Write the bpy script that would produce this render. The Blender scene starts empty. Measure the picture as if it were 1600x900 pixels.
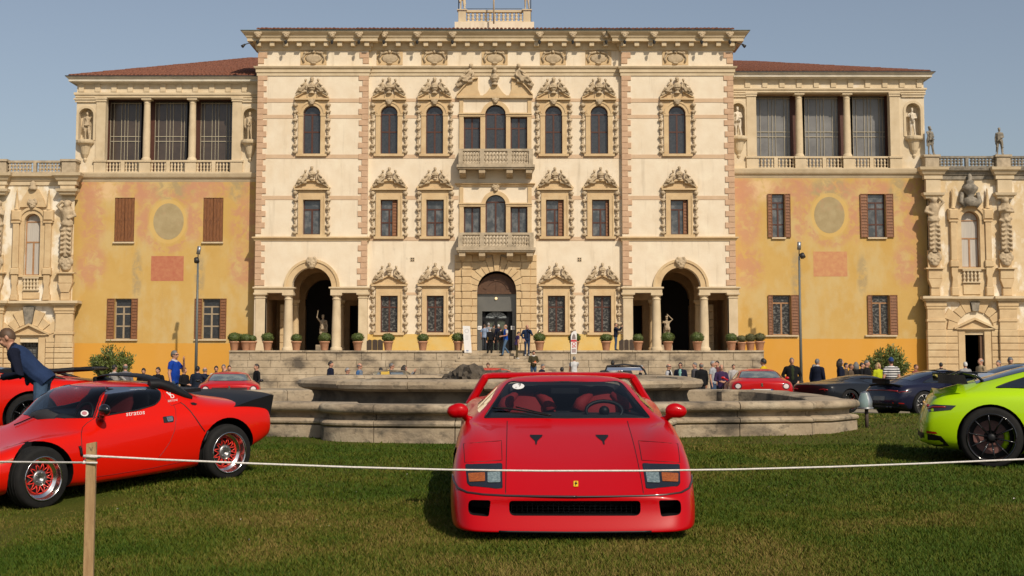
import bpy, bmesh, math, random
import numpy as np
from mathutils import Vector, Matrix, Euler
from mathutils.bvhtree import BVHTree
random.seed(7); RNG = np.random.default_rng(7)
R = math.radians; PI = math.pi; sin = math.sin; cos = math.cos
SC = bpy.context.scene
COL = SC.collection
# ------------------------------------------------------------ camera
CAMZ = 1.47; FPX = 2222.0; PITCH = R(5.0); HOR = 555.0
CY0 = HOR - FPX * math.tan(PITCH)
cam = bpy.data.cameras.new('camera'); camo = bpy.data.objects.new('camera', cam); COL.objects.link(camo)
camo.location = (0, 0, CAMZ); camo.rotation_euler = (PI / 2 + PITCH, 0, 0)
cam.sensor_width = 36.0; cam.lens = 36.0 * FPX / 1600.0; cam.shift_y = -(450.0 - CY0) / 1600.0
cam.clip_end = 3000; cam.clip_start = 0.1
SC.camera = camo
# ------------------------------------------------------------ light
SUN_AZ = R(27); SUN_EL = R(42)
world = bpy.data.worlds.new("World"); SC.world = world; world.use_nodes = True
wn = world.node_tree.nodes; wl = world.node_tree.links
sky = wn.new('ShaderNodeTexSky'); sky.sky_type = 'NISHITA'; sky.sun_disc = False
sky.sun_elevation = SUN_EL; sky.sun_rotation = PI - SUN_AZ
sky.air_density = 1.0; sky.dust_density = 1.6; sky.ozone_density = 1.5; sky.altitude = 30
bg = wn['Background']; bg.inputs['Strength'].default_value = 0.088
hs = wn.new('ShaderNodeHueSaturation'); hs.inputs['Saturation'].default_value = 0.72
wl.new(sky.outputs[0], hs.inputs['Color']); wl.new(hs.outputs[0], bg.inputs[0])
sun = bpy.data.lights.new('sun', 'SUN'); suno = bpy.data.objects.new('sun', sun); COL.objects.link(suno)
sun.energy = 3.9; sun.angle = R(0.8); sun.color = (1.0, 0.89, 0.74)
suno.rotation_euler = Vector((-sin(SUN_AZ) * cos(SUN_EL), cos(SUN_AZ) * cos(SUN_EL), -sin(SUN_EL))).to_track_quat('-Z', 'Y').to_euler()
suno.location = (20, -40, 50)
SC.view_settings.view_transform = 'Standard'; SC.view_settings.look = 'None'
SC.view_settings.exposure = 0.0; SC.view_settings.gamma = 1.0
try: SC.view_settings.use_curve_mapping = False
except Exception: pass
# ------------------------------------------------------------ pixel helpers (photo pixels -> world)
def ray(px, py):
    u = (px - 800.0) / FPX; w = (CY0 - py) / FPX
    return Vector((u, cos(PITCH) - w * sin(PITCH), sin(PITCH) + w * cos(PITCH)))
def PY(px, py, Y):                    # point on the vertical plane y = Y
    d = ray(px, py); t = Y / d.y
    return Vector((d.x * t, Y, CAMZ + d.z * t))
def WX(px, Y, py=300): return PY(px, py, Y).x
def WZ(py, Y): return PY(800, py, Y).z
def gz(y):                            # height of the ground
    if y < 24: return 0.0257 * (y - 11.4)
    if y < 34.5: return 0.324
    if y < 47.5:
        t = (y - 34.5) / 13.0; t = t * t * (3 - 2 * t)
        return 0.324 - 0.774 * t
    return -0.45
def sst(t): t = min(1, max(0, t)); return t*t*(3-2*t)
def gz2(x, y): return gz(y) - .12*sst((-2.9-x)/1.6)*sst((15.7-y)/1.5) - .3*sst((abs(x)-4)/4)*sst((y-27)/6)*sst((44-y)/4)     # the lawn dips a little on the left and far right
# ------------------------------------------------------------ mesh builder
class MB:
    def __init__(s): s.v = []; s.f = []; s.m = []; s.s = []
    def add(s, vs, fs, m=0, sm=False):
        b = len(s.v); s.v.extend([tuple(p) for p in vs])
        for f in fs:
            s.f.append([b + i for i in f]); s.m.append(m); s.s.append(sm)
        return s
    def box(s, x0, x1, y0, y1, z0, z1, m=0):
        if x0 > x1: x0, x1 = x1, x0
        if y0 > y1: y0, y1 = y1, y0
        if z0 > z1: z0, z1 = z1, z0
        vs = [(x0,y0,z0),(x1,y0,z0),(x1,y1,z0),(x0,y1,z0),(x0,y0,z1),(x1,y0,z1),(x1,y1,z1),(x0,y1,z1)]
        return s.add(vs, [(0,3,2,1),(4,5,6,7),(0,1,5,4),(1,2,6,5),(2,3,7,6),(3,0,4,7)], m)
    def bbox(s, x0, x1, y0, y1, z0, z1, b=0.02, m=0):      # block with its front edges chamfered
        if x0 > x1: x0, x1 = x1, x0
        if z0 > z1: z0, z1 = z1, z0
        vs = [(x0,y1,z0),(x1,y1,z0),(x1,y1,z1),(x0,y1,z1),(x0,y0+b,z0),(x1,y0+b,z0),(x1,y0+b,z1),(x0,y0+b,z1),
              (x0+b,y0,z0+b),(x1-b,y0,z0+b),(x1-b,y0,z1-b),(x0+b,y0,z1-b)]
        return s.add(vs, [(8,9,10,11),(4,5,9,8),(5,6,10,9),(6,7,11,10),(7,4,8,11),(0,1,5,4),(1,2,6,5),(2,3,7,6),(3,0,4,7)], m)
    def lathe(s, prof, c=(0,0,0), n=12, m=0, sm=True, sx=1, sy=1, a0=0, a1=2*PI, cap=True):
        full = abs(a1 - a0 - 2*PI) < 1e-6; k = n if full else n + 1
        vs = []
        for (r, z) in prof:
            for i in range(k):
                a = a0 + (a1 - a0) * i / n
                vs.append((c[0] + r*sx*cos(a), c[1] + r*sy*sin(a), c[2] + z))
        fs = []
        for j in range(len(prof) - 1):
            for i in range(n):
                i2 = (i + 1) % k
                fs.append((j*k+i, j*k+i2, (j+1)*k+i2, (j+1)*k+i))
        s.add(vs, fs, m, sm)
        if full and cap:
            if prof[0][0] > 1e-5: s.add(vs[:k], [tuple(reversed(range(k)))], m)
            if prof[-1][0] > 1e-5: s.add(vs[-k:], [tuple(range(k))], m)
        return s
    def sphere(s, c, r, n=10, k=7, m=0, sm=True):
        rx, ry, rz = r if isinstance(r, (tuple, list)) else (r, r, r)
        prof = [(max(1e-6, sin(PI*j/k)), -cos(PI*j/k)) for j in range(k + 1)]
        vs = []; 
        for (q, z) in prof:
            for i in range(n):
                a = 2*PI*i/n; vs.append((c[0]+rx*q*cos(a), c[1]+ry*q*sin(a), c[2]+rz*z))
        fs = [(j*n+i, j*n+(i+1)%n, (j+1)*n+(i+1)%n, (j+1)*n+i) for j in range(k) for i in range(n)]
        return s.add(vs, fs, m, sm)
    def tube(s, pts, rad, n=8, m=0, sm=True, caps=True, closed=False, flat=1.0):
        pts = [Vector(p) for p in pts]; N = len(pts)
        if not isinstance(rad, (list, tuple)): rad = [rad] * N
        vs = []; up = None
        for i in range(N):
            if closed: d = pts[(i+1) % N] - pts[i-1]
            else: d = pts[min(i+1, N-1)] - pts[max(i-1, 0)]
            d.normalize()
            if up is None:
                up = Vector((0,0,1)) if abs(d.z) < 0.9 else Vector((0,1,0))
            a = d.cross(up); a.normalize(); b = a.cross(d); b.normalize(); up = b
            r = rad[i]
            for j in range(n):
                t = 2*PI*(j + .5)/n
                vs.append(pts[i] + a*(r*cos(t)) + b*(r*flat*sin(t)))
        fs = []
        for i in range(N if closed else N - 1):
            for j in range(n):
                i2 = (i+1) % N
                fs.append((i*n+j, i*n+(j+1)%n, i2*n+(j+1)%n, i2*n+j))
        if caps and not closed:
            fs.append(tuple(reversed(range(n)))); fs.append(tuple((N-1)*n+j for j in range(n)))
        return s.add(vs, fs, m, sm)
    def prism(s, poly, y0, y1, m=0, axis='y'):            # polygon in (x,z) swept along y (or given axis)
        n = len(poly)
        if axis == 'y': A = [(p[0], y0, p[1]) for p in poly]; B = [(p[0], y1, p[1]) for p in poly]
        elif axis == 'x': A = [(y0, p[0], p[1]) for p in poly]; B = [(y1, p[0], p[1]) for p in poly]
        else: A = [(p[0], p[1], y0) for p in poly]; B = [(p[0], p[1], y1) for p in poly]
        fs = [tuple(range(n)), tuple(reversed(range(n, 2*n)))]
        fs += [(i, i+n, (i+1)%n+n, (i+1)%n) for i in range(n)]
        return s.add(A + B, fs, m)
    def grid(s, rows, m=0, sm=True, closed=False):        # rows of points, same length
        k = len(rows[0]); vs = [p for r in rows for p in r]; fs = []
        for j in range(len(rows) - 1):
            for i in range(k if closed else k - 1):
                i2 = (i+1) % k
                fs.append((j*k+i, j*k+i2, (j+1)*k+i2, (j+1)*k+i))
        return s.add(vs, fs, m, sm)
    def mesh(s, name, mats, fixn=True):
        me = bpy.data.meshes.new(name); me.from_pydata(s.v, [], s.f)
        for q in (mats if isinstance(mats, (list, tuple)) else [mats]): me.materials.append(q)
        me.polygons.foreach_set('material_index', s.m); me.polygons.foreach_set('use_smooth', s.s)
        if fixn:
            bm = bmesh.new(); bm.from_mesh(me); bmesh.ops.recalc_face_normals(bm, faces=bm.faces); bm.to_mesh(me); bm.free()
        me.update(); return me
    def obj(s, name, mats, parent=None, loc=None, fixn=True):
        return link(name, s.mesh(name, mats, fixn), parent, loc)
def link(name, me, parent=None, loc=None, rot=None, scale=None):
    o = bpy.data.objects.new(name, me); COL.objects.link(o)
    if parent:
        o.parent = parent
        if parent.get('world_coords'): o.matrix_parent_inverse = Matrix.Translation(-Vector(parent['base']))
    if loc is not None: o.location = loc
    if rot is not None: o.rotation_euler = rot
    if scale is not None: o.scale = scale
    return o
def tag(o, label=None, cat=None, group=None, kind=None):
    if label: o['label'] = label
    if cat: o['category'] = cat
    if group: o['group'] = group
    if kind: o['kind'] = kind
    return o
def thing(name, label, cat, loc=(0,0,0), rz=0, group=None, world=False):
    o = bpy.data.objects.new(name, None); COL.objects.link(o); o.empty_display_size = .2
    o.location = loc; o.rotation_euler = (0, 0, rz)
    if world: o['world_coords'] = 1; o['base'] = list(loc)       # children are written in world coordinates
    return tag(o, label, cat, group)
def part(name, mesh_, parent, loc=None, rot=None, scale=None): return link(name, mesh_, parent, loc, rot, scale)
def sub(parent):                      # a part whose own children are written in world coordinates too
    parent['world_coords'] = 1; parent['base'] = [0, 0, 0]; return parent
# ------------------------------------------------------------ materials
MATS = {}
def mat(name, col, rough=0.6, col2=None, scale=3.0, amt=1.0, bump=0.0, bscale=20.0, metal=0.0, coat=0.0, spec=0.5,
        space='pos', stretch=(1,1,1), stain=None, trans=0.0, alpha=1.0, emit=None, detail=6.0, contrast=(0.35, 0.65), sheen=0.0):
    if name in MATS: return MATS[name]
    m = bpy.data.materials.new(name); m.use_nodes = True; MATS[name] = m
    N = m.node_tree.nodes; L = m.node_tree.links; b = N['Principled BSDF']
    b.inputs['Base Color'].default_value = (*col, 1); b.inputs['Roughness'].default_value = rough
    b.inputs['Metallic'].default_value = metal; b.inputs['Coat Weight'].default_value = coat; b.inputs['Coat Roughness'].default_value = 0.03
    b.inputs['Specular IOR Level'].default_value = spec; b.inputs['Transmission Weight'].default_value = trans; b.inputs['Alpha'].default_value = alpha
    if sheen: b.inputs['Sheen Weight'].default_value = sheen
    if emit: b.inputs['Emission Color'].default_value = (*emit[0], 1); b.inputs['Emission Strength'].default_value = emit[1]
    if col2 is None and not bump and not stain: return m
    if space == 'pos': src = N.new('ShaderNodeNewGeometry').outputs['Position']
    else: src = N.new('ShaderNodeTexCoord').outputs['Object']
    mp = N.new('ShaderNodeMapping'); mp.inputs['Scale'].default_value = stretch; L.new(src, mp.inputs['Vector'])
    out = None
    def noise(sc, det, vec=mp.outputs[0]):
        n = N.new('ShaderNodeTexNoise'); n.inputs['Scale'].default_value = sc; n.inputs['Detail'].default_value = det; n.inputs['Roughness'].default_value = 0.62
        L.new(vec, n.inputs['Vector']); return n.outputs['Fac']
    def ramp(fac, a, c):
        r = N.new('ShaderNodeMapRange'); r.inputs['From Min'].default_value = a; r.inputs['From Max'].default_value = c
        L.new(fac, r.inputs['Value']); return r.outputs[0]
    def mixc(fac, A, B, f=1.0):
        x = N.new('ShaderNodeMix'); x.data_type = 'RGBA'
        if f != 1.0:
            mm = N.new('ShaderNodeMath'); mm.operation = 'MULTIPLY'; L.new(fac, mm.inputs[0]); mm.inputs[1].default_value = f; fac = mm.outputs[0]
        L.new(fac, x.inputs['Factor'])
        for sl, V in (('A', A), ('B', B)):
            i = [q for q in x.inputs if q.name == sl and q.type == 'RGBA'][0]
            if isinstance(V, tuple): i.default_value = (*V, 1)
            else: L.new(V, i)
        return [q for q in x.outputs if q.type == 'RGBA'][0]
    if col2 is not None: out = mixc(ramp(noise(scale, detail), *contrast), col, col2, amt)
    if stain:
        for (sc, scl, stc, a, lo, hi) in stain:      # colour, scale, stretch, amount, from, to
            mp2 = N.new('ShaderNodeMapping'); mp2.inputs['Scale'].default_value = stc; L.new(src, mp2.inputs['Vector'])
            out = mixc(ramp(noise(scl, 8, mp2.outputs[0]), lo, hi), out if out is not None else col, sc, a)
    if out is not None: L.new(out, b.inputs['Base Color'])
    if bump:
        bn = N.new('ShaderNodeBump'); bn.inputs['Strength'].default_value = min(1, bump); bn.inputs['Distance'].default_value = 0.02 * max(1, bump)
        L.new(noise(bscale, 8), bn.inputs['Height']); L.new(bn.outputs[0], b.inputs['Normal'])
    return m
def flat(name, c, rough=0.7, **k): return mat(name, c, rough, **k)
GR = (0.11, 0.095, 0.075)
PLASTER = mat('cream_plaster', (0.75, 0.65, 0.495), 0.9, (0.68, 0.565, 0.41), 1.1, 0.8, 0.35, 9,
              stain=[((0.60, 0.42, 0.22), 0.35, (1, 1, .45), .45, .55, .75), ((0.40, 0.32, 0.22), 1.6, (1.6, 1, .14), .55, .56, .78), ((0.80, 0.72, 0.55), .6, (1, 1, 1), .5, .55, .7)])
PINK = mat('pink_terracotta_stone', (0.56, 0.375, 0.24), 0.9, (0.46, 0.29, 0.175), 2.5, 0.8, 0.3, 14)
PINKB = mat('pink_band_paint', (0.60, 0.43, 0.28), 0.9, (0.52, 0.36, 0.22), 1.5, 0.8, 0.2, 14)
STONE = mat('honey_stone', (0.60, 0.44, 0.245), 0.88, (0.49, 0.34, 0.18), 1.6, 0.8, 0.4, 12,
            stain=[((0.27, 0.21, 0.14), 1.3, (1, 1, .35), .45, .60, .82), ((0.66, 0.53, 0.32), .5, (1, 1, 1), .5, .52, .7)])
CORN = mat('cornice_stone', (0.62, 0.50, 0.33), 0.88, (0.50, 0.39, 0.24), 1.2, 0.8, 0.3, 12,
           stain=[((0.24, 0.19, 0.13), .9, (1, 1, .5), .5, .60, .8)])
SCULP = mat('sculpted_limestone', (0.50, 0.39, 0.25), 0.88, (0.35, 0.265, 0.165), 4.5, 0.9, 0.6, 22,
            stain=[((0.15, 0.12, 0.09), 2.4, (1, 1, .7), .55, .56, .78)])
DKSCULP = mat('grey_weathered_statue', (0.30, 0.26, 0.20), 0.9, (0.14, 0.125, 0.10), 3.5, 0.95, 0.6, 22,
              stain=[((0.05, 0.048, 0.04), 2.2, (1, 1, .7), .7, .55, .72)])
BALU = mat('baluster_stone', (0.48, 0.39, 0.27), 0.88, (0.32, 0.255, 0.17), 3.0, 0.9, 0.4, 22,
           stain=[((0.13, 0.11, 0.085), 1.5, (1, 1, .5), .6, .58, .78)])
WOODR = mat('red_brown_window_wood', (0.085, 0.026, 0.012), 0.5, (0.055, 0.017, 0.009), 8, .8, .2, 30)
WOODO = mat('orange_brown_shutter_wood', (0.235, 0.088, 0.024), 0.6, (0.12, 0.042, 0.013), 6, .9, .3, 30, stretch=(3, 3, .6),
            stain=[((0.08, 0.03, 0.012), 5, (2, 2, .3), .5, .58, .75)])
WOODG = mat('pale_grey_window_wood', (0.36, 0.28, 0.18), 0.6, (0.27, 0.2, 0.125), 5, .8, .2, 30)
WOODT = mat('tan_window_wood', (0.38, 0.20, 0.09), 0.6, (0.28, 0.14, 0.06), 5, .8, .2, 30)
GLASSD = mat('dark_leaded_glass', (0.022, 0.024, 0.027), 0.12, (0.05, 0.05, 0.052), 9, .8, .25, 7, spec=.7)
GLASSL = mat('old_reflective_glass', (0.045, 0.05, 0.055), 0.10, (0.16, 0.16, 0.155), 1.8, .8, .3, 3.5, spec=.8, contrast=(.45, .62))
CURT = mat('white_curtain', (0.50, 0.46, 0.40), 0.8, (0.34, 0.31, 0.27), 3, .7, .3, 4, stretch=(9, 1, .2))
LACE = mat('lace_curtain_glass', (0.022, 0.021, 0.02), 0.22, (0.16, 0.155, 0.14), 2.2, .9, .2, 7, stretch=(2.4, 1, 3.6), contrast=(.49, .60), spec=.6)
ROOF = mat('terracotta_roof_tile', (0.215, 0.075, 0.038), 0.85, (0.12, 0.045, 0.026), 5, .9, .3, 20,
           stain=[((0.33, 0.16, 0.09), 6, (1, 1, 1), .6, .56, .7), ((0.05, 0.035, 0.027), 2.2, (1, 1, 1), .6, .58, .75)])
COPPER = mat('green_copper_flashing', (0.09, 0.13, 0.12), 0.6, (0.055, 0.065, 0.06), 3, .8)
IRON = mat('dark_iron', (0.025, 0.024, 0.023), 0.5)
GREYM = mat('grey_metal', (0.28, 0.28, 0.28), 0.4, metal=.7)
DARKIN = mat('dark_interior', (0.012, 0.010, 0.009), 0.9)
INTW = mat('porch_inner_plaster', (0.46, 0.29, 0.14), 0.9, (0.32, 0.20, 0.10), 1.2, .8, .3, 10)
TERR = mat('terrace_limestone', (0.47, 0.375, 0.255), 0.92, (0.33, 0.255, 0.165), 1.1, .9, .5, 14,
           stain=[((0.055, 0.045, 0.036), .9, (.6, 1, 1.1), .85, .50, .66), ((0.06, 0.05, 0.04), 4.0, (1, 1, 1), .5, .55, .68), ((0.58, 0.48, 0.34), .9, (1, 1, 1), .6, .55, .7)])
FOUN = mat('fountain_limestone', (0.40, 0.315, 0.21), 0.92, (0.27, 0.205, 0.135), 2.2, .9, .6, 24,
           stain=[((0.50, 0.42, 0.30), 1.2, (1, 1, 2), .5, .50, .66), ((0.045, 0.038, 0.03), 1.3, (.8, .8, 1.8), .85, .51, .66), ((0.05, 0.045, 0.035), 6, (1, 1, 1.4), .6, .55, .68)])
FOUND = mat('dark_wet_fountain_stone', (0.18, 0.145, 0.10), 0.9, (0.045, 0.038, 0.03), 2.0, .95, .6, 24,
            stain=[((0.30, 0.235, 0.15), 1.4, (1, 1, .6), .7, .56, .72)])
TERRA = mat('terracotta_pot', (0.47, 0.235, 0.13), 0.85, (0.36, 0.175, 0.095), 5, .8, .2, 20, stain=[((0.55, 0.40, 0.30), 4, (1, 1, .6), .5, .58, .75)])
LEAFB = mat('boxwood_leaf', (0.045, 0.066, 0.010), 0.6, (0.095, 0.125, 0.020), 18, .9, 0)
LEAFO = mat('olive_brown_leaf', (0.075, 0.068, 0.022), 0.65, (0.10, 0.10, 0.03), 18, .9, 0)
LEAFS = mat('oleander_leaf', (0.065, 0.098, 0.016), 0.55, (0.15, 0.175, 0.035), 6, .9, 0)
BARK = mat('shrub_bark', (0.12, 0.08, 0.05), 0.9)
WHITE = flat('white_board', (0.72, 0.70, 0.67), 0.6)
BLACKP = flat('black_plastic', (0.008, 0.008, 0.009), 0.5, spec=.3)
BLACKG = flat('black_gloss', (0.008, 0.008, 0.009), 0.12, coat=.5)
RUBBER = mat('tyre_rubber', (0.010, 0.0098, 0.0095), 0.8, (0.017, 0.016, 0.015), 14, .8, .1, 60, space='obj', spec=.2)
CHROME = flat('polished_alloy', (0.62, 0.61, 0.60), 0.18, metal=1.0)
ALLOY = flat('dull_alloy', (0.33, 0.32, 0.31), 0.38, metal=.9)
def paint(name, c, rough=0.28, coat=0.55, metal=0.0):
    m = mat(name, c, rough, metal=metal, coat=coat, spec=.12); m.node_tree.nodes['Principled BSDF'].inputs['Coat IOR'].default_value = 1.45; return m
REDF = paint('deep_red_car_paint', (0.43, 0.001, 0.004), .3, .32)
REDS = paint('orange_red_car_paint', (0.58, 0.008, 0.002), .3, .4)
REDB = paint('red_car_paint', (0.46, 0.007, 0.008), .3)
GREENP = paint('lime_green_car_paint', (0.36, 0.58, 0.004), .34)
NAVYP = paint('navy_car_paint', (0.010, 0.011, 0.028), .25)
BLACKC = paint('black_car_paint', (0.013, 0.015, 0.019), .3)
SILV = paint('pale_blue_car_paint', (0.30, 0.36, 0.45), .3)
WINDG = mat('car_glass', (0.55, 0.62, 0.68), 0.02, alpha=1.0)
def glass_mat(name, tint, fac):
    m = bpy.data.materials.new(name); m.use_nodes = True; N = m.node_tree.nodes; L = m.node_tree.links
    for n in list(N): N.remove(n)
    o = N.new('ShaderNodeOutputMaterial'); t = N.new('ShaderNodeBsdfTransparent'); t.inputs[0].default_value = (*tint, 1)
    g = N.new('ShaderNodeBsdfGlossy'); g.inputs['Roughness'].default_value = 0.015; g.inputs[0].default_value = (1, 1, 1, 1)
    f = N.new('ShaderNodeFresnel'); f.inputs['IOR'].default_value = fac; mx = N.new('ShaderNodeMixShader')
    L.new(f.outputs[0], mx.inputs[0]); L.new(t.outputs[0], mx.inputs[1]); L.new(g.outputs[0], mx.inputs[2]); L.new(mx.outputs[0], o.inputs[0])
    return m
CGLASS = glass_mat('tinted_car_glass', (0.66, 0.72, 0.76), 1.45)
CGLASSD = glass_mat('dark_car_glass', (0.34, 0.37, 0.40), 1.26)
CLEAR = glass_mat('clear_lamp_glass', (0.85, 0.88, 0.88), 1.5)
REDSEAT = mat('red_seat_cloth', (0.27, 0.008, 0.010), 0.8, bump=.2, bscale=60, space='obj')
CABIN = flat('black_cabin_trim', (0.02, 0.02, 0.022), 0.8)
AMBER = mat('amber_lamp', (0.40, 0.10, 0.008), 0.25, (0.20, 0.04, 0.005), 60, .8, .5, 90, space='obj', coat=.8)
LAMPW = mat('clear_lamp', (0.26, 0.33, 0.33), 0.12, (0.07, 0.11, 0.12), 55, .9, .6, 90, space='obj', coat=.8)
REDL = flat('red_lamp', (0.30, 0.006, 0.006), 0.15, coat=.8)
YEL = flat('yellow_paint', (0.75, 0.46, 0.01), 0.4, coat=.5)
SKIN = mat('skin', (0.48, 0.25, 0.16), 0.55, (0.42, 0.20, 0.125), 12, .6, space='obj')
SKIN2 = mat('tanned_skin', (0.36, 0.165, 0.095), 0.55, (0.30, 0.13, 0.075), 12, .6, space='obj')
def cloth(c):
    k = 'cloth_%02x%02x%02x' % tuple(int(min(.99, x) * 255) for x in c)
    return mat('cloth' + k[5:], tuple(x*.85 for x in c), 0.9, tuple(x * .6 for x in c), 9, .8, .35, 28, space='obj', spec=.15)
# ============================================================ GROUND
def make_ground():
    ys = [-60, -20, 0, 4, 6] + [8 + i * 1.0 for i in range(42)] + [55, 62, 70, 80, 95, 120, 160, 240, 400, 900, 2500]
    xs = [-2500, -900, -300, -120, -60, -40] + [-30 + 1.0 * i for i in range(61)] + [40, 60, 120, 300, 900, 2500]
    mb = MB(); mb.grid([[(x, y, gz2(x, y)) for x in xs] for y in ys])
    m = bpy.data.materials.new('lawn_ground'); m.use_nodes = True; N = m.node_tree.nodes; L = m.node_tree.links; b = N['Principled BSDF']
    b.inputs['Roughness'].default_value = 0.95; b.inputs['Specular IOR Level'].default_value = 0.1
    pos = N.new('ShaderNodeNewGeometry').outputs['Position']
    def noise(s, d):
        n = N.new('ShaderNodeTexNoise'); n.inputs['Scale'].default_value = s; n.inputs['Detail'].default_value = d; L.new(pos, n.inputs['Vector']); return n.outputs['Fac']
    def rmp(f, stops):
        r = N.new('ShaderNodeValToRGB'); L.new(f, r.inputs[0]); e = r.color_ramp.elements
        e[0].position, e[0].color = stops[0][0], (*stops[0][1], 1); e[1].position, e[1].color = stops[-1][0], (*stops[-1][1], 1)
        for p, c in stops[1:-1]: q = e.new(p); q.color = (*c, 1)
        return r.outputs[0]
    def mx(f, A, B):
        x = N.new('ShaderNodeMix'); x.data_type = 'RGBA'
        if isinstance(f, float): x.inputs['Factor'].default_value = f
        else: L.new(f, x.inputs['Factor'])
        i = [q for q in x.inputs if q.type == 'RGBA']
        for sl, V in zip(i, (A, B)):
            if isinstance(V, tuple): sl.default_value = (*V, 1)
            else: L.new(V, sl)
        return [q for q in x.outputs if q.type == 'RGBA'][0]
    patch = rmp(noise(.55, 7), [(.36, (0.044, 0.064, 0.006)), (.5, (0.072, 0.078, 0.010)), (.64, (0.110, 0.088, 0.024))])
    fine = rmp(noise(38, 4), [(.3, (0.024, 0.034, 0.004)), (.6, (0.075, 0.080, 0.012))])
    grass = mx(.5, patch, fine)
    gravel = rmp(noise(6, 8), [(.3, (0.22, 0.18, 0.13)), (.7, (0.34, 0.29, 0.21))])
    sx = N.new('ShaderNodeSeparateXYZ'); L.new(pos, sx.inputs[0])
    mr = N.new('ShaderNodeMapRange'); L.new(sx.outputs['Y'], mr.inputs['Value']); mr.inputs['From Min'].default_value = 47; mr.inputs['From Max'].default_value = 48.5
    L.new(mx(mr.outputs[0], grass, gravel), b.inputs['Base Color'])
    bn = N.new('ShaderNodeBump'); bn.inputs['Strength'].default_value = .6; bn.inputs['Distance'].default_value = .03
    L.new(noise(45, 5), bn.inputs['Height']); L.new(bn.outputs[0], b.inputs['Normal'])
    o = mb.obj('lawn', m); tag(o, 'short olive green lawn sloping up to the fountain and gravel beyond', 'lawn', kind='structure')
def vnoise(x, y, seed=0):
    r = np.random.default_rng(seed); T = r.random((64, 64))
    xi = np.floor(x).astype(int); yi = np.floor(y).astype(int); fx = x - xi; fy = y - yi
    fx = fx*fx*(3-2*fx); fy = fy*fy*(3-2*fy)
    g = lambda a, b: T[a % 64, b % 64]
    return (g(xi, yi)*(1-fx) + g(xi+1, yi)*fx)*(1-fy) + (g(xi, yi+1)*(1-fx) + g(xi+1, yi+1)*fx)*fy
def make_grass():
    zs = []; 
    def sample(n, y0, y1, pad):
        y = RNG.uniform(y0, y1, n); hw = y * 0.365 + pad; x = RNG.uniform(-1, 1, n) * (y1 * .365 + pad)
        k = np.abs(x) < hw; return x[k], y[k]
    P = [sample(330000, 9.0, 13.5, 2.4), sample(230000, 13.5, 20, 2.4), sample(100000, 20, 36, 2.5)]
    x = np.concatenate([p[0] for p in P]); y = np.concatenate([p[1] for p in P])
    # keep grass out from under the fountain
    ax_ = np.abs(x + .2); wl_ = np.where(ax_ < 1.2, 20.24, np.where(ax_ < 2.62, 20.24+(ax_-1.2)*.38, np.where(ax_ < 4.8, 21.36+(ax_-2.85)*.19, 21.85+(ax_-4.8)*.98))); k = (ax_ > 5.75) | (y < wl_) | (y > 30.6); x, y = x[k], y[k]
    n = len(x); z = np.array([gz2(u, v) for u, v in zip(x, y)])
    cl = vnoise(x*1.3, y*1.3, 1)*.5 + vnoise(x*4.5, y*4.5, 2)*.5
    h = (0.016 + 0.022 * RNG.random(n)) * (0.6 + .85*cl); w = 0.0026 + 0.0000042 * 90 * y * .9
    a = RNG.uniform(0, 2*PI, n); lean = RNG.uniform(.3, 1.3, n); la = RNG.uniform(0, 2*PI, n)
    V = np.zeros((n, 3, 3), np.float32)
    V[:, 0] = np.stack([x - w*np.cos(a), y - w*np.sin(a), z - .005], 1)
    V[:, 1] = np.stack([x + w*np.cos(a), y + w*np.sin(a), z - .005], 1)
    V[:, 2] = np.stack([x + h*lean*np.cos(la), y + h*lean*np.sin(la), z + h], 1)
    me = bpy.data.meshes.new('grass'); me.vertices.add(3*n); me.vertices.foreach_set('co', V.ravel())
    me.loops.add(3*n); me.loops.foreach_set('vertex_index', np.arange(3*n, dtype=np.int32))
    me.polygons.add(n); me.polygons.foreach_set('loop_start', np.arange(0, 3*n, 3, dtype=np.int32))
    me.update(calc_edges=True)
    p = vnoise(x*.55+9, y*.55, 3)*.45 + vnoise(x*2.1, y*2.1, 4)*.3 + RNG.random(n)*.40
    t = np.clip((p - .38)/.55, 0, 1)[:, None]
    g0 = np.array([0.038, 0.074, 0.003]); g1 = np.array([0.086, 0.100, 0.007]); g2 = np.array([0.185, 0.130, 0.034])
    c = np.where(t < .5, g0 + (g1-g0)*t*2, g1 + (g2-g1)*(t*2-1))
    C = np.ones((3*n, 4), np.float32); C[:, :3] = np.repeat(c, 3, 0)
    at = me.color_attributes.new('blade_colour', 'FLOAT_COLOR', 'POINT'); at.data.foreach_set('color', C.ravel())
    m = bpy.data.materials.new('grass_blade'); m.use_nodes = True; N = m.node_tree.nodes; b = N['Principled BSDF']
    q = N.new('ShaderNodeVertexColor'); q.layer_name = 'blade_colour'; m.node_tree.links.new(q.outputs[0], b.inputs['Base Color'])
    b.inputs['Roughness'].default_value = .7; b.inputs['Specular IOR Level'].default_value = .2
    me.materials.append(m); o = link('grass', me); tag(o, 'short mown grass blades covering the lawn around the cars', 'grass', kind='stuff')
make_ground(); make_grass()
def litter():
    mb = MB()
    for i in range(26):
        y = random.uniform(11, 19); x = random.uniform(-4.2, -1.0) if i < 16 else random.uniform(-4, 6)
        s_ = random.uniform(.008, .022); a = random.uniform(0, PI); z = gz2(x, y) + .028
        mb.add([(x-s_*cos(a), y-s_*sin(a), z), (x+s_*.4, y-s_*.6, z+.012), (x+s_*cos(a), y+s_*sin(a), z+.004), (x-s_*.3, y+s_*.8, z+.01)], [(0,1,2,3)])
    tag(mb.obj('fallen_petals', flat('pale_petal', (0.5, 0.45, 0.38))), 'tiny pale scraps scattered on the grass left of the middle red car', 'petals', kind='stuff')
litter()

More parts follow.
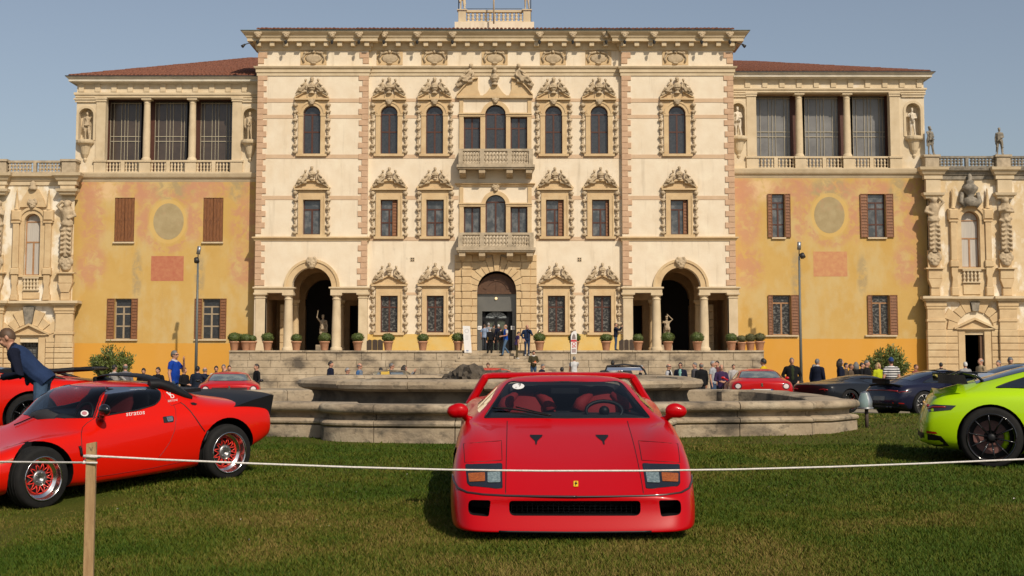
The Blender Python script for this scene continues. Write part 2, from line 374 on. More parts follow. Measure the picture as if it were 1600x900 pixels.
def added_trees():
    """the tree belt of the park behind the photographer (seen in the cars' paint and glass)"""
    q = np.random.default_rng(12); mb = MB(); tr = MB()
    for i in range(26):
        x = -110 + 8.8*i + q.uniform(-2, 2); y = -72 - q.uniform(0, 14); h = q.uniform(11, 16); z0 = gz(-60)
        tr.tube([(x, y, z0), (x, y, z0+h*.5)], [.4, .22], 6)
        for k in range(70):
            d = q.normal(size=3); d /= np.linalg.norm(d); r = q.uniform(.5, 1)**.5; p = Vector((x+d[0]*r*4.6, y+d[1]*r*4, z0+h*.58+d[2]*r*h*.42)); u = Vector(q.normal(size=3)).normalized(); v = u.orthogonal().normalized(); s = q.uniform(.7, 1.5)
            mb.add([p-u*s, p-v*s, p+u*s, p+v*s], [(0,1,2,3)])
    o = mb.obj('added_trees', mat('added_tree_leaf', (0.035, 0.05, 0.015), .7, (0.06, 0.075, 0.02), .8, .9), fixn=False); tag(o, 'unseen belt of dark green trees added far behind the camera for reflections', 'trees', kind='stuff')
    tag(tr.obj('added_tree_trunks', mat('added_tree_bark', (.07,.05,.035), .9)), 'trunks of the unseen trees added far behind the camera for reflections', 'tree trunks', kind='stuff')
added_trees()  # out of view, put in for darker reflections in paint and glass
# ============================================================ SCULPTURE HELPERS
def remeshed(mb, voxel, name='sculpt', mats=None, smooth=True):
    me = mb.mesh(name + '_src', mats or [], fixn=True)
    o = bpy.data.objects.new('tmp', me); COL.objects.link(o)
    md = o.modifiers.new('r', 'REMESH'); md.mode = 'VOXEL'; md.voxel_size = voxel; md.use_smooth_shade = smooth
    dg = bpy.context.evaluated_depsgraph_get(); dg.update()
    out = bpy.data.meshes.new_from_object(o.evaluated_get(dg)); out.name = name
    bpy.data.objects.remove(o); bpy.data.meshes.remove(me)
    return out
def make_bust(seed):
    r = random.Random(seed); mb = MB()
    mb.lathe([(.20,0),(.22,.05),(.13,.10),(.12,.20),(.20,.27),(.21,.32)], n=10)
    mb.sphere((0,0,.50), (.33,.20,.20)); mb.sphere((0,-.05,.58), (.24,.18,.18))
    mb.tube([(0,-.02,.6),(0,-.04,.85)], .095); mb.sphere((0,-.06,.98), (.125,.145,.17)); mb.sphere((0,-.02,1.06), (.14,.15,.11))
    mb.sphere((0,-.2,.96), (.03,.035,.04)); mb.sphere((0,-.15,.86), (.06,.06,.06))
    for i in range(7): mb.tube([(r.uniform(-.3,.3),-.16,.60),(r.uniform(-.25,.25),-.2,.4)], .035)
    return remeshed(mb, .032, 'bust', [SCULP])
def make_recliner(seed):          # leans on a slope falling towards +x, head up near x=0
    r = random.Random(seed); mb = MB()
    mb.tube([(-.02,0,.72),(.02,-.02,.55),(.10,0,.36),(.2,0,.22)], [.10,.15,.14,.17])
    mb.sphere((-.05,-.05,.93), (.095,.11,.125)); mb.tube([(-.04,-.02,.88),(-.02,0,.70)], .06)
    mb.sphere((-.06,.0,1.0), (.11,.11,.08))
    mb.tube([(.2,-.05,.22),(.42,-.16,.28),(.60,-.12,.02)], [.13,.10,.06]); mb.tube([(.2,.05,.2),(.48,.0,.12),(.74,-.03,-.16)], [.13,.10,.055])
    mb.tube([(.04,-.12,.68),(.2,-.24,.52),(.33,-.2,.46)], [.07,.055,.04]); mb.tube([(-.1,0,.68),(-.20,-.08,.45),(-.12,-.16,.30)], [.07,.06,.045])
    for i in range(8): mb.tube([(r.uniform(-.12,.2),-.1,r.uniform(.3,.5)),(r.uniform(.1,.5),-.14,r.uniform(-.02,.2))], .05)
    mb.tube([(-.14,.05,.1),(.3,.05,.0),(.7,.05,-.22)], .12)
    return remeshed(mb, .03, 'reclining_figure', [SCULP])
def make_garland(h, seed, w=.19):
    r = random.Random(seed); mb = MB(); n = max(3, int(round(h / .56)))
    mb.tube([(0,0,0),(0,0,h)], .055, n=6)
    for i in range(n + 1):
        z = h * i / n
        z = min(max(z, .1), h - .1)
        mb.sphere((-.09+r.uniform(-.02,.02),-.06,z), (.10,.10,.085), 7, 5); mb.sphere((.09+r.uniform(-.02,.02),-.06,z+.02), (.10,.10,.085), 7, 5)
        mb.sphere((r.uniform(-.03,.03),-.11,z-.03), (.08,.09,.10), 7, 5)
        if i == n: mb.sphere((0,-.13,z), (.13,.12,.15), 8, 6)
        if i < n:
            mb.sphere((r.uniform(-.04,.04),-.05,z+h/n*.36), (.075,.07,.09), 6, 5); mb.sphere((r.uniform(-.04,.04),-.05,z+h/n*.62), (.085,.07,.08), 6, 5)
    return remeshed(mb, .034, 'garland', [SCULP])
def make_mask(sz=.3):
    mb = MB(); mb.sphere((0,0,0), (.8*sz,.5*sz,sz)); mb.sphere((0,-.45*sz,-.05*sz), (.16*sz,.22*sz,.26*sz)); mb.sphere((0,-.3*sz,-.55*sz), (.42*sz,.3*sz,.3*sz))
    for s in (-1, 1):
        mb.sphere((s*.36*sz,-.42*sz,.22*sz), (.2*sz,.12*sz,.1*sz)); mb.sphere((s*.75*sz,-.1*sz,.35*sz), (.3*sz,.3*sz,.45*sz)); mb.sphere((s*.35*sz,-.35*sz,-.2*sz), (.2*sz,.2*sz,.2*sz))
        mb.sphere((s*.5*sz,-.1*sz,.8*sz), (.32*sz,.3*sz,.3*sz))
    return remeshed(mb, .06*sz + .008, 'mask', [SCULP])
BUSTS = [make_bust(i) for i in range(3)]; RECL = [make_recliner(i) for i in range(3)]; MASK = make_mask(.3)
GARL = {}
def garland(h, k):
    key = (round(h, 1), k % 2)
    if key not in GARL: GARL[key] = make_garland(key[0], 11 + k)
    return GARL[key]
BAL = {}
def baluster_mesh(h, r, m=BALU):
    key = (round(h, 2), round(r, 2), m.name)
    if key not in BAL:
        p = [(.85,0),(.85,.07),(.5,.10),(.45,.14),(.95,.27),(1.0,.33),(.5,.47),(.62,.50),(.5,.53),(.95,.66),(1.0,.72),(.45,.86),(.5,.9),(.85,.93),(.85,1)]
        BAL[key] = MB().lathe([(a*r, b*h) for a, b in p], n=9).mesh('baluster', m)
    return BAL[key]
# ============================================================ BUILDING HELPERS
def wall_holes(mb, x0, x1, z0, z1, y, holes, depth=.4, m=0):
    xs = {x0, x1}; zs = {z0, z1}
    for h in holes: xs |= {h[0], h[1]}; zs |= {h[2], h[3]}
    xs = sorted(q for q in xs if x0-1e-6 <= q <= x1+1e-6); zs = sorted(q for q in zs if z0-1e-6 <= q <= z1+1e-6)
    def solid(cx, cz):
        return x0 < cx < x1 and z0 < cz < z1 and not any(h[0] < cx < h[1] and h[2] < cz < h[3] for h in holes)
    for i in range(len(xs)-1):
        for j in range(len(zs)-1):
            a, b, c, d = xs[i], xs[i+1], zs[j], zs[j+1]; cx, cz = (a+b)/2, (c+d)/2
            if not solid(cx, cz): continue
            mb.add([(a,y,c),(b,y,c),(b,y,d),(a,y,d)], [(0,1,2,3)], m)
            def inside(qx, qz): return x0 < qx < x1 and z0 < qz < z1 and not solid(qx, qz)
            e = 1e-4
            for (p, q, tx, tz) in (((a,c),(a,d),a-e,cz),((b,c),(b,d),b+e,cz),((a,c),(b,c),cx,c-e),((a,d),(b,d),cx,d+e)):
                if inside(tx, tz):
                    hh = [h for h in holes if h[0] < tx < h[1] and h[2] < tz < h[3]]
                    if any(len(h) > 4 and h[4] and tz > h[3]-(h[1]-h[0])/2 for h in hh): continue
                    mb.add([(p[0],y,p[1]),(q[0],y,q[1]),(q[0],y+depth,q[1]),(p[0],y+depth,p[1])], [(0,1,2,3)], m)
    for h in holes:
        if len(h) > 4 and h[4]:
            r = (h[1]-h[0])/2; cx = (h[0]+h[1])/2; zc = h[3]-r; n = 14
            arc = [(cx + r*cos(PI*i/n), zc + r*sin(PI*i/n)) for i in range(n+1)]
            for i in range(n):
                (ax, az), (bx, bz) = arc[i], arc[i+1]
                k = h[1] if i < n/2 else h[0]
                mb.add([(ax,y,az),(bx,y,bz),(bx,y,h[3]),(ax,y,h[3])] if True else [], [(0,1,2,3)], m)
                mb.add([(ax,y,az),(bx,y,bz),(bx,y+depth,bz),(ax,y+depth,az)], [(0,1,2,3)], m)
def moulding(mb, x0, x1, Y, Yb, prof, m=0):
    mb.grid([[(x0-p,Yb,z),(x0-p,Y-p,z),(x1+p,Y-p,z),(x1+p,Yb,z)] for p, z in prof], m, sm=False)
def arch_band(mb, cx, zc, r0, r1, y0, y1, n=14, a0=0, a1=PI, m=0):
    rows = []
    for i in range(n+1):
        a = a0 + (a1-a0)*i/n; c, s = cos(a), sin(a)
        rows.append([(cx+r0*c,y1,zc+r0*s),(cx+r0*c,y0,zc+r0*s),(cx+r1*c,y0,zc+r1*s),(cx+r1*c,y1,zc+r1*s)])
    mb.grid(rows, m, sm=False); mb.add(rows[0], [(0,1,2,3)], m); mb.add(rows[-1], [(0,1,2,3)], m)
class Facade:
    def __init__(s, Y): s.Y = Y
    def x(s, px, py=300): return PY(px, py, s.Y).x
    def z(s, py): return PY(800, py, s.Y).z
    def s(s, px): return px / FPX * s.Y
def make_window(root, x0, x1, z0, z1, y, arch=False, wood=WOODR, glass=GLASSD, cols=2, rows=(0.55,), label=None, fw=.07, open_shutter=None, toplight=None):
    """frame part with each pane a sub-part; rows = transom heights as fractions"""
    r = (x1-x0)/2; cx = (x0+x1)/2; zs = z1-r if arch else z1
    mb = MB(); d = y + .22; t = .06
    mb.box(x0, x0+fw, d, d+t, z0, zs); mb.box(x1-fw, x1, d, d+t, z0, zs); mb.box(x0+fw, x1-fw, d, d+t, z0, z0+fw)
    if arch: arch_band(mb, cx, zs, r-fw, r, d, d+t); mb.box(x0+fw, x1-fw, d, d+t, zs-fw/2, zs+fw/2)
    else: mb.box(x0+fw, x1-fw, d, d+t, z1-fw, z1)
    tr = [z0 + (zs-z0)*q for q in rows]
    for q in tr: mb.box(x0+fw, x1-fw, d+.004, d+t-.004, q-.045, q+.045)
    ztop = zs if not toplight else tr[-1]
    bars = [x0 + (x1-x0)*(i+1)/cols for i in range(cols-1)]
    for b in bars: mb.box(b-.055, b+.055, d-.006, d+t-.01, z0+fw, ztop-.045)
    w = mb.obj('window', wood, root)
    if label: w['label'] = label
    sub(w); zb = [z0] + tr + [zs]; xb = [x0] + bars + [x1]
    for j in range(len(zb)-1):
        xx = xb if not (toplight and j == len(zb)-2) else [x0, x1]
        for i in range(len(xx)-1):
            tl = random.uniform(-.012, .012)
            MB().add([(xx[i]+.02,d+.03+tl,zb[j]),(xx[i+1]-.02,d+.03-tl,zb[j]),(xx[i+1]-.02,d+.032-tl,zb[j+1]),(xx[i]+.02,d+.032+tl,zb[j+1])], [(0,1,2,3)]).obj('pane', glass, w)
    if arch:
        n = 12; pts = [(cx+(r-.03)*cos(PI*i/n), d+.03, zs+(r-.03)*sin(PI*i/n)) for i in range(n+1)]
        MB().add(pts, [tuple(range(n+1))]).obj('pane', glass, w)
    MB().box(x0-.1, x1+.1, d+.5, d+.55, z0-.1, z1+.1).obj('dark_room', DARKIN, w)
    return w
SEED = [0]
def surround(root, F, px, kind, x0, x1, z0, z1, top_bust, figs=True):
    """carved stone frame round a window; kind arch / segment / triangle"""
    SEED[0] += 1; k = SEED[0]; Y = F.Y; cx = (x0+x1)/2; hw = (x1-x0)/2
    mb = MB(); fw = .30
    if kind == 'arch':
        zc = z1 - hw
        mb.box(x0-fw, x0, Y-.09, Y+.02, z0, zc); mb.box(x1, x1+fw, Y-.09, Y+.02, z0, zc)
        arch_band(mb, cx, zc, hw, hw+fw, Y-.09, Y+.02); arch_band(mb, cx, zc, hw+.18, hw+fw-.01, Y-.13, Y-.08)
        mb.box(x0-fw-.03, x0+.02, Y-.13, Y+.02, zc-.12, zc+.02); mb.box(x1-.02, x1+fw+.03, Y-.13, Y+.02, zc-.12, zc+.02)
        zt = z1 + fw + .05; ww = hw + .55
        wall_holes(mb, cx-ww+.02, cx+ww-.02, zc, zt, Y-.05, [(x0, x1, zc-1, z1, True)], .1)
    else:
        mb.box(x0-fw, x0, Y-.09, Y+.02, z0, z1); mb.box(x1, x1+fw, Y-.09, Y+.02, z0, z1); mb.box(x0-fw, x1+fw, Y-.092, Y+.02, z1, z1+.28)
        for a in (x0-fw-.005, x1+fw-.095): mb.box(a, a+.1, Y-.13, Y-.05, z0, z1+.27)
        mb.box(x0-fw, x1+fw, Y-.07, Y+.02, z1+.281, z1+.60)
        zt = z1 + .62; ww = hw + .58
    mb.box(x0-fw-.12, x1+fw+.12, Y-.16, Y+.02, z0-.16, z0-.003)
    sur = mb.obj('window_surround', STONE, root); sub(sur)
    pb = MB(); pb.box(cx-ww, cx+ww, Y-.26, Y+.02, zt, zt+.10)
    if kind == 'arch':       # broken raking pediment
        for s in (-1, 1):
            pb.prism([(cx+s*ww,zt+.1),(cx+s*.34,zt+.1),(cx+s*.34,zt+.34),(cx+s*.44,zt+.52),(cx+s*(ww-.02),zt+.16)], Y-.10, Y+.02)
            pb.prism([(cx+s*ww,zt+.101),(cx+s*ww,zt+.2),(cx+s*.46,zt+.62),(cx+s*.40,zt+.52)], Y-.24, Y-.08)
        pb.box(cx-.3, cx+.3, Y-.16, Y+.02, zt+.101, zt+.40); zb = zt + .42
    elif kind == 'segment':
        h = .50; n = 12; rr = (ww*ww + h*h)/(2*h); zc2 = zt + .1 + h - rr; am = math.asin(ww/rr)
        pts = [(cx + rr*sin(am - 2*am*i/n), zc2 + rr*cos(am - 2*am*i/n)) for i in range(n+1)]
        pb.prism(pts, Y-.08, Y+.02); arch_band(pb, cx, zc2, rr-.02, rr+.09, Y-.26, Y+.02, 12, PI/2-am, PI/2+am); zb = zt + .1 + h + .08
    else:
        h = .55
        pb.prism([(cx-ww,zt+.1),(cx+ww,zt+.1),(cx,zt+.1+h)], Y-.08, Y+.02)
        for s in (-1, 1): pb.prism([(cx+s*(ww+.05),zt+.09),(cx+s*(ww+.05),zt+.17),(cx,zt+h+.21),(cx,zt+h+.1)], Y-.25, Y+.02)
        zb = zt + h + .18
    pb.obj('pediment', STONE, sur)
    sc = max(.5, (top_bust - zb) / 1.15)
    link('bust', BUSTS[k % 3], sur, (cx, Y-.2, zb-.02), None, (min(1.02, sc*1.05),)*2 + (sc,))
    for s in (-1, 1):
        q = .92; x = cx + s*(.45 if kind != 'triangle' else .5); zz = zt + (.50 if kind == 'arch' else .42)
        link('reclining_figure', RECL[(k+s) % 3], sur, (x, Y-.24, zz), None, (s*q*.9, q, q*.9))
    if kind == 'arch': link('mask', MASK, sur, (cx, Y-.18, z1+.22), None, (.75,)*3)
    gh = (z1 + (.1 if kind == 'arch' else .5)) - z0
    for s in (-1, 1): link('garland', garland(gh, k+s+1), sur, (cx+s*(hw+fw+.2), Y-.06, z0), None, (1, 1, 1))
    return sur
def balustrade(root, x0, x1, z0, z1, y, n, piers=(), depth=.28, rail=.12, name='balustrade', m=BALU, r=.085):
    mb = MB(); mb.box(x0, x1, y, y+depth, z1-rail, z1)
    for (a, b) in piers: mb.box(a, b, y-.02, y+depth+.02, z0-.002, z1-rail+.003)
    o = mb.obj(name, m, root); sub(o); MB().box(x0, x1, y+.02, y+depth-.02, z0, z0+rail*.8).obj('plinth_rail', m, o)
    bm_ = baluster_mesh(z1-rail-z0-rail*.8, r, m)
    for i in range(n):
        x = x0 + (x1-x0)*(i+.5)/n
        if any(a-.02 < x < b+.02 for a, b in piers): continue
        link('baluster', bm_, o, (x, y+depth/2, z0+rail*.8))
    return o
def roof_tiles(name, root, pts_eave, pts_ridge, pitch=.26, rad=.10):
    """rows of half-round tiles running from eave line to ridge line"""
    mb = MB(); A, B = Vector(pts_eave[0]), Vector(pts_eave[1]); C, D = Vector(pts_ridge[0]), Vector(pts_ridge[1])
    n = int((B-A).length / pitch)
    for i in range(n):
        t = (i+.5)/n; a = A.lerp(B, t); c = C.lerp(D, t); L = (c-a).length; k = max(1, int(L/.42))
        for j in range(k):
            p = a.lerp(c, j/k); q = a.lerp(c, min(1, (j+1.12)/k)); jz = random.uniform(-.012, .012)
            u = Vector((pitch*.5, 0, 0)); up = Vector((0, -.25, 1)).normalized()
            r0, r1 = rad*1.05, rad*.86; vs = []
            for (pt, r) in ((p, r0), (q, r1)):
                for h in range(5):
                    an = PI*h/4; vs.append(pt + Vector((-r*cos(an), 0, 0)) + up*(r*sin(an)+jz))
            mb.add(vs, [(h, h+1, h+6, h+5) for h in range(4)], 0, True)
            mb.add(vs[:5], [(0,1,2,3,4)])
    mb.add([A + Vector((0,0,.0)), B, D, C], [(0,1,2,3)])
    o = mb.obj(name, ROOF, root); o['kind'] = 'stuff'; return o
def shutter(root, x0, x1, z0, z1, y, m=WOODO, lean=0, label=None):
    mb = MB(); n = max(7, int((z1-z0)/.2)); w = .05
    mb.box(x0, x0+w, y-.055, y, z0, z1); mb.box(x1-w, x1, y-.055, y, z0, z1); mb.box(x0+w, x1-w, y-.05, y, z1-w, z1); mb.box(x0+w, x1-w, y-.05, y, z0, z0+w)
    mb.box(x0+w, x1-w, y-.02, y, z0+w, z1-w)
    s = mb.obj('shutter', m, root); sub(s)
    for i in range(n):
        a = z0+w + (z1-z0-2*w)*i/n; b = a + (z1-z0-2*w)/n*.86
        MB().add([(x0+w,y-.055,a),(x1-w,y-.055,a),(x1-w,y-.022,b),(x0+w,y-.022,b),(x0+w,y-.022,a),(x1-w,y-.022,a)], [(0,1,2,3),(0,4,5,1),(0,3,4),(1,5,2)]).obj('slat', m, s)
    return s
# ============================================================ CENTRAL BLOCK
YC, YT, YW, YE, YB = 92.0, 91.7, 92.9, 92.3, 112.0
FC, FT, FW, FE = Facade(YC), Facade(YT), Facade(YW), Facade(YE)
ZT = FC.z(548.2)                 # terrace floor level
GZ = -0.45
villa = thing('palace', 'tall cream central block of the palace with pink quoins, balconies and two arched porches', 'palace', (0, YC, ZT), world=True)
def central():
    x = FC.x; z = FC.z; root = villa
    XL0, XL1 = FT.x(400), FT.x(574.5); XR0, XR1 = FT.x(972), FT.x(1148)
    up = [(608, 594.5, 621.5), (679, 665.5, 692.5), (865, 851.5, 878.5), (936, 922.5, 950)]
    upT = [(487, 473.5, 501), (1058, 1044.5, 1071.5)]
    H = []
    for c, a, b in up: H.append((x(a, 200), x(b, 200), z(240.5), z(165), True))
    for a, b in ((724.5, 750.5), (797.5, 823.7)): H.append((x(a, 200), x(b, 200), z(237), z(182.5)))
    H.append((x(758, 200), x(790.5, 200), z(237), z(162), True))
    mid = [(608, 594.5, 621.5), (679.5, 666, 693.5), (867, 853, 881), (938.5, 925, 952)]
    for c, a, b in mid: H.append((x(a, 340), x(b, 340), z(369.5), z(312)))
    for a, b in ((724.6, 751), (797.5, 824)): H.append((x(a, 340), x(b, 340), z(366), z(323)))
    H.append((x(758.4, 340), x(790.4, 340), z(366), z(299.5), True))
    low = [(608, 594.5, 621.5), (680, 666.7, 693.3), (869.5, 856, 883), (941, 927.5, 955)]
    for c, a, b in low: H.append((x(a, 490), x(b, 490), z(519.5), z(462)))
    DX0, DX1 = x(745.5, 490), x(806.5, 490); rD = (DX1-DX0)/2
    H.append((DX0, DX1, ZT, z(423), True))
    mb = MB(); wall_holes(mb, XL1, XR0, ZT, z(78), YC, H, .4)
    mb.obj('wall', mat('lower_stained_plaster', (0.75, 0.65, 0.495), 0.9, (0.68, 0.565, 0.41), 1.1, 0.8, 0.35, 9,
        stain=[((0.60, 0.42, 0.22), 0.35, (1, 1, .45), .45, .55, .75), ((0.40, 0.32, 0.22), 1.5, (1.6, 1, .14), .6, .55, .76), ((0.30, 0.25, 0.18), 2.4, (1, 1, 1), .5, .64, .78)]), root)
    # ochre dado of the centre
    for da, db in ((XL1+.01, x(710, 535)), (x(838.5, 535), XR0-.01)): MB().box(da, db, YC-.03, YC+.02, ZT, z(522)).obj('dado', mat('worn_ochre_dado', (0.62, 0.40, 0.10), .9, (0.60, 0.44, 0.17), 1.4, .9, .3, 12, stain=[((0.16, 0.12, 0.06), 2.2, (.7, 1, 1.5), .5, .66, .76)]), root)
    # towers
    for (a, b, cpx, cols, sp) in ((XL0, XL1, upT[0], (414, 442, 457, 518, 532, 560), 1), (XR0, XR1, upT[1], (989, 1020, 1033, 1094, 1108, 1139), 2)):
        X = lambda q, py: FT.x(q, py)
        c, wa, wb = cpx
        ho = [(X(wa,200), X(wb,200), FT.z(240.5), FT.z(165), True)]
        mc = 487 if sp == 1 else 1061.5
        ho.append((X(mc-13.7,340), X(mc+13.7,340), FT.z(366.5), FT.z(312)))
        ho.append((X(cols[0],500), X(cols[5],500), ZT, FT.z(457.5)))
        ho.append((X(cols[2],430)-.02, X(cols[3],430)+.02, FT.z(457.5), FT.z(417.5), True))
        mb = MB(); wall_holes(mb, a, b, ZT, FT.z(78), YT, ho, .6)
        mb.add([(a,YT,ZT),(a,YB,ZT),(a,YB,FT.z(78)),(a,YT,FT.z(78))], [(0,1,2,3)]); mb.add([(b,YT,ZT),(b,YB,ZT),(b,YB,FT.z(78)),(b,YT,FT.z(78))], [(0,1,2,3)])
        o = mb.obj('wall', PLASTER, root)
        mb = MB(); mb.box(XL1 if sp == 1 else XR0-.001, XL1+.001 if sp == 1 else XR0, YT, YC, ZT, FT.z(78)); mb.obj('wall_return', PLASTER, root)
        make_window(root, *ho[0][:4], YT, True, WOODR, GLASSD, 2, (.56,)); surround(root, FT, c, 'arch', *ho[0][:4], FT.z(121))
        make_window(root, *ho[1][:4], YT, False, WOODR, GLASSL, 2, (.72,), toplight=True); surround(root, FT, c, 'segment', *ho[1][:4], FT.z(260))
        if sp == 2: shutter(root, ho[1][1]-.30, ho[1][1]-.02, ho[1][2]+.05, ho[1][3]-.05, YT+.16)
        # moulding across tower above the porch and string bands
        mb = MB()
        zz = FT.z(376); moulding(mb, a+.003, b-.003, YT, YT+.3, [(0,zz),(.07,zz),(.10,zz+.1),(.20,zz+.16),(.20,zz+.24),(0,zz+.27)]); mb.obj('string_course', STONE, root)
        for (y0, y1) in ((154, 160), (179.5, 185), (241.5, 247.5), (306, 312)):
            segs = [(a+.30, X(wa,200)-.52 if y1 < 300 else X(mc-14,340)-.52), (X(wb,200)+.52 if y1 < 300 else X(mc+14,340)+.52, b-.30)]
            if y0 == 241.5: segs = [(a+.30, b-.30)]
            for p, q in segs: MB().box(p, q, YT-.025, YT+.01, FT.z(y1), FT.z(y0)).obj('band', PINKB, root)
        # quoins
        zq = FT.z(446); k = 0; zt_ = FT.z(78.5); hq = .372
        edges = ((a, 1), (b, -1))
        while zq + hq < zt_ + .05:
            y_ = None
            for (ex, sg) in edges:
                L = (.62 if k % 2 == 0 else .40) + random.uniform(-.03, .03)
                if not (FT.z(118.5) < zq + hq/2 < FT.z(103)) and not (FT.z(377) < zq+hq/2 < FT.z(369)):
                    MB().bbox(ex, ex+sg*L, YT-.055, YT+.02, zq+.008, zq+hq-.008, .012).obj('quoin', PINK, root)
            zq += hq; k += 1
        # porch: architraves, pilasters, columns, arch
        za = FT.z(457.5); zb = FT.z(449)
        mb = MB()
        for p, q in ((cols[0]-15, cols[2]), (cols[3], cols[5]+14)):
            moulding(mb, X(p,453), X(q,453), YT-.02, YT+.5, [(0,za),(.06,za),(.06,zb-.12),(.16,zb-.06),(.16,zb+.02),(0,zb+.05)])
        mb.obj('architrave', CORN, root)
        mb = MB(); cxa = (X(cols[2],430)+X(cols[3],430))/2; r0 = (X(cols[3],430)-X(cols[2],430))/2 + .02
        arch_band(mb, cxa, zb+.02, r0, r0+.36, YT-.10, YT+.02, 20); arch_band(mb, cxa, zb+.02, r0+.36, r0+.52, YT-.17, YT+.02, 20); mb.obj('archivolt', STONE, root)
        link('mask', MASK, root, (cxa, YT-.2, FT.z(411.5)), None, (1.2, 1.2, 1.3))
        for p, q in ((cols[0]-15, cols[0]), (cols[5], cols[5]+14)):
            mb = MB(); p_, q_ = X(p,500), X(q,500)
            mb.box(p_, q_, YT-.06, YT+.5, ZT+.2, za-.35); mb.box(p_-.06, q_+.06, YT-.12, YT+.5, ZT, ZT+.198)
            moulding(mb, p_, q_, YT-.06, YT+.5, [(0,za-.35),(.05,za-.33),(.05,za-.28),(0,za-.27),(0,za-.2),(.08,za-.14),(.13,za-.12),(.13,za-.001),(0,za-.001)]); mb.obj('pilaster', CORN, root)
        colprof = lambda R_, h: [(R_*1.3,0),(R_*1.3,.12),(R_*1.22,.2),(R_*1.05,.24),(R_,.28),(R_*1.0,h*.4),(R_*.86,h-.5),(R_*.86,h-.45),(R_*.98,h-.42),(R_*.98,h-.38),(R_*.86,h-.36),(R_*.88,h-.25),(R_*1.15,h-.16)]
        for p in ((cols[1]+cols[2])/2, (cols[3]+cols[4])/2):
            cxp = X(p,500); mb = MB(); mb.lathe(colprof(.30, za-ZT), (cxp, YT+.25, ZT), 18); mb.box(cxp-.37, cxp+.37, YT-.10, YT+.62, za-.16, za-.002); mb.obj('column', CORN, root)
        # porch room
        d0, d1 = YT+.62, YT+6.5; pa, pb = X(cols[0],500)-.3, X(cols[5],500)+.2
        mb = MB()
        mb.add([(pa,d0,ZT),(pa,d1,ZT),(pa,d1,za+3),(pa,d0,za+3)], [(0,1,2,3)]); mb.add([(pb,d0,ZT),(pb,d1,ZT),(pb,d1,za+3),(pb,d0,za+3)], [(0,1,2,3)])
        bh = [(cxa-1.35, cxa+1.35, ZT, za+1.2, True), (pa+.5, pa+1.5, ZT, za-.6), (pb-1.5, pb-.5, ZT, za-.6)]
        wall_holes(mb, pa, pb, ZT, za+3, d1, bh, .6)
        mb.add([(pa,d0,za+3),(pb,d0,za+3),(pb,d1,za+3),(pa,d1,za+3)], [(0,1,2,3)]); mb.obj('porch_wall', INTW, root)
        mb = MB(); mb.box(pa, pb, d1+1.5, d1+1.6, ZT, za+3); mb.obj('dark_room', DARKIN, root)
        mb = MB(); mb.box(pa, pb, d0, d1+1.6, ZT-.1, ZT-.002); mb.obj('porch_floor', TERR, root)
        # inner arcade
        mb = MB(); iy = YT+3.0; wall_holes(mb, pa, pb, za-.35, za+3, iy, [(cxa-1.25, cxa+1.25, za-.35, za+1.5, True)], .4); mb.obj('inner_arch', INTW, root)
        for s in (-1, 1):
            mb = MB(); mb.lathe(colprof(.24, za-.35-ZT), (cxa+s*1.52, iy+.2, ZT), 14); mb.box(cxa+s*1.52-.3, cxa+s*1.52+.3, iy-.08, iy+.48, za-.52, za-.352); mb.obj('inner_column', STONE, root)
        # rusticated post in the outer bay
        xo = pa + .95 if sp == 1 else pb - .95
        mb = MB()
        for i in range(6): mb.bbox(xo-.28, xo+.28, YT+3.6, YT+4.2, ZT+.02+i*.52, ZT+.52+i*.52, .03)
        mb.obj('rusticated_post', STONE, root)
    # centre windows
    for i, (c, a, b) in enumerate(up):
        h = H[i]; make_window(root, *h[:4], YC, True, WOODR, GLASSD, 2, (.56,)); surround(root, FC, c, 'arch', *h[:4], z(121.5))
    for i, (c, a, b) in enumerate(mid):
        h = H[7+i]; make_window(root, *h[:4], YC, False, WOODR, GLASSL, 2, (.38, .74), toplight=True); surround(root, FC, c, 'segment', *h[:4], z(261.5))
        if i in (0, 2): shutter(root, h[1]-.36, h[1]-.04, h[2]+.05, h[3]-.05, YC+.16, label=None)
        if i == 3: shutter(root, h[1]-.22, h[1]-.04, h[2]+.05, h[3]-.05, YC+.16)
    for i, (c, a, b) in enumerate(low):
        h = H[14+i]; make_window(root, *h[:4], YC, False, WOODR, LACE, 2, (.69,)); surround(root, FC, c, 'triangle', *h[:4], z(410.5))
    for i in (4, 5): make_window(root, *H[i][:4], YC, False, WOODR, GLASSD, 2, (.68,), fw=.09)
    make_window(root, *H[6][:4], YC, True, WOODR, GLASSD, 2, (.62,), fw=.09)
    for i in (11, 12): make_window(root, *H[i][:4], YC, False, WOODR, GLASSL, 2, (), fw=.09)
    make_window(root, *H[13][:4], YC, True, WOODR, GLASSL, 2, (), fw=.09)
    # serliana trims (upper and lower)
    for (ha, hb, hc, ycap, ywide, sx0, sx1) in ((4, 5, 6, 177.5, 154, 718, 829), (11, 12, 13, 317, 290, 718, 829)):
        A, B, C = H[ha], H[hb], H[hc]; mb = MB(); rC = (C[1]-C[0])/2; cx = (C[0]+C[1])/2; zc = C[3]-rC
        zb = C[2]; zi = A[3]
        for (p, q) in ((A[0]-.28, A[0]-.01), (A[1]+.01, C[0]-.01), (C[1]+.01, B[0]-.01), (B[1]+.01, B[1]+.28)):
            mb.box(p, q, YC-.11, YC+.02, zb, zi)
        for (p, q) in ((A[0]-.30, C[0]), (C[1], B[1]+.30)):
            mb.box(p, q, YC-.14, YC+.02, zi+.002, zi+.14); mb.box(p-.03, q+.0, YC-.20, YC+.02, zi+.142, zi+.24)
        arch_band(mb, cx, zi+.10, rC, rC+.26, YC-.12, YC+.02, 16)
        for p in (A[0]-.28, B[1]+.03): mb.box(p, p+.25, YC-.08, YC+.02, zi+.242, z(ywide)-.1)
        mb.obj('window_surround', STONE, root)
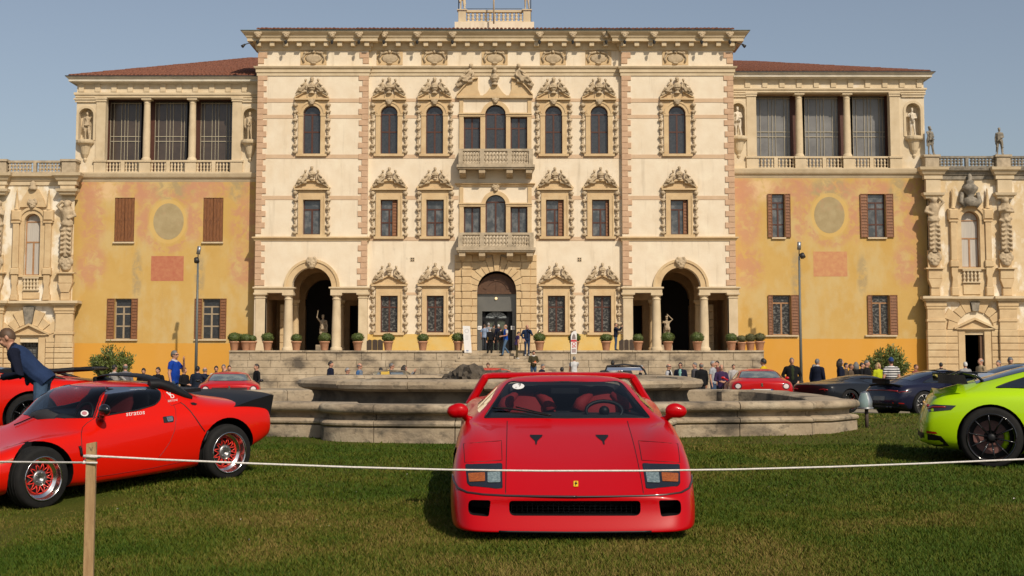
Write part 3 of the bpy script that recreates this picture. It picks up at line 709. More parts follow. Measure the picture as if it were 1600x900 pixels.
        link('mask', MASK, root, (cx, YC-.16, C[3]+.2), None, (.8,)*3)
    # upper broken segmental pediment with two reclining statues and a bust
    mb = MB(); zt = z(151.5); p0, p1 = x(713.5, 150), x(832.5, 150); pc = x(773, 150)
    mb.box(p0, p1, YC-.25, YC+.02, zt-.1, zt+.06)
    for s in (-1, 1):
        e = pc + s*(p1-p0)/2; n = 8; hh = z(121)-zt; w = (p1-p0)/2*.56
        outer = [(e - s*w*i/n, zt+.06 + hh*.95*sin(PI/2*i/n)*.92) for i in range(n+1)]
        inner = [(e - s*w*1.0, zt+.06 + .45), (e - s*w*1.12, zt+.06)]
        mb.prism(outer + [(outer[-1][0], outer[-1][1]-.3)] + inner + [(e, zt+.06)], YC-.10, YC+.02)
        rim = [(q[0], q[1]+.10) for q in outer]
        for i in range(n): mb.prism([outer[i], outer[i+1], rim[i+1], rim[i]], YC-.28, YC+.02)
        link('reclining_figure', RECL[s % 3], root, (e - s*w*.62, YC-.25, zt+hh*.72), None, (s*1.25, 1.2, 1.15))
    n = 10; mb.prism([(pc-.75+1.5*i/n, zt+.06+.85*math.exp(-((i/n-.5)*3.3)**2)) for i in range(n+1)] + [(pc+.75, zt+.059), (pc-.75, zt+.059)], YC-.1, YC+.02)
    mb.obj('broken_pediment', STONE, root)
    link('bust', BUSTS[0], root, (pc, YC-.2, z(134)), None, (1.0, 1.0, 1.0))
    mb = MB(); zl = z(291.5); moulding(mb, x(716,290), x(831,290), YC, YC+.1, [(0,zl),(.1,zl+.02),(.1,zl+.1),(.22,zl+.16),(.22,zl+.22),(0,zl+.24)]); mb.obj('cornice', STONE, root)
    # pale panels beside serliana arches are the wall itself
    # balconies
    for (yr, ys, yb, sx0, sx1, lab) in ((236, 260.5, 264.5, 717.5, 832.5, 'upper'), (365.5, 388.5, 393, 717, 833.5, 'lower')):
        b0, b1 = x(sx0, yr), x(sx1, yr); zr, zs_, zbm = z(yr), z(ys), z(yb)
        mb = MB(); mb.box(b0-.12, b1+.12, YC-1.15, YC+.02, zbm, zs_); mb.box(b0-.05, b1+.05, YC-1.07, YC+.02, zbm-.1, zbm-.002)
        bal = mb.obj('balcony', BALU, root); sub(bal); yf = YC - 1.05
        mb = MB(); mb.box(b0, b1, yf, yf+.26, zr-.14, zr); mb.box(b0, b1, yf+.02, yf+.24, zs_, zs_+.1)
        for s_, e_ in ((b0, b0+.26), (b1-.26, b1)): mb.box(s_, e_, yf+.262, YC, zr-.14, zr); mb.box(s_+.02, e_-.02, yf+.262, YC, zs_, zs_+.1)
        pw = .28; pcs = [b0+pw/2, b0+(b1-b0)*.315, b0+(b1-b0)*.685, b1-pw/2]
        for c in pcs: mb.box(c-pw/2, c+pw/2, yf-.03, yf+.29, zs_+.002, zr-.142)
        mb.obj('rail', BALU, bal); bm_ = baluster_mesh(zr-.14-zs_-.1, .115)
        for k in range(3):
            for i in range(6 if k != 1 else 7):
                nn = 6 if k != 1 else 7; a, b = pcs[k]+pw/2, pcs[k+1]-pw/2
                link('baluster', bm_, bal, (a+(b-a)*(i+.5)/nn, yf+.13, zs_+.1))
        for i in range(3):
            for xx in (b0+.13, b1-.13): link('baluster', bm_, bal, (xx, yf+.42+.25*i, zs_+.1))
        for c in pcs:
            c = min(max(c, b0+.25), b1-.25)
            MB().prism([(YC-.98,zbm-.102),(YC+.02,zbm-.102),(YC+.02,zbm-.62),(YC-.35,zbm-.56),(YC-.55,zbm-.42),(YC-.80,zbm-.46),(YC-.98,zbm-.36)], c-.2, c+.2, axis='x').obj('bracket', SCULP, bal)
    # portal: rusticated blocks, voussoirs
    zA = z(398); zsp = z(454); X0, X1 = x(710.5, 470), x(838.5, 470); rows_ = 16
    for s in (-1, 1):
        e = X0 if s == -1 else X1; din = DX0 if s == -1 else DX1
        for i in range(13):
            a = ZT + (zA-ZT)*i/13; b = ZT + (zA-ZT)*(i+1)/13; mid_ = (a+b)/2
            w = abs(din - e); cuts = [0, .33, .72, 1.0] if i % 2 else [0, .30, .78, 1.0]
            lim = w
            if a > zsp - .1:
                dz = b - zsp; rr = rD + .02
                lim = w + (rD - math.sqrt(max(0, (rD+.55)**2 - min(dz, rD+.5)**2))) if dz < rD + .5 else w + rD*.5
                lim = min(lim, w + rD*.62)
            for j in range(3):
                p, q = w*cuts[j], w*cuts[j+1]
                if j == 2: q = lim
                if q - p < .1: continue
                if j == 2 and a > zsp - .1 and lim < w*.8: continue
                prd = .10 if j != 1 else .20
                xa, xb = e - s*p, e - s*q
                MB().bbox(xa, xb, YC-prd-.04*(j == 2 and i % 2), YC+.02, a+.012, b-.012, .03).obj('ashlar_block', STONE, root)
    cxd = (DX0+DX1)/2; nv = 13
    for i in range(nv):
        a0, a1 = PI*i/nv+.012, PI*(i+1)/nv-.012; ro = rD + (.62 if i % 2 else .80)
        if i in (5, 7): ro = rD + .95
        if i == 6: ro = rD + 1.12
        pts = [(cxd+rD*cos(a0), zsp+rD*sin(a0)), (cxd+rD*cos(a1), zsp+rD*sin(a1)), (cxd+ro*cos(a1), zsp+ro*sin(a1)), (cxd+ro*cos(a0), zsp+ro*sin(a0))]
        MB().prism(pts, YC-(.16 if i != 6 else .26)-.012*(i % 2), YC+.02).obj('voussoir', STONE, root)
    mb = MB(); moulding(mb, X0+.5, X1-.5, YC, YC+.1, [(0,zA),(.22,zA),(.28,zA+.12),(.36,zA+.18),(0,zA+.2)]); mb.obj('portal_cornice', STONE, root)
    # doorway
    zi = z(458.5); mb = MB(); n = 16; yd = YC + .42
    mb.add([(cxd+(rD+.02)*cos(PI*i/n), yd, zi+(rD+.05)*sin(PI*i/n)) for i in range(n+1)], [tuple(range(n+1))])
    arch_band(mb, cxd, zi+.12, rD*.55, rD*.72, yd-.05, yd+.01, 14, .25, PI-.25); mb.box(cxd-rD, cxd+rD, yd-.07, yd+.01, zi-.02, zi+.1); mb.box(cxd-.05, cxd+.05, yd-.05, yd+.01, zi+.1, zi+rD*.6)
    mb.obj('wooden_tympanum', mat('dark_brown_old_wood', (0.105, 0.048, 0.02), .6, (0.06, 0.026, 0.012), 5, .8, .3, 20), root)
    mb = MB(); gx0, gx1 = DX0+.02, DX1-.02; zd = z(486)
    wall_holes(mb, gx0, gx1, ZT, zi-.03, yd+.1, [(x(753,520), x(800.5,520), ZT, zd)], .3); dr = mb.obj('glass_entrance', mat('grey_entrance_panel', (0.10, 0.098, 0.09), .16, (0.15, 0.145, 0.13), .9, .7, 0, spec=.8), root); sub(dr)
    mb = MB(); mb.sphere((x(775,466), yd+.04, z(466)), .09); mb.obj('entrance_lamp', flat('warm_lamp_globe', (0.8, .6, .35), .4, emit=((1, .7, .35), .8)), dr)
    dx0, dx1 = x(758,520), x(792,520); mb = MB()
    for a in (dx0, (dx0+dx1)/2, dx1): mb.box(a-.07, a+.07, yd+.3, yd+.38, ZT, z(499))
    mb.box(dx0, dx1, yd+.302, yd+.378, z(499), z(497)); mb.box(x(753,520), dx0, yd+.45, yd+.5, ZT, zd); mb.box(dx1, x(800.5,520), yd+.45, yd+.5, ZT, zd); mb.obj('door_frame', BLACKP, dr)
    mb = MB(); mb.box(dx0, dx1, yd+.42, yd+.43, ZT, z(499)); mb.obj('door_glass', mat('door_glass_garden', (0.03, 0.032, 0.03), .08, (0.10, 0.115, 0.085), 1.6, .9, 0, spec=.7, contrast=(.45, .6)), dr)
    mb = MB(); n = 10; rl = (dx1-dx0)/2*.98; cc = (dx0+dx1)/2; zf = z(496.5)
    mb.add([(cc+rl*cos(PI*i/n), yd+.40, zf+.42*sin(PI*i/n)) for i in range(n+1)], [tuple(range(n+1))]); mb.obj('fanlight', mat('fanlight_glass', (0.13, 0.145, 0.15), .15, (0.30, 0.32, 0.32), 6, .9, 0, contrast=(.45, .58)), dr)
    mb = MB()
    for i in range(1, 6): a = PI*i/6; mb.tube([(cc, yd+.39, zf+.02), (cc+rl*cos(a), yd+.39, zf+.42*sin(a))], .018, 4)
    mb.obj('fanlight_bars', IRON, dr)
    for p, lab in ((749.3, 'white notice on the left side of the entrance'), (801.5, 'white notice on the right side of the entrance')):
        mb = MB(); mb.box(x(p-3.2,512), x(p+3.2,512), yd+.06, yd+.08, z(515), z(509)); q = mb.obj('notice', WHITE, dr)
        mb = MB()
        for i in range(3): mb.box(x(p-2.2+1.2*i,512), x(p-1.4+1.2*i,512), yd+.052, yd+.058, z(513), z(511)); 
        mb.obj('notice_print', flat('grey_print', (.25, .25, .25)), dr)
    # string bands of the centre
    for (y0, y1, brk) in ((154, 159, up), (180, 185, up), (241.5, 247.5, None), (306, 312, mid), (370, 376, None), (457, 461, low)):
        xs = [XL1+.02]
        if brk: 
            for c, a, b in brk: xs += [x(a,(y0+y1)/2)-.52, x(b,(y0+y1)/2)+.52]
        if y0 > 400: cut = (X0, X1)
        elif y0 in (154, 180, 306): cut = (x(718,200)-.05, x(829,200)+.05)
        else: cut = (x(716,250)-.2, x(833,250)+.2)
        k = 1 + (len(xs)-1)//2; 
        seq = sorted(xs + list(cut) + [XR0-.02])
        for i in range(0, len(seq), 2): MB().box(seq[i], seq[i+1], YC-.022, YC+.01, z(y1), z(y0)).obj('band', PINKB, root)
    # entablature and cornice, broken forward over the towers
    def entab(Fx, a, b, Y, nm):
        zf0, zf1 = Fx.z(118.5), Fx.z(103); mb = MB()
        moulding(mb, a, b, Y, Y+.2, [(0,zf0),(.06,zf0),(.06,zf0+.2),(.12,zf0+.22),(.12,zf0+.42),(.22,zf0+.5),(.26,zf0+.6),(0,zf0+.66)]); mb.obj('frieze_moulding', CORN, root)
        z0, zd_, zc, zt = Fx.z(79), Fx.z(74.5), Fx.z(67.5), Fx.z(53); Yb_ = Y + 3
        mb = MB(); moulding(mb, a, b, Y, Yb_, [(0,z0),(.12,z0+.02),(.16,zd_),(.22,zc),(.62,zc+.01),(.62,zc+.20),(.68,zc+.24),(.74,zc+.38),(.92,zt-.08),(.96,zt),(0,zt+.02)]); mb.obj('cornice', CORN, root)
        n = int((b-a)/.88)
        for i in range(n+1):
            c = a + .1 + (b-a-.2)*i/n
            MB().box(c-.15, c+.15, Y-.50, Y-.15, zd_+.02, zc+.005).obj('dentil', CORN, root)
        mb = MB(); moulding(mb, a, b, Y, Yb_, [(.90,zt+.002),(1.0,zt+.01),(1.0,zt+.05),(.9,zt+.07)]); mb.obj('gutter', COPPER, root)
    entab(FT, XL0, XL1, YT, 'l'); entab(FC, XL1+.02, XR0-.02, YC, 'c'); entab(FT, XR0, XR1, YT, 'r')
    # lion heads with floodlights under them
    lm = make_mask(.26)
    for p in (403, 447, 519, 561, 600, 652, 707, 843, 895, 947, 976, 1022, 1096, 1140):
        tw = p < 575 or p > 972; Y = (YT if tw else YC) - .86; Fx = FT if tw else FC
        link('lion_head', lm, root, (Fx.x(p, 59)*.991, Y, Fx.z(58.5)))
        mb = MB(); xx = Fx.x(p, 70)*.992; mb.tube([(xx,Y+.25,Fx.z(66)),(xx,Y-.02,Fx.z(70))], .03, 6); mb.lathe([(.05,0),(.10,.12),(.10,.22)], (xx, Y-.02, Fx.z(73.5)), 8); mb.obj('floodlight', IRON, root)
    for sx, sg in ((FT.x(397, 70), -1), (FT.x(1146, 70), 1)):
        mb = MB(); zz = FT.z(72); mb.tube([(sx, YT-.5, zz+.15), (sx+sg*.45, YT-.75, zz-.05)], .03, 6); mb.tube([(sx+sg*.45, YT-.75, zz-.05), (sx+sg*.62, YT-.85, zz-.22)], [.06, .12], 8); mb.obj('floodlight', IRON, root)
    # plaques in the frieze
    for p in (490, 609, 679, 773, 864, 935, 1055):
        tw = p < 575 or p > 972; Fx = FT if tw else FC; Y = Fx.Y; c = Fx.x(p, 90); zz = Fx.z(90.5); mb = MB()
        mb.box(c-.85, c+.85, Y-.03, Y+.02, Fx.z(101.5), Fx.z(80)); mb.obj('frieze_panel', STONE, root)
        mb = MB(); mb.sphere((c,Y-.04,zz-.05), (.55,.05,.30)); 
        for s in (-1, 1): mb.tube([(c+s*.62,Y-.07,zz-.3),(c+s*.72,Y-.08,zz),(c+s*.5,Y-.08,zz+.3),(c+s*.15,Y-.08,zz+.36)], .07, 6); mb.sphere((c+s*.55,Y-.08,zz+.3), .11)
        mb.sphere((c,Y-.08,zz+.38), .11); mb.sphere((c,Y-.08,zz-.36), (.2,.08,.07)); mb.obj('cartouche', SCULP, root)
    # small pierced vents
    for p in (644.5, 905.5):
        mb = MB(); c = x(p, 405); zz = z(405.5); mb.box(c-.13, c+.13, YC-.03, YC+.02, zz-.13, zz+.13); v = mb.obj('vent', SCULP, root)
        sub(v); mb = MB(); 
        for i in (-1, 1):
            for j in (-1, 1): mb.box(c+i*.06-.035, c+i*.06+.035, YC-.036, YC-.02, zz+j*.06-.035, zz+j*.06+.035)
        mb.obj('vent_hole', DARKIN, v)
    # low roof
    zt = FT.z(53.5); e = Vector((XL0-.15, YT-.15, zt+.0)); 
    mb = MB(); mb.box(XL0, XR1, YT+.02, YT+.5, zt, FT.z(48.5)); mb.obj('eaves_wall', mat('pale_eaves', (0.66, 0.58, 0.45), .85, (0.42, 0.40, 0.33), 2.5, .8), root)
    ze = FT.z(48); A = (XL0-.08, YT-.5, ze); B = (XR1+.08, YT-.5, ze)
    roof_tiles('roof_tiles', root, (A, B), ((XL0+7, YB-9, ze+1.75), (XR1-7, YB-9, ze+1.75)))
    mb = MB(); mb.box(XL0-.05, XR1+.05, YT-.42, YT+.1, ze-.14, ze-.02); mb.obj('eaves_board', IRON, root)
    mb = MB(); mb.box(XL0, XR1, YC+7, YB, ZT, zt); mb.obj('inner_mass', DARKIN, root)
    # rooftop belvedere balustrade
    yb_ = 100.0; FB = Facade(yb_)
    b0, b1 = FB.x(715, 20), FB.x(830, 20)
    mb = MB(); mb.box(b0-.2, b1+.2, yb_-.2, yb_+4, FB.z(60), FB.z(35)); mb.obj('belvedere_base', PLASTER, root)
    balustrade(root, FB.x(728.5,20), FB.x(817,20), FB.z(35.5), FB.z(15.5), yb_, 13, depth=.3, rail=.16, r=.13, m=CORN)
    for a, b in ((716, 728), (817.5, 829)):
        mb = MB(); mb.bbox(FB.x(a,25), FB.x(b,25), yb_-.1, yb_+.5, FB.z(36), FB.z(17), .02); moulding(mb, FB.x(a,25), FB.x(b,25), yb_-.1, yb_+.5, [(0,FB.z(17)),(.08,FB.z(16.5)),(.08,FB.z(15)),(0,FB.z(14.8))]); mb.obj('pedestal', CORN, root)
    mb = MB()
    for a in (716, 829.5): mb.tube([(FB.x(a,20), yb_+.7, FB.z(36)), (FB.x(a,20), yb_+.7, FB.z(-30))], .035, 6)
    mb.tube([(FB.x(728,20), yb_+.15, FB.z(15)), (FB.x(729,20), yb_+.15, FB.z(13)), (FB.x(816,20), yb_+.15, FB.z(13)), (FB.x(817,20), yb_+.15, FB.z(15))], .022, 6)
    mb.obj('iron_rails', IRON, root)
central()
fb = Facade(99.0); o = MB().tube([(fb.x(771.5,20),99.0,fb.z(37)),(fb.x(771.5,20),99.0,fb.z(-60))], .06, 8).obj('flagpole', CORN)
tag(o, 'slim pale flagpole rising from the roof of the central block', 'flagpole')
# ============================================================ LOGGIA WINGS
def fresco_wall_mat(name, X0, X1, zd, cx, ovz, rcz):
    """ochre wall with faded fresco patches (pinkish clouds of pigment in bands)"""
    m = mat(name, (0.55, 0.36, 0.115), 0.92, (0.51, 0.315, 0.085), .55, .9, .25, 9,
        stain=[((0.55, 0.405, 0.18), .8, (1, 1, .5), .75, .46, .62), ((0.40, 0.25, 0.13), 1.4, (1.4, 1, .2), .35, .60, .8)])
    N = m.node_tree.nodes; L = m.node_tree.links; b = N['Principled BSDF']; src = b.inputs['Base Color'].links[0].from_socket
    pos = N.new('ShaderNodeNewGeometry').outputs['Position']; sx = N.new('ShaderNodeSeparateXYZ'); L.new(pos, sx.inputs[0])
    def math_(op, a, b_=None, c=None):
        q = N.new('ShaderNodeMath'); q.operation = op; q.use_clamp = False
        for i, v in enumerate((a, b_, c)):
            if v is None: continue
            if isinstance(v, (int, float)): q.inputs[i].default_value = v
            else: L.new(v, q.inputs[i])
        return q.outputs[0]
    def sstep(v, a, c):
        r = N.new('ShaderNodeMapRange'); r.interpolation_type = 'SMOOTHSTEP'; r.inputs['From Min'].default_value = a; r.inputs['From Max'].default_value = c; L.new(v, r.inputs['Value']); return r.outputs[0]
    def noise(s, d=7, off=0):
        n = N.new('ShaderNodeTexNoise'); n.inputs['Scale'].default_value = s; n.inputs['Detail'].default_value = d; n.inputs['Roughness'].default_value = .65; n.inputs['Distortion'].default_value = .6
        mp = N.new('ShaderNodeMapping'); mp.inputs['Location'].default_value = (off, 0, off); L.new(pos, mp.inputs[0]); L.new(mp.outputs[0], n.inputs['Vector']); return n.outputs['Fac']
    def mixc(f, A, B):
        x = N.new('ShaderNodeMix'); x.data_type = 'RGBA'; L.new(f, x.inputs['Factor']); i = [q for q in x.inputs if q.type == 'RGBA']; L.new(A, i[0])
        i[1].default_value = (*B, 1); return [q for q in x.outputs if q.type == 'RGBA'][0]
    def ell(x, z, rx, rz):
        a = math_('DIVIDE', math_('SUBTRACT', sx.outputs['X'], x), rx); c = math_('DIVIDE', math_('SUBTRACT', sx.outputs['Z'], z), rz)
        return math_('SQRT', math_('ADD', math_('MULTIPLY', a, a), math_('MULTIPLY', c, c)))
    out = src
    def blotch(out, x, z, rx, rz, c, amt, sc=1.5, off=0):
        d = ell(x, z, rx, rz); f = math_('MULTIPLY', sstep(d, 1.15, .55), sstep(noise(sc, 7, off), .36, .60)); return mixc(math_('MULTIPLY', f, amt), out, c)
    PK = (0.50, 0.245, 0.14); GY = (0.36, 0.27, 0.14); PALE = (0.66, 0.45, 0.24)
    W = X1 - X0; zt = FW.z(278)
    for i, (u, w, c) in enumerate(((.04,.09,PK),(.17,.09,PALE),(.31,.10,PK),(.38,.07,PK),(.52,.13,GY),(.63,.07,PK),(.72,.12,PK),(.86,.06,GY),(.95,.07,PK))):
        out = blotch(out, X0+W*u, zt-.75, W*w, .85, c, .9, 1.6, i*3.1)
    for i, (u, py, w, h, c) in enumerate(((.10,345,.08,1.9,PK),(.90,345,.09,1.9,PK),(.10,415,.09,1.6,PK),(.90,415,.09,1.6,PK),(.36,340,.04,1.8,PK),(.64,340,.05,1.8,PK),(.34,430,.03,1.9,GY),(.67,430,.03,1.5,GY),(.08,300,.08,1.2,PK))):
        out = blotch(out, X0+W*u, FW.z(py), W*w, h, c, .8, 1.9, 20+i*2.3)
    d = ell(cx, ovz, 1.26, 1.5); ring = math_('MULTIPLY', sstep(d, 1.0, .95), .65); out = mixc(ring, out, (0.60, 0.40, 0.13))
    d2 = ell(cx, ovz, 1.5, 1.8); out = mixc(math_('MULTIPLY', math_('SUBTRACT', sstep(d2, 1.35, 1.05), sstep(d2, .95, .85)), math_('MULTIPLY', sstep(noise(2.2, 7, 7), .4, .6), .7)), out, PK)
    # deeper ochre band at the foot
    edge = math_('ADD', sx.outputs['Z'], math_('MULTIPLY', noise(.8), .10)); out = mixc(math_('MULTIPLY', sstep(edge, zd+.06, zd+.02), .85), out, (0.62, 0.29, 0.030))
    L.new(out, b.inputs['Base Color']); return m
def wing(side):
    F = FW; x = F.x; z = F.z; Y = YW; L = side == 'left'
    if L:
        d = dict(x0=115.5, x1=401, ledge=(270, 282), open=((165, 221), (234.5, 292.5), (306, 363)), oy=(153, 249), bal=(250.5, 269.7), corn=(122, 131), frz=(131, 144), nich=((134.5, 11.5), (391.5, 11.5)), ny=(169, 219),
                 up=((179, 210), (317.5, 348.6)), upy=(309, 378), low=((179, 205), (316, 343.6)), lowy=(466.5, 530), oval=(263.5, 346), rect=(236, 287, 400, 439), dado=536)
        lab = 'left loggia wing of the palace with ochre frescoed wall and closed brown upper shutters'
    else:
        d = dict(x0=1143, x1=1448, ledge=(263.5, 276), open=((1181.5, 1243), (1257, 1318), (1332, 1390.5)), oy=(145, 243.5), bal=(244.5, 263), corn=(115.5, 124), frz=(124, 137), nich=((1153.5, 10.5), (1427, 11.5)), ny=(161, 213),
                 up=((1206.5, 1226), (1356, 1383.5)), upy=(303, 371), low=((1207.5, 1236), (1363, 1390)), lowy=(461, 523.5), oval=(1296, 336), rect=(1271, 1324, 393, 432), dado=529)
        lab = 'right loggia wing of the palace with ochre frescoed wall and open louvred shutters'
    X0, X1 = x(d['x0'], 330), x(d['x1'], 330)
    if L: X1 = FT.x(400) + .3
    else: X0 = FT.x(1148) - .3
    root = thing('loggia_wing', lab, 'palace wing', ((X0+X1)/2, Y, GZ), world=True)
    zl0, zl1 = z(d['ledge'][1]), z(d['ledge'][0])
    fm = fresco_wall_mat('fresco_wall_' + side, X0, X1, z(d['dado']), x(d['oval'][0]), z(d['oval'][1]), 0)
    H = [(x(a, 340), x(b, 340), z(d['upy'][1]), z(d['upy'][0])) for a, b in d['up']] + [(x(a, 500), x(b, 500), z(d['lowy'][1]), z(d['lowy'][0])) for a, b in d['low']]
    mb = MB(); wall_holes(mb, X0, X1, GZ-.2, zl0, Y, H, .35); mb.obj('fresco_wall', fm, root)
    # painted oval and tablet
    c = (x(d['oval'][0], 340), z(d['oval'][1])); n = 28
    MB().add([(c[0]+1.0*cos(2*PI*i/n), Y-.006, c[1]+1.2*sin(2*PI*i/n)) for i in range(n)], [tuple(range(n))]).obj('painted_oval', mat('fresco_grey_oval', (0.40, 0.315, 0.17), .95, (0.33, 0.25, 0.125), 1.8, .9, .2, 14, stain=[((0.42, 0.24, 0.13), 1.1, (1, 1, 1), .5, .55, .7)]), root)
    r_ = d['rect']; MB().add([(x(r_[0],420),Y-.006,z(r_[3])),(x(r_[1],420),Y-.006,z(r_[3])),(x(r_[1],420),Y-.006,z(r_[2])),(x(r_[0],420),Y-.006,z(r_[2]))], [(0,1,2,3)]).obj('painted_tablet', mat('fresco_red_tablet_' + side, (0.42, 0.135, 0.075) if L else (0.50, 0.22, 0.11), .95, (0.48, 0.20, 0.10) if L else (0.56, 0.30, 0.13), 3.5, .9, .2, 14), root)
    # windows
    for i, h in enumerate(H):
        if i < 2 and L:
            for s in (0, 1):
                a = h[0] + (h[1]-h[0])*s/2; b = a + (h[1]-h[0])/2 - .015
                mb = MB(); mb.box(a+.01, b, Y+.06, Y+.12, h[2]+.02, h[3]-.02); s_ = mb.obj('shutter', WOODO, root); sub(s_)
                for k in range(3): 
                    w = (b-a)/3; MB().bbox(a+.01+w*k, a+w*(k+1)-.01, Y+.03, Y+.07, h[2]+.03, h[3]-.03, .012).obj('plank', WOODO, s_)
                mb = MB(); mb.box(a+.02, b-.01, Y+.02, Y+.045, (h[2]+h[3])/2-.05, (h[2]+h[3])/2+.05); mb.obj('batten', WOODO, s_)
        else:
            make_window(root, *h, Y, False, (WOODG if L else WOODT) if i >= 2 else WOODR, (GLASSD if L else LACE) if i >= 2 else GLASSL, 2, (.30, .66, .80) if i < 2 else ((.32, .62, .80) if L else (.80,)), fw=.06, toplight=True)
            sw = .49 if L else (.28, .52)
            if L: shutter(root, h[0]-.50, h[0]-.01, h[2], h[3], Y-.01); shutter(root, h[1]+.01, h[1]+.42, h[2], h[3], Y-.01)
            else:
                a = .30 if i in (0, 2, 3) else .50; b = .38 if i in (0,) else .52
                shutter(root, h[0]-a, h[0]-.01, h[2], h[3], Y-.05); shutter(root, h[1]+.01, h[1]+b, h[2], h[3], Y-.05)
        mb = MB(); mb.box(h[0]-(.5 if i >= 2 else .05), h[1]+(.45 if i >= 2 else .05), Y-.14, Y+.1, h[2]-.10, h[2]-.002); mb.obj('sill', CORN, root)
    # ledge
    mb = MB(); moulding(mb, X0, X1, Y, Y+1, [(0,zl0-.1),(.05,zl0),(.08,zl0+.12),(.20,zl0+.18),(.24,zl0+.26),(.30,zl1-.08),(.30,zl1),(0,zl1+.002)]); mb.obj('ledge', CORN, root)
    # loggia wall
    zo0, zo1 = zl1, z(d['oy'][0]); zc1 = z(d['corn'][0]); zc0 = z(d['corn'][1]); zf0 = z(d['frz'][1])
    ops = [(x(a, 200), x(b, 200)) for a, b in d['open']]; pA, pB = ops[0][0], ops[2][1]
    ho = [(pA, pB, zo0, zo1)]; nh = []
    for c, hw in d['nich']:
        cx = x(c, 195); w = F.s(hw); ok = X0 + .1 < cx - w and cx + w < X1 - .1
        nh.append((cx-w, cx+w, z(d['ny'][1]), z(d['ny'][0]), True))
    mb = MB(); wall_holes(mb, X0, X1, zl1, zc0, Y, ho + nh, .55)
    wallm = mat('loggia_pale_plaster', (0.66, 0.55, 0.38), .9, (0.56, 0.44, 0.28), 1.2, .8, .3, 10, stain=[((0.40, 0.33, 0.22), 1.5, (1.4, 1, .2), .5, .58, .8), ((0.75, 0.70, 0.62), .8, (1, 1, 1), .5, .55, .7)])
    mb.add([(X0,Y,zl1),(X0,YB,zl1),(X0,YB,zc0),(X0,Y,zc0)], [(0,1,2,3)]); mb.add([(X1,Y,zl1),(X1,YB,zl1),(X1,YB,zc0),(X1,Y,zc0)], [(0,1,2,3)])
    mb.obj('loggia_wall', wallm, root)
    for h in nh:
        mb = MB(); mb.add([(h[0]-.02,Y+.5,h[2]-.02),(h[1]+.02,Y+.5,h[2]-.02),(h[1]+.02,Y+.5,h[3]+.02),(h[0]-.02,Y+.5,h[3]+.02)], [(0,1,2,3)]); mb.obj('niche_back', wallm, root)
    nb = []
    for h in nh:
        cx = (h[0]+h[1])/2; w = (h[1]-h[0])/2; mb = MB()
        arch_band(mb, cx, h[3]-w, w, w+.16, Y-.05, Y+.02, 12); mb.box(h[0]-.16, h[0], Y-.05, Y+.02, h[2], h[3]-w); mb.box(h[1], h[1]+.16, Y-.05, Y+.02, h[2], h[3]-w); mb.obj('niche_frame', CORN, root)
        mb = MB(); mb.lathe([(.04,-1.45),(.12,-1.3),(.10,-1.2),(.24,-.95),(.38,-.4),(.46,-.30),(.56,-.26),(.60,-.18),(.60,-.04),(.5,0)], (cx, Y-.02, h[2]), 14, sm=False, sy=1.0); mb.obj('bracket', CORN, root)
        mb = MB(); zz = z(d['ny'][0]-9) ; mb.box(cx-.75, cx+.75, Y-.10, Y+.02, zz, zz+.16); mb.box(cx-.82, cx+.82, Y-.16, Y+.02, zz+.162, zz+.26); mb.obj('niche_hood', CORN, root)
        nb.append((cx, h[2]))
    # pilasters, columns and pedestals
    zp = z(d['bal'][0]) + .0
    hcol = zo1 - zp
    prof = [(.32,0),(.32,.09),(.29,.15),(.25,.2),(.245,.25),(.245,hcol*.4),(.21,hcol-.42),(.21,hcol-.38),(.24,hcol-.35),(.21,hcol-.3),(.22,hcol-.2),(.3,hcol-.12)]
    for i in (0, 1):
        cx = (ops[i][1]+ops[i+1][0])/2; mb = MB(); mb.lathe(prof, (cx, Y+.28, zp), 16); mb.box(cx-.33, cx+.33, Y-.04, Y+.6, zo1-.12, zo1+.002); mb.obj('column', CORN, root)
        mb = MB(); mb.box(cx-.36, cx+.36, Y-.10, Y+.62, zl1, zp-.12); mb.box(cx-.42, cx+.42, Y-.16, Y+.68, zp-.118, zp); mb.obj('pedestal', CORN, root)
    for s in (0, 1):
        e = pA if s == 0 else pB; sg = -1 if s == 0 else 1; w = .62; mb = MB()
        a, b = sorted((e, e+sg*w)); mb.box(a, b, Y-.08, Y+.02, zp, zo1-.25); mb.box(a-.05, b+.05, Y-.14, Y+.02, zo1-.248, zo1-.1); mb.box(a-.08, b+.08, Y-.18, Y+.02, zo1-.098, zo1+.002)
        mb.box(a-.06, b+.10, Y-.14, Y+.02, zl1+.002, zp-.12); mb.box(a-.12, b+.16, Y-.2, Y+.02, zp-.118, zp-.002); mb.obj('pilaster', CORN, root)
    for i in range(3):
        a, b = ops[i]; a2 = a if i == 0 else a-.02; g = .06
        a3 = a + (.0 if i == 0 else .03); b3 = b - .03; mid_ = (a3+b3)/2
        balustrade(root, a3, b3, zl1+.003, zp+.02, Y+.05, 11, piers=((mid_-.12, mid_+.12),), depth=.22, rail=.11, r=.085, m=CORN)
    # glazing behind
    gl = mat('loggia_glass_' + side, (0.050, 0.036, 0.028) if L else (0.13, 0.125, 0.12), .22, (0.085, 0.06, 0.045) if L else (0.22, 0.215, 0.205), .9, .8, .1, 2, spec=.6)
    yg = Y + 1.25; mull = mat('pale_glazing_bar', (0.40, 0.35, 0.25), .6)
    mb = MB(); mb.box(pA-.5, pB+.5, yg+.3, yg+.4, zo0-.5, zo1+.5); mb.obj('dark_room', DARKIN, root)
    mb = MB(); mb.box(pA-.4, pB+.4, Y+.56, yg+.3, zo1, zo1+.1); mb.box(pA-.4, pA-.3, Y+.56, yg+.3, zo0, zo1); mb.box(pB+.3, pB+.4, Y+.56, yg+.3, zo0, zo1); mb.box(pA-.4, pB+.4, Y+.56, yg+.3, zo0-.1, zo0)
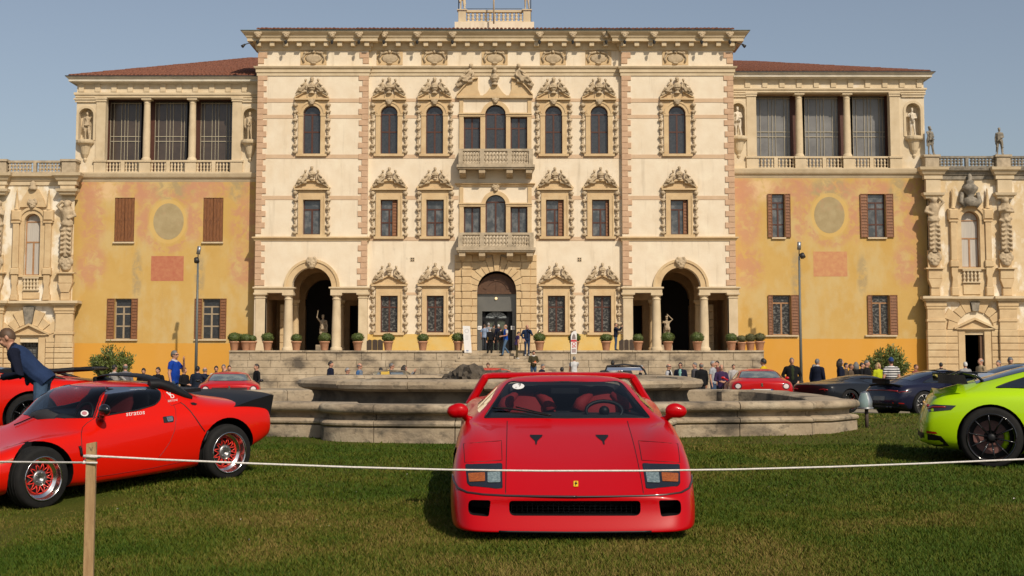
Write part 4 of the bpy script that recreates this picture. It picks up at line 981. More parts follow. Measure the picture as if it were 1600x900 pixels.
    mb.obj('loggia_soffit', WOODR if L else INTW, root)
    for i in range(3):
        a, b = ops[i]; k = (yg-Y)/Y; cx = (a+b)/2; sh = cx*k; a, b = a+sh, b+sh; w = b-a
        if L: a += .14*w
        else: b -= .14*w
        wdw = MB().add([(a,yg,zo0),(b,yg,zo0),(b,yg,zo1),(a,yg,zo1)], [(0,1,2,3)]).obj('loggia_glazing', gl, root); sub(wdw); w = b-a
        for u in (0.0, .11, .36, .47, .57, .83, .93):
            MB().box(a+w*u-.014, a+w*u+.016, yg-.06, yg-.01, zo0, zo1-.1).obj('glazing_bar', mull, wdw)
        for v in (.055, .455, .52, .97):
            MB().box(a, b, yg-.055, yg-.012, zo0+(zo1-zo0)*v-.022, zo0+(zo1-zo0)*v+.022).obj('glazing_bar', mull, wdw)
        mb = MB(); q = (a-.55, a-.02) if L else (b+.02, b+.55); mb.box(q[0], q[1], yg-.04, yg+.02, zo0, zo1); mb.obj('window_jamb', WOODR, root)
    # frieze with little brackets, architrave and cornice
    mb = MB(); moulding(mb, X0, X1, Y, Y+1, [(0,zo1+.02),(.10,zo1+.02),(.10,zo1+.16),(.17,zo1+.19),(.17,zf0-.05),(0,zf0)]); mb.obj('architrave', CORN, root)
    n = 12
    for i in range(n):
        c = X0 + .3 + (X1-X0-.6)*i/(n-1); MB().box(c-.17, c+.17, Y-.10, Y+.02, zf0+.01, zc0-.01).obj('frieze_bracket', CORN, root)
    mb = MB(); moulding(mb, X0, X1, Y, Y+2, [(0,zc0),(.12,zc0),(.18,zc0+.06),(.45,zc0+.09),(.45,zc0+.22),(.58,zc1-.04),(.60,zc1),(0,zc1+.02)]); mb.obj('cornice', mat('pale_cornice', (0.66, 0.59, 0.47), .85, (0.50, 0.46, 0.37), 1.4, .9), root)
    mb = MB(); moulding(mb, X0, X1, Y, Y+2, [(.5,zc1+.002),(.64,zc1+.01),(.64,zc1+.06),(.5,zc1+.07)]); mb.obj('gutter', IRON, root)
    mb = MB(); mb.box(X0+.02, X1-.02, Y+3, YB, GZ, zc1); mb.obj('inner_mass', DARKIN, root)
    # roof
    zr = zc1 + .07
    if L:
        A = (X0-.5, Y-.5, zr); B = (X1, Y-.5, zr); F2 = Facade(103.0)
        roof_tiles('roof_tiles', root, (A, B), ((X0+9.6, 103, F2.z(91.5)), (X1+.5, 103, F2.z(91.5))))
    else:
        A = (X0, Y-.5, zr); B = (X1+.4, Y-.5, zr); F2 = Facade(103.0)
        roof_tiles('roof_tiles', root, (A, B), ((X0-.5, 103, F2.z(95)), (X1-9.5, 103, F2.z(97))))
    return root, nb
wingL, nicheL = wing('left'); wingR, nicheR = wing('right')
# ============================================================ ORNATE END WINGS
def telamon(seed, arms):
    r = random.Random(seed); mb = MB()
    mb.sphere((0,-.22,2.25), (.19,.21,.25)); mb.sphere((0,-.12,2.36), (.27,.22,.2)); mb.tube([(0,-.12,2.1),(0,-.05,1.7),(0,-.05,1.3),(0,0,.95)], [.24,.36,.30,.30])
    mb.sphere((.0,-.2,1.75), (.30,.2,.2))
    if arms == 'up':
        mb.tube([(.3,-.1,1.85),(.55,-.2,2.15),(.25,-.25,2.5)], [.13,.11,.09]); mb.tube([(-.3,-.1,1.85),(-.5,-.22,1.5),(-.1,-.36,1.3)], [.13,.11,.09])
    else:
        mb.tube([(.3,-.1,1.85),(.42,-.26,1.5),(-.1,-.42,1.55)], [.13,.11,.09]); mb.tube([(-.3,-.1,1.85),(-.42,-.28,1.55),(.1,-.44,1.75)], [.13,.11,.09])
    for i in range(9): a = r.uniform(-1.4, 1.4); mb.tube([(.38*sin(a),-.36*cos(a)*.8,1.05+r.uniform(-.1,.15)),(.2*sin(a+.6),-.40*cos(a+.6)*.9,.85)], .10)
    mb.tube([(0,0,.95),(0,0,.3),(0,0,-1.2)], [.34,.30,.26])
    for k in range(6):
        z = .62 - k*.30
        for s in (-1, 1): mb.tube([(s*.08,-.28,z),(s*.26,-.30,z-.06),(s*.33,-.18,z-.26)], [.07,.09,.04])
    return remeshed(mb, .05, 'telamon', [SCULP])
TEL = [telamon(1, 'up'), telamon(2, 'fold')]; BIGMASK = make_mask(.36)
def endwing(side):
    F = FE; x = F.x; z = F.z; Y = YE; L = side == 'left'
    if L: d = dict(x0=-210, x1=114.5, top=(251, 272), pil=(101.5, -8), win=(51, 12.5, 334, 430), door=(46, 14.5, 532), strc=(470, 478), lun=(46, 28, 535), cen=51)
    else: d = dict(x0=1451, x1=1690, top=(244, 263), pil=(1462, 1574.5, 1687), win=(1516, 14.5, 330, 418), door=(1522.5, 15, 523), strc=(463, 471), lun=(1523, 29, 515), cen=1516)
    lab = ('left end wing of the palace with a roof balustrade, arched window and pedimented doorway' if L else 'right end wing of the palace with carved figures and a dark urn over its window')
    X0, X1 = x(d['x0'], 400), x(d['x1'], 400)
    root = thing('end_wing', lab, 'palace wing', ((X0+X1)/2, Y, GZ), world=True)
    zt = z(d['top'][1]); zs0, zs1 = z(d['strc'][1]), z(d['strc'][0])
    wx, ww, wy0, wy1 = d['win']; wh = (x(wx-ww, 380), x(wx+ww, 380), z(wy1), z(wy0), True)
    dx, dw, dy = d['door']; dh = (x(dx-dw, 540), x(dx+dw, 540), GZ-.2, z(dy))
    wm = mat('end_wing_plaster_' + side, (0.66, 0.53, 0.34) if not L else (0.68, 0.57, 0.39), .9, (0.56, 0.41, 0.22), 1.0, .9, .35, 10, stain=[((0.82, 0.78, 0.68), .9, (1, 1, .6), .75, .50, .60), ((0.22, 0.17, 0.12), 1.3, (1.2, 1, .4), .55, .60, .78)])
    holes = [wh, dh]
    mb = MB(); wall_holes(mb, X0, X1, GZ-.2, zt+.1, Y, holes, .45); mb.obj('wall', wm, root)
    make_window(root, *wh[:4], Y, True, WOODT, CURT, 2, (.62,), fw=.07, toplight=True)
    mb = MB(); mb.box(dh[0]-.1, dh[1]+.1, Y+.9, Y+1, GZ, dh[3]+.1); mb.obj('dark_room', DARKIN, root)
    if L:
        mb = MB(); n = 5
        for i in range(n+1): u = dh[0] + (dh[1]-dh[0])*i/n; mb.tube([(u, Y+.3, GZ), (u, Y+.3, dh[3])], .02, 5)
        for i in range(9): w_ = GZ + (dh[3]-GZ)*i/8; mb.tube([(dh[0], Y+.3, w_), (dh[1], Y+.3, w_)], .018, 5)
        mb.obj('iron_grille', IRON, root)
        MB().box(dh[0], dh[1], Y+.42, Y+.46, GZ, dh[3]).obj('door', mat('grey_door', (0.16, 0.155, 0.14), .5, (0.09, 0.09, 0.08), 2, .9), root)
    else:
        MB().box(dh[1]-.22, dh[1]-.02, Y+.1, Y+.45, GZ, dh[3]).obj('door_leaf', mat('door_leaf_wood', (0.12, 0.06, 0.025), .6), root)
    # door case and pediment
    mb = MB(); c = (dh[0]+dh[1])/2; hw = (dh[1]-dh[0])/2; zz = dh[3]
    for s in (-1, 1): mb.bbox(c+s*hw, c+s*(hw+.44), Y-.12, Y+.02, GZ, zz+.22, .02)
    mb.box(c-hw-.44, c+hw+.44, Y-.121, Y+.02, zz+.222, zz+.34)
    mb.prism([(c-hw-.66,zz+.36),(c+hw+.66,zz+.36),(c,zz+.95)], Y-.10, Y+.02)
    for s in (-1, 1): mb.prism([(c+s*(hw+.72),zz+.35),(c+s*(hw+.72),zz+.47),(c,zz+1.10),(c,zz+.96)], Y-.3, Y+.02)
    mb.box(c-hw-.70, c+hw+.70, Y-.26, Y+.02, zz+.342, zz+.42); mb.obj('door_case', STONE, root)
    # lunette arch with voussoirs
    lx, lr, ly = d['lun']; lc, r0, zl = x(lx, 500), F.s(lr), z(ly); n = 9
    mb = MB(); mb.add([(lc+(r0)*cos(PI*i/14), Y-.012, zl+(r0)*sin(PI*i/14)) for i in range(15)], [tuple(range(15))]); mb.obj('lunette', mat('cream_lunette', (0.74, 0.64, 0.46), .9, (0.62, 0.5, 0.33), 2, .8), root)
    for i in range(n):
        a0, a1 = PI*i/n+.015, PI*(i+1)/n-.015; ro = r0 + (.62 if i % 2 == 0 else .98)
        if i == 4: ro = zs0 - zl - .05
        pts = [(lc+r0*cos(a0), zl+r0*sin(a0)), (lc+r0*cos(a1), zl+r0*sin(a1)), (lc+ro*cos(a1), zl+ro*sin(a1)), (lc+ro*cos(a0), zl+ro*sin(a0))]
        MB().prism(pts, Y-(.12 if i % 2 else .15)-(.1 if i == 4 else 0), Y+.02).obj('voussoir', DKSCULP if i == 4 else STONE, root)
    # rusticated ground floor
    pil = [x(p, 540) for p in d['pil']]; nrow = 8; hz = (zl - GZ) / nrow
    for i in range(nrow):
        a, b = GZ + hz*i + .012, GZ + hz*(i+1) - .012
        edges = sorted([q + s*.62 for q in pil for s in (-1, 1)])
        spans = [(c-hw-.46-(.0), None), (None, c+hw+.46)]
        for p in pil:
            if abs(p) > 60: continue
            MB().bbox(p-.60, p+.60, Y-.34, Y+.02, a, b, .035).obj('ashlar_block', STONE, root)
            for s in (-1, 1):
                q0 = p + s*.62; q1 = c + (-1 if q0 < c else 1)*(hw+.47) if (q0 < c) == (s == 1) else q0 + s*1.2
                if abs(q1-q0) < .15 or (q1-q0)*s < 0: continue
                q1 = q1 if abs(q1-q0) < 3 else q0 + s*1.6
                if q0 < X0 or q0 > X1: continue
                MB().bbox(q0, q1, Y-.13-.02*(i % 2), Y+.02, a, b, .03).obj('ashlar_block', STONE, root)
    for p in pil:
        mb = MB(); zz = zs0
        moulding(mb, p-.56, p+.56, Y-.32, Y, [(0,zl),(0,zl+.5),(.06,zl+.52),(.06,zl+.66),(0,zl+.68),(0,zz-.5),(.05,zz-.48),(.05,zz-.36),(.1,zz-.3),(.1,zz-.02),(0,zz-.01)]); mb.obj('pilaster', STONE, root)
    # string cornice
    mb = MB(); moulding(mb, X0, X1, Y, Y+.5, [(0,zs0-.02),(.12,zs0),(.2,zs0+.10),(.5,zs0+.16),(.5,zs1-.02),(0,zs1)])
    mb.obj('string_course', CORN, root)
    for p in pil: mb = MB(); moulding(mb, p-.6, p+.6, Y-.38, Y, [(0,zs0),(.12,zs0+.01),(.2,zs0+.11),(.34,zs0+.165),(.34,zs1-.01),(0,zs1+.01)]); mb.obj('string_course_break', CORN, root)
    # upper pilasters with carved figures
    for i, p in enumerate(pil):
        zb = zs1; zm = z(452 if L else 440) ; mb = MB()
        mb.bbox(p-.30, p+.30, Y-.30, Y+.02, zb+.02, zb+.55, .03); mb.box(p-.42, p+.42, Y-.4, Y+.02, zb, zb+.019)
        mb.prism([(p-.26,zb+.551),(p+.26,zb+.551),(p+.46,zb+1.12),(p-.46,zb+1.12)], Y-.36, Y+.02)
        mb.bbox(p-.44, p+.44, Y-.36, Y+.02, zb+1.122, zb+1.75, .03); mb.box(p-.62, p+.62, Y-.5, Y+.02, zb+1.752, zb+1.84); mb.obj('figure_pedestal', STONE, root)
        link('mask', BIGMASK, root, (p, Y-.22, zb+2.35), None, (1.3, 1, 1.35)); mb = MB(); mb.box(p-.40, p+.40, Y-.18, Y+.02, zb+1.842, zb+3.0); mb.obj('figure_shaft', STONE, root)
        ztel = z(395 if not L else 402); ss = (z(312 if not L else 318) - ztel) / 3.55
        link('telamon', TEL[i % 2], root, (p, Y-.15, ztel+1.2*ss), None, (1.12*(1 if not L else -1), 1.1, ss))
        zc = z(300 if L else 306); mb = MB(); moulding(mb, p-.42, p+.42, Y-.34, Y, [(0,zc-.25),(.1,zc-.2),(.14,zc-.08),(.26,zc),(.30,zc+.16),(.05,zc+.17),(.05,zt-.02),(0,zt-.01)]); mb.obj('capital', CORN, root)
    # window dressing
    c = (wh[0]+wh[1])/2; hw = (wh[1]-wh[0])/2; zc = wh[3]-hw; mb = MB()
    arch_band(mb, c, zc, hw, hw+.26, Y-.16, Y+.02); arch_band(mb, c, zc, hw+.26, hw+.42, Y-.26, Y+.02)
    for s in (-1, 1):
        a, b = sorted((c+s*hw, c+s*(hw+.30))); mb.box(a, b, Y-.15, Y+.02, wh[2], zc)
        a, b = sorted((c+s*(hw+.32), c+s*(hw+.72))); mb.bbox(a, b, Y-.26, Y+.02, wh[2]+.45, zc-.1, .03); mb.bbox(a-.08, b+.08, Y-.34, Y+.02, wh[2]+.02, wh[2]+.448, .04)
        mb.bbox(a-.14, b+.14, Y-.36, Y+.02, zc+.02, zc+.75, .10); mb.box(a-.10, b+.10, Y-.32, Y+.02, zc-.098, zc+.018)
        mb.prism([(a,wh[2]-1.25),(b,wh[2]-1.25),(b-.06,wh[2]-.7),(b,wh[2]-.45),(b,wh[2]-.02),(a,wh[2]-.02),(a,wh[2]-.45),(a+.06,wh[2]-.7)], Y-.26, Y+.02)
        mb.bbox(a-.05, b+.05, Y-.3, Y+.02, zs1+.01, wh[2]-1.26, .05)
        q = (a+b)/2; mb.lathe([(.17,0),(.13,.14),(.10,.16),(.12,.5),(.05,1.15),(.07,1.2),(.0,1.4)], (q, Y-.18, zc+.76), 8)
    mb.box(c-hw-.3, c+hw+.3, Y-.2, Y+.02, wh[2]-.12, wh[2]-.002); mb.obj('window_surround', STONE, root)
    if L: mb = MB(); mb.prism([(c-.85,zc+hw+.42),(c+.85,zc+hw+.42),(c+.66,zc+hw+1.0),(c+.3,zc+hw+1.6),(c-.3,zc+hw+1.6),(c-.66,zc+hw+1.0)], Y-.22, Y+.02); mb.obj('window_gable', STONE, root); link('mask', BIGMASK, root, (c, Y-.25, zc+hw+.62), None, (.9,)*3)
    mb = MB(); zz = zc+hw+.3
    mb.lathe([(.40,0),(.55,.25),(.42,.5),(.22,.62),(.30,.8),(.50,1.05),(.54,1.2),(.38,1.35),(.25,1.5),(.30,1.62),(.12,1.75),(.16,1.95),(.1,2.1),(.0,2.15)] if not L else [(.25,1.25),(.3,1.4),(.16,1.5),(.2,1.65),(.1,1.8),(0,1.85)], (c, Y-.25, zz), 12)
    if not L:
        for s in (-1, 1): mb.tube([(c+s*.3,Y-.3,zz),(c+s*.62,Y-.25,zz+.3),(c+s*.5,Y-.25,zz+.9)], [.2,.16,.12], 8)
    mb.obj('urn', DKSCULP if not L else SCULP, root)
    balustrade(root, c-hw+.0, c+hw-.0, wh[2]-1.0, wh[2]-.13, Y-.2, 5, depth=.2, rail=.09, r=.10, m=CORN)
    mb = MB(); mb.bbox(c-.55, c+.55, Y-.08, Y+.02, zs1+.12, wh[2]-1.12, .02); mb.obj('panel', STONE, root)
    for (p0, p1) in ((314, 331) if L else (327, 343),): pass
    # top entablature and balustrade
    mb = MB(); moulding(mb, X0, X1, Y, Y+1, [(0,zt-.75),(.08,zt-.74),(.08,zt-.5),(.16,zt-.44),(.20,zt-.25),(.40,zt-.18),(.44,zt),(0,zt+.01)]); mb.obj('cornice', DKSCULP if not L else CORN, root)
    for p in pil:
        mb = MB(); moulding(mb, p-.5, p+.5, Y-.36, Y, [(0,zt-.76),(.1,zt-.75),(.1,zt-.5),(.2,zt-.44),(.3,zt-.25),(.42,zt-.17),(.46,zt+.01),(0,zt+.02)]); mb.obj('cornice_break', CORN, root)
    zr = z(d['top'][0]); sp = sorted(pil)
    if not L: segs = [(sp[0]+.5, sp[1]-.5), (sp[1]+.5, sp[2]-.5)]
    else: segs = [(sp[0]+.5, sp[1]-.5)]
    for a, b in segs: balustrade(root, a, b, zt+.02, zr, Y-.1, 16, piers=(((a+b)/2-.1, (a+b)/2+.1),), depth=.25, rail=.14, r=.13, m=DKSCULP if not L else BALU)
    for p in sp:
        mb = MB(); mb.bbox(p-.46, p+.46, Y-.3, Y+.6, zt+.022, zr-.08, .03); mb.box(p-.54, p+.54, Y-.38, Y+.68, zr-.078, zr+.06); mb.obj('pedestal', BALU, root)
    mb = MB(); mb.box(X0, X1, Y+.9, Y+16, GZ, zt); mb.obj('inner_mass', DARKIN, root)
    return root, [(p, Y+.1, zr+.06) for p in sp]
endL, pedL = endwing('left'); endR, pedR = endwing('right')
# ============================================================ PEOPLE AND STATUES
ARMS = {'down': ((.25,.02,1.13),(.255,-.05,.86)), 'pocket': ((.30,.07,1.15),(.20,-.05,.94)), 'waist': ((.26,-.02,1.15),(.09,-.27,1.10)),
        'face': ((.26,-.15,1.19),(.08,-.24,1.48)), 'camera': ((.24,-.24,1.28),(.07,-.40,1.50)), 'back': ((.27,.11,1.15),(.06,.17,.96)),
        'point': ((.30,-.22,1.33),(.28,-.50,1.36)), 'out': ((.44,-.02,1.36),(.68,-.08,1.34)), 'hip': ((.36,.08,1.18),(.20,-.02,1.02)),
        'reach': ((.26,-.26,1.18),(.16,-.50,1.02)), 'head': ((.36,-.06,1.55),(.12,-.03,1.80)), 'up': ((.36,0,1.62),(.30,-.05,1.92)), 'tablet': ((.29,-.10,1.14),(.10,-.32,1.30))}
LEGS = {'stand': (((.095,-.01,.50),(.10,.02,.08)), ((.095,-.01,.50),(.10,.02,.08))), 'wide': (((.12,-.02,.50),(.15,.02,.08)), ((.12,-.01,.50),(.15,.02,.08))),
        'walk': (((.09,-.14,.51),(.09,-.22,.09)), ((.09,-.03,.50),(.09,.24,.12))), 'ease': (((.10,-.08,.50),(.15,-.10,.08)), ((.09,0,.50),(.09,.02,.08)))}
def figure_prims(sp):
    """list of (MB, slot); slots 0 top 1 trousers 2 skin 3 shoes 4 inner shirt 5 sleeves/collar"""
    out = []; fat = sp.get('fat', 1.0); lean = sp.get('lean', 0); thick = sp.get('thick', 0.0)
    M = Matrix.Translation((0,0,.95)) @ Matrix.Rotation(R(lean), 4, 'X') @ Matrix.Rotation(R(sp.get('twist', 0)), 4, 'Z') @ Matrix.Translation((0,0,-.95))
    T = lambda p: M @ Vector(p)
    def tube(pts, rad, slot, n=9, flat=1.0): mb = MB(); mb.tube(pts, rad, n, flat=flat); out.append((mb, slot))
    def ball(c, r, slot, tr=True, rot=None):
        mb = MB(); mb.sphere((0,0,0), r, 10, 8); c = T(c) if tr else Vector(c); mb.v = [tuple(c + ((rot @ Vector(v)) if rot else Vector(v))) for v in mb.v]; out.append((mb, slot))
    rows = []; low = sp.get('hem', .86)
    for (z, rx, ry, cy) in ((low,.168,.118,.01),(.95,.170,.122,.01),(1.05,.160*fat,.118*fat,-.008*fat),(1.18,.165*fat,.120*fat,-.01),(1.30,.180,.122,0),(1.39,.182,.108,.005),(1.445,.135,.085,.01),(1.49,.065,.065,.012)):
        k = 1 + thick
        rows.append([tuple(T((rx*k*cos(2*PI*i/14), cy + ry*k*sin(2*PI*i/14), z))) for i in range(14)])
    mb = MB(); mb.grid(rows, closed=True); n = len(mb.v); mb.f += [list(range(14))[::-1], list(range(n-14, n))]; mb.m += [0, 0]; mb.s += [True, True]; out.append((mb, 0))
    ball((0,.01,.93), (.155,.115,.10), 1, False)
    if sp.get('inner'): 
        for z in (1.08, 1.2, 1.32): ball((0,-.115*(1+thick)*(fat if z < 1.25 else 1)+.012,z), (.062,.035,.10), 4)
        ball((0,-.075,1.42), (.055,.04,.06), 4)
    if sp.get('collar'): tube([T((.08*cos(a),.0+.075*sin(a),1.475-.02*sin(-a))) for a in [2*PI*i/10 for i in range(11)]], .022, 5, 6)
    sk = sp.get('bare', False)
    for s, arm in ((1, sp.get('arm_l', 'down')), (-1, sp.get('arm_r', 'down'))):
        e, h = ARMS[arm] if isinstance(arm, str) else arm
        sh = T((s*.185, .01, 1.405)); e = T((s*e[0], e[1], e[2])); h = T((s*h[0], h[1], h[2])); k = 1 + thick
        ball((s*.165,.01,1.395), (.075*k,.075*k,.07), 5 if sp.get('sleeve') else 0)
        ss = 5 if sp.get('sleeve') else 0
        if sp.get('short'):
            tube([sh, sh.lerp(e, .62)], [.068, .066], ss); tube([sh.lerp(e, .5), e, h], [.047, .043, .029], 2)
        elif sp.get('naked'): tube([sh, e, h], [.058, .042, .028], 2)
        else:
            tube([sh, e, h.lerp(e, .10)], [.066*k, .052*k, .040*k], ss)
        d = (h - e).normalized(); side = d.cross(Vector((0,1,0)));
        if side.length < .2: side = d.cross(Vector((0,0,1)))
        side.normalize(); up = side.cross(d)
        if sp.get('pocket_hide') and arm in ('pocket', 'back'): continue
        tube([h - d*.02, h + d*.045, h + d*.09], [.027, .036, .033], 2, 8, .6)
        curl = .35
        for i in range(4):
            b = h + d*.085 + side*((i-1.5)*.018); L = (.062, .074, .070, .055)[i]
            tube([b, b + d*L*.55 - up*.012*curl*s*0 + up*.008, b + d*L*.95 + up*.030], [.0105, .010, .008], 2, 6)
        b = h + d*.02 + side*.030; tube([b, b + d*.035 + side*.022 + up*.012, b + d*.068 + side*.026 + up*.028], [.013, .012, .009], 2, 6)
    lg = LEGS[sp.get('legs', 'stand')]
    for s, (kn, an) in ((1, lg[0]), (-1, lg[1])):
        hp = Vector((s*.088, .005, .91)); kn = Vector((s*kn[0], kn[1], kn[2])); an = Vector((s*an[0], an[1], an[2])); w = sp.get('legw', 1.0)
        sl = 2 if sp.get('bareleg') else 1
        tube([hp, hp.lerp(kn, .5), kn, kn.lerp(an, .5) + Vector((0,.012,0)), an], [.092*w, .080*w, .060*w, .056*w, .047*w], sl, 10)
        tube([an + Vector((0,.045,-.035)), an + Vector((0,-.02,-.02)), an + Vector((s*.012,-.12,-.045)), an + Vector((s*.02,-.19,-.052))], [.036, .045, .040, .024], 3, 8, .9)
    # head
    yaw, pit = R(sp.get('yaw', 0)), R(sp.get('pitch', 0)); nb = T((0,.012,1.47))
    MR = M.to_3x3() if not sp.get('headup') else Matrix.Identity(3)
    HR = MR @ Matrix.Rotation(yaw, 3, 'Z') @ Matrix.Rotation(pit, 3, 'X')
    hc = nb + HR @ Vector((0, -.012, .155)); tube([nb - Vector((0,0,.05)), nb + (hc-nb)*.6], [.060, .055], 2, 9)
    def hb(c, r): 
        mb = MB(); mb.sphere((0,0,0), r, 12, 10); mb.v = [tuple(hc + HR @ (Vector(c) + Vector(v))) for v in mb.v]; out.append((mb, 2))
    hb((0,.008,.012), (.077,.096,.108)); hb((0,-.028,-.055), (.056,.066,.062)); hb((0,-.100,-.018), (.014,.022,.030)); hb((0,-.086,-.062), (.026,.016,.012)); hb((0,-.085,.030), (.052,.020,.012))
    for s in (-1, 1): hb((s*.079,.012,-.005), (.012,.022,.034)); hb((s*.035,-.078,-.03), (.022,.02,.02))
    return out, (hc, HR)
def hair_mesh(style, mat_, seed=0):
    r = random.Random(seed); mb = MB(); n = 16; m = 7; rows = []
    for j in range(m+1):
        row = []
        for i in range(n):
            a = 2*PI*i/n; f = -sin(a)     # f=1 at front (-y)
            lim = {'short': 98 - 42*max(0, f) + 26*max(0, -f), 'long': 100 - 40*max(0, f) + 50*max(0, -f), 'curly': 98 - 36*max(0, f) + 24*max(0, -f), 'fringe': 92 + 26*max(0, -f), 'cap': 84 + 14*max(0,-f)}[style]
            lo = R(0 if style != 'fringe' else (66 if f < .5 else 88)); t = lo + (R(lim) - lo)*j/m
            g = 1.0 + (.10 if style == 'curly' else .05)*r.random() + (.07 if style == 'curly' else .02)
            row.append((.080*g*sin(t)*cos(a), .008+.099*g*sin(t)*sin(a), .010+.112*g*cos(t)))
        rows.append(row)
    mb.grid(rows, closed=True)
    if style == 'long':
        for i in range(13):
            a = R(-28 + 236*i/12); x, y = .083*cos(a), .012+.098*sin(a)
            mb.tube([(x*.9,y*.9,.04),(x*1.08,y*1.06,-.05),(x*1.1,y*1.0+.01,-.14),(x*.95,y*.8+.015,-.21-.03*r.random())], [.026,.030,.028,.012], 6)
    if style == 'cap':
        mb.add([(-.06,-.09,.045),(.06,-.09,.045),(.045,-.17,.03),(-.045,-.17,.03)], [(0,1,2,3)])
        mb.tube([(-.05,-.13,.036),(.05,-.13,.036)], .012, 6, flat=.4)
    return mb.mesh('hair', mat_)
def body_from(prims, mats, voxel, name='body'):
    allm = MB()
    for mb, slot in prims:
        b = len(allm.v); allm.v += mb.v
        for f, s in zip(mb.f, mb.s): allm.f.append([b+i for i in f]); allm.m.append(slot); allm.s.append(s)
    bv = BVHTree.FromPolygons([Vector(v) for v in allm.v], allm.f)
    me = remeshed(allm, voxel, name, mats); n = len(me.polygons); idx = [0]*n; am = allm.m
    for i, p in enumerate(me.polygons):
        h = bv.find_nearest(p.center); idx[i] = am[h[2]] if h[2] is not None else 0
    if len(me.materials) < len(mats):
        me.materials.clear()
        for q in mats: me.materials.append(q)
    me.polygons.foreach_set('material_index', idx); me.polygons.foreach_set('use_smooth', [True]*n); me.update(); return me
HAIRC = {'black': (.012,.010,.009), 'dark': (.030,.020,.014), 'brown': (.085,.045,.022), 'grey': (.26,.25,.24), 'white': (.52,.50,.47), 'blond': (.36,.24,.11), 'greyd': (.13,.125,.12)}
def stripes():
    m = mat('striped_shirt', (0.6, 0.58, 0.55), .85, bump=.05)
    N = m.node_tree.nodes; L = m.node_tree.links; b = N['Principled BSDF']; w = N.new('ShaderNodeTexWave'); w.bands_direction = 'Z'; w.inputs['Scale'].default_value = 4.2; w.inputs['Distortion'].default_value = .3
    tc = N.new('ShaderNodeTexCoord'); L.new(tc.outputs['Object'], w.inputs['Vector']); r = N.new('ShaderNodeValToRGB'); r.color_ramp.interpolation = 'CONSTANT'; r.color_ramp.elements[0].color = (.02,.02,.025,1); r.color_ramp.elements[1].color = (.62,.60,.57,1); r.color_ramp.elements[1].position = .5
    L.new(w.outputs['Fac'], r.inputs[0]); L.new(r.outputs[0], b.inputs['Base Color']); return m
NP = [0]
def person(px, ytop, Y, face, label, top=(.02,.022,.03), bot=(.05,.07,.12), hair=('dark', 'short'), floor=None, skin=SKIN, voxel=.019, shoe=(.03,.03,.03), inner=None, sleeve=None, collar=None, glasses=None, eyes=False, height=None, **sp):
    NP[0] += 1; p = PY(px, ytop, Y); fl = gz2(p.x, Y) if floor is None else floor; H = p.z - fl; sp['inner'] = inner; sp['sleeve'] = sleeve; sp['collar'] = collar
    lean = sp.get('lean', 0); k = (height or H) / (1.755 if not lean else (.95 + .80*cos(R(lean)) + .0)); 
    if not (1.38 < k*1.755 < 2.0): print('person height', label, round(k*1.755, 2))
    prims, (hc, HR) = figure_prims(sp)
    mats = [cloth(top) if isinstance(top, tuple) else top, cloth(bot), skin, cloth(shoe), cloth(inner or (.5,.5,.5)), cloth(sleeve or collar or (.5,.5,.5))]
    root = thing('person', label, 'person', (p.x, Y, fl), R(face)); root.scale = (k, k, k)
    body = link('body', body_from(prims, mats, voxel), root)
    Mh = Matrix.Translation(hc) @ HR.to_4x4()
    if hair: h = link('hair', hair_mesh(hair[1], mat('hair_' + hair[0], HAIRC[hair[0]], .6), NP[0]), root); h.matrix_local = Mh
    if sp.get('cap'): h = link('cap', hair_mesh('cap', cloth(sp['cap']), 3), root); h.matrix_local = Mh @ Matrix.Translation((0,0,.008))
    mb = MB()
    if glasses:
        for s in (-1, 1): mb.sphere((s*.035,-.092,.008), (.030,.012,.022), 8, 6); mb.tube([(s*.062,-.088,.014),(s*.084,-.03,.014),(s*.088,.03,.01)], .006, 5)
        mb.tube([(-.02,-.098,.014),(.02,-.098,.014)], .006, 5); g = mb.obj('glasses', BLACKG, root); g.matrix_local = Mh
    elif eyes:
        for s in (-1, 1):
            e = MB(); e.sphere((s*.033,-.0885,.008), (.015,.010,.008), 8, 6); q = e.obj('eye', flat('dark_eye', (.02,.015,.012), .3), root); q.matrix_local = Mh
    return root
def held(name, label, cat, mb, m, root, loc):
    """a thing held by a person: placed in the person's frame but top-level"""
    bpy.context.view_layer.update(); o = mb.obj(name, m); o.matrix_world = Matrix.Translation(root.location) @ root.rotation_euler.to_matrix().to_4x4() @ Matrix.Diagonal((*root.scale, 1)) @ Matrix.Translation(loc); return tag(o, label, cat)
def statue_mesh(seed, sp, robe=True, voxel=.03, m=SCULP):
    r = random.Random(seed); prims, _ = figure_prims(dict(sp, naked=True)); 
    if robe:
        mb = MB(); rows = []
        for (z, rr) in ((1.12,.17),(.95,.21),(.7,.23),(.4,.25),(.12,.29),(.0,.27)):
            rows.append([( (rr + .03*sin(5*a+z*3+seed) + .02*sin(11*a+seed))*cos(a)*1.0, (rr + .03*sin(5*a+z*3+seed))*sin(a)*.8, z) for a in [2*PI*i/26 for i in range(26)]])
        mb.grid(rows, closed=True); prims.append((mb, 0))
    for i in range(6):
        mb = MB(); a = r.uniform(-1, 1); mb.tube([(.16*sin(a),-.13,1.38),(.1*r.uniform(-1,1),-.16,1.15),(.2*r.uniform(-1,1),-.2,.9)], .03, 6); prims.append((mb, 0))
    mb = MB(); mb.sphere((0,.02,1.72), (.095,.105,.07)); prims.append((mb, 0))
    allm = MB()
    for q, s in prims:
        b = len(allm.v); allm.v += q.v; allm.f += [[b+i for i in f] for f in q.f]; allm.m += [0]*len(q.f); allm.s += q.s
    return remeshed(allm, voxel, 'statue', [m])
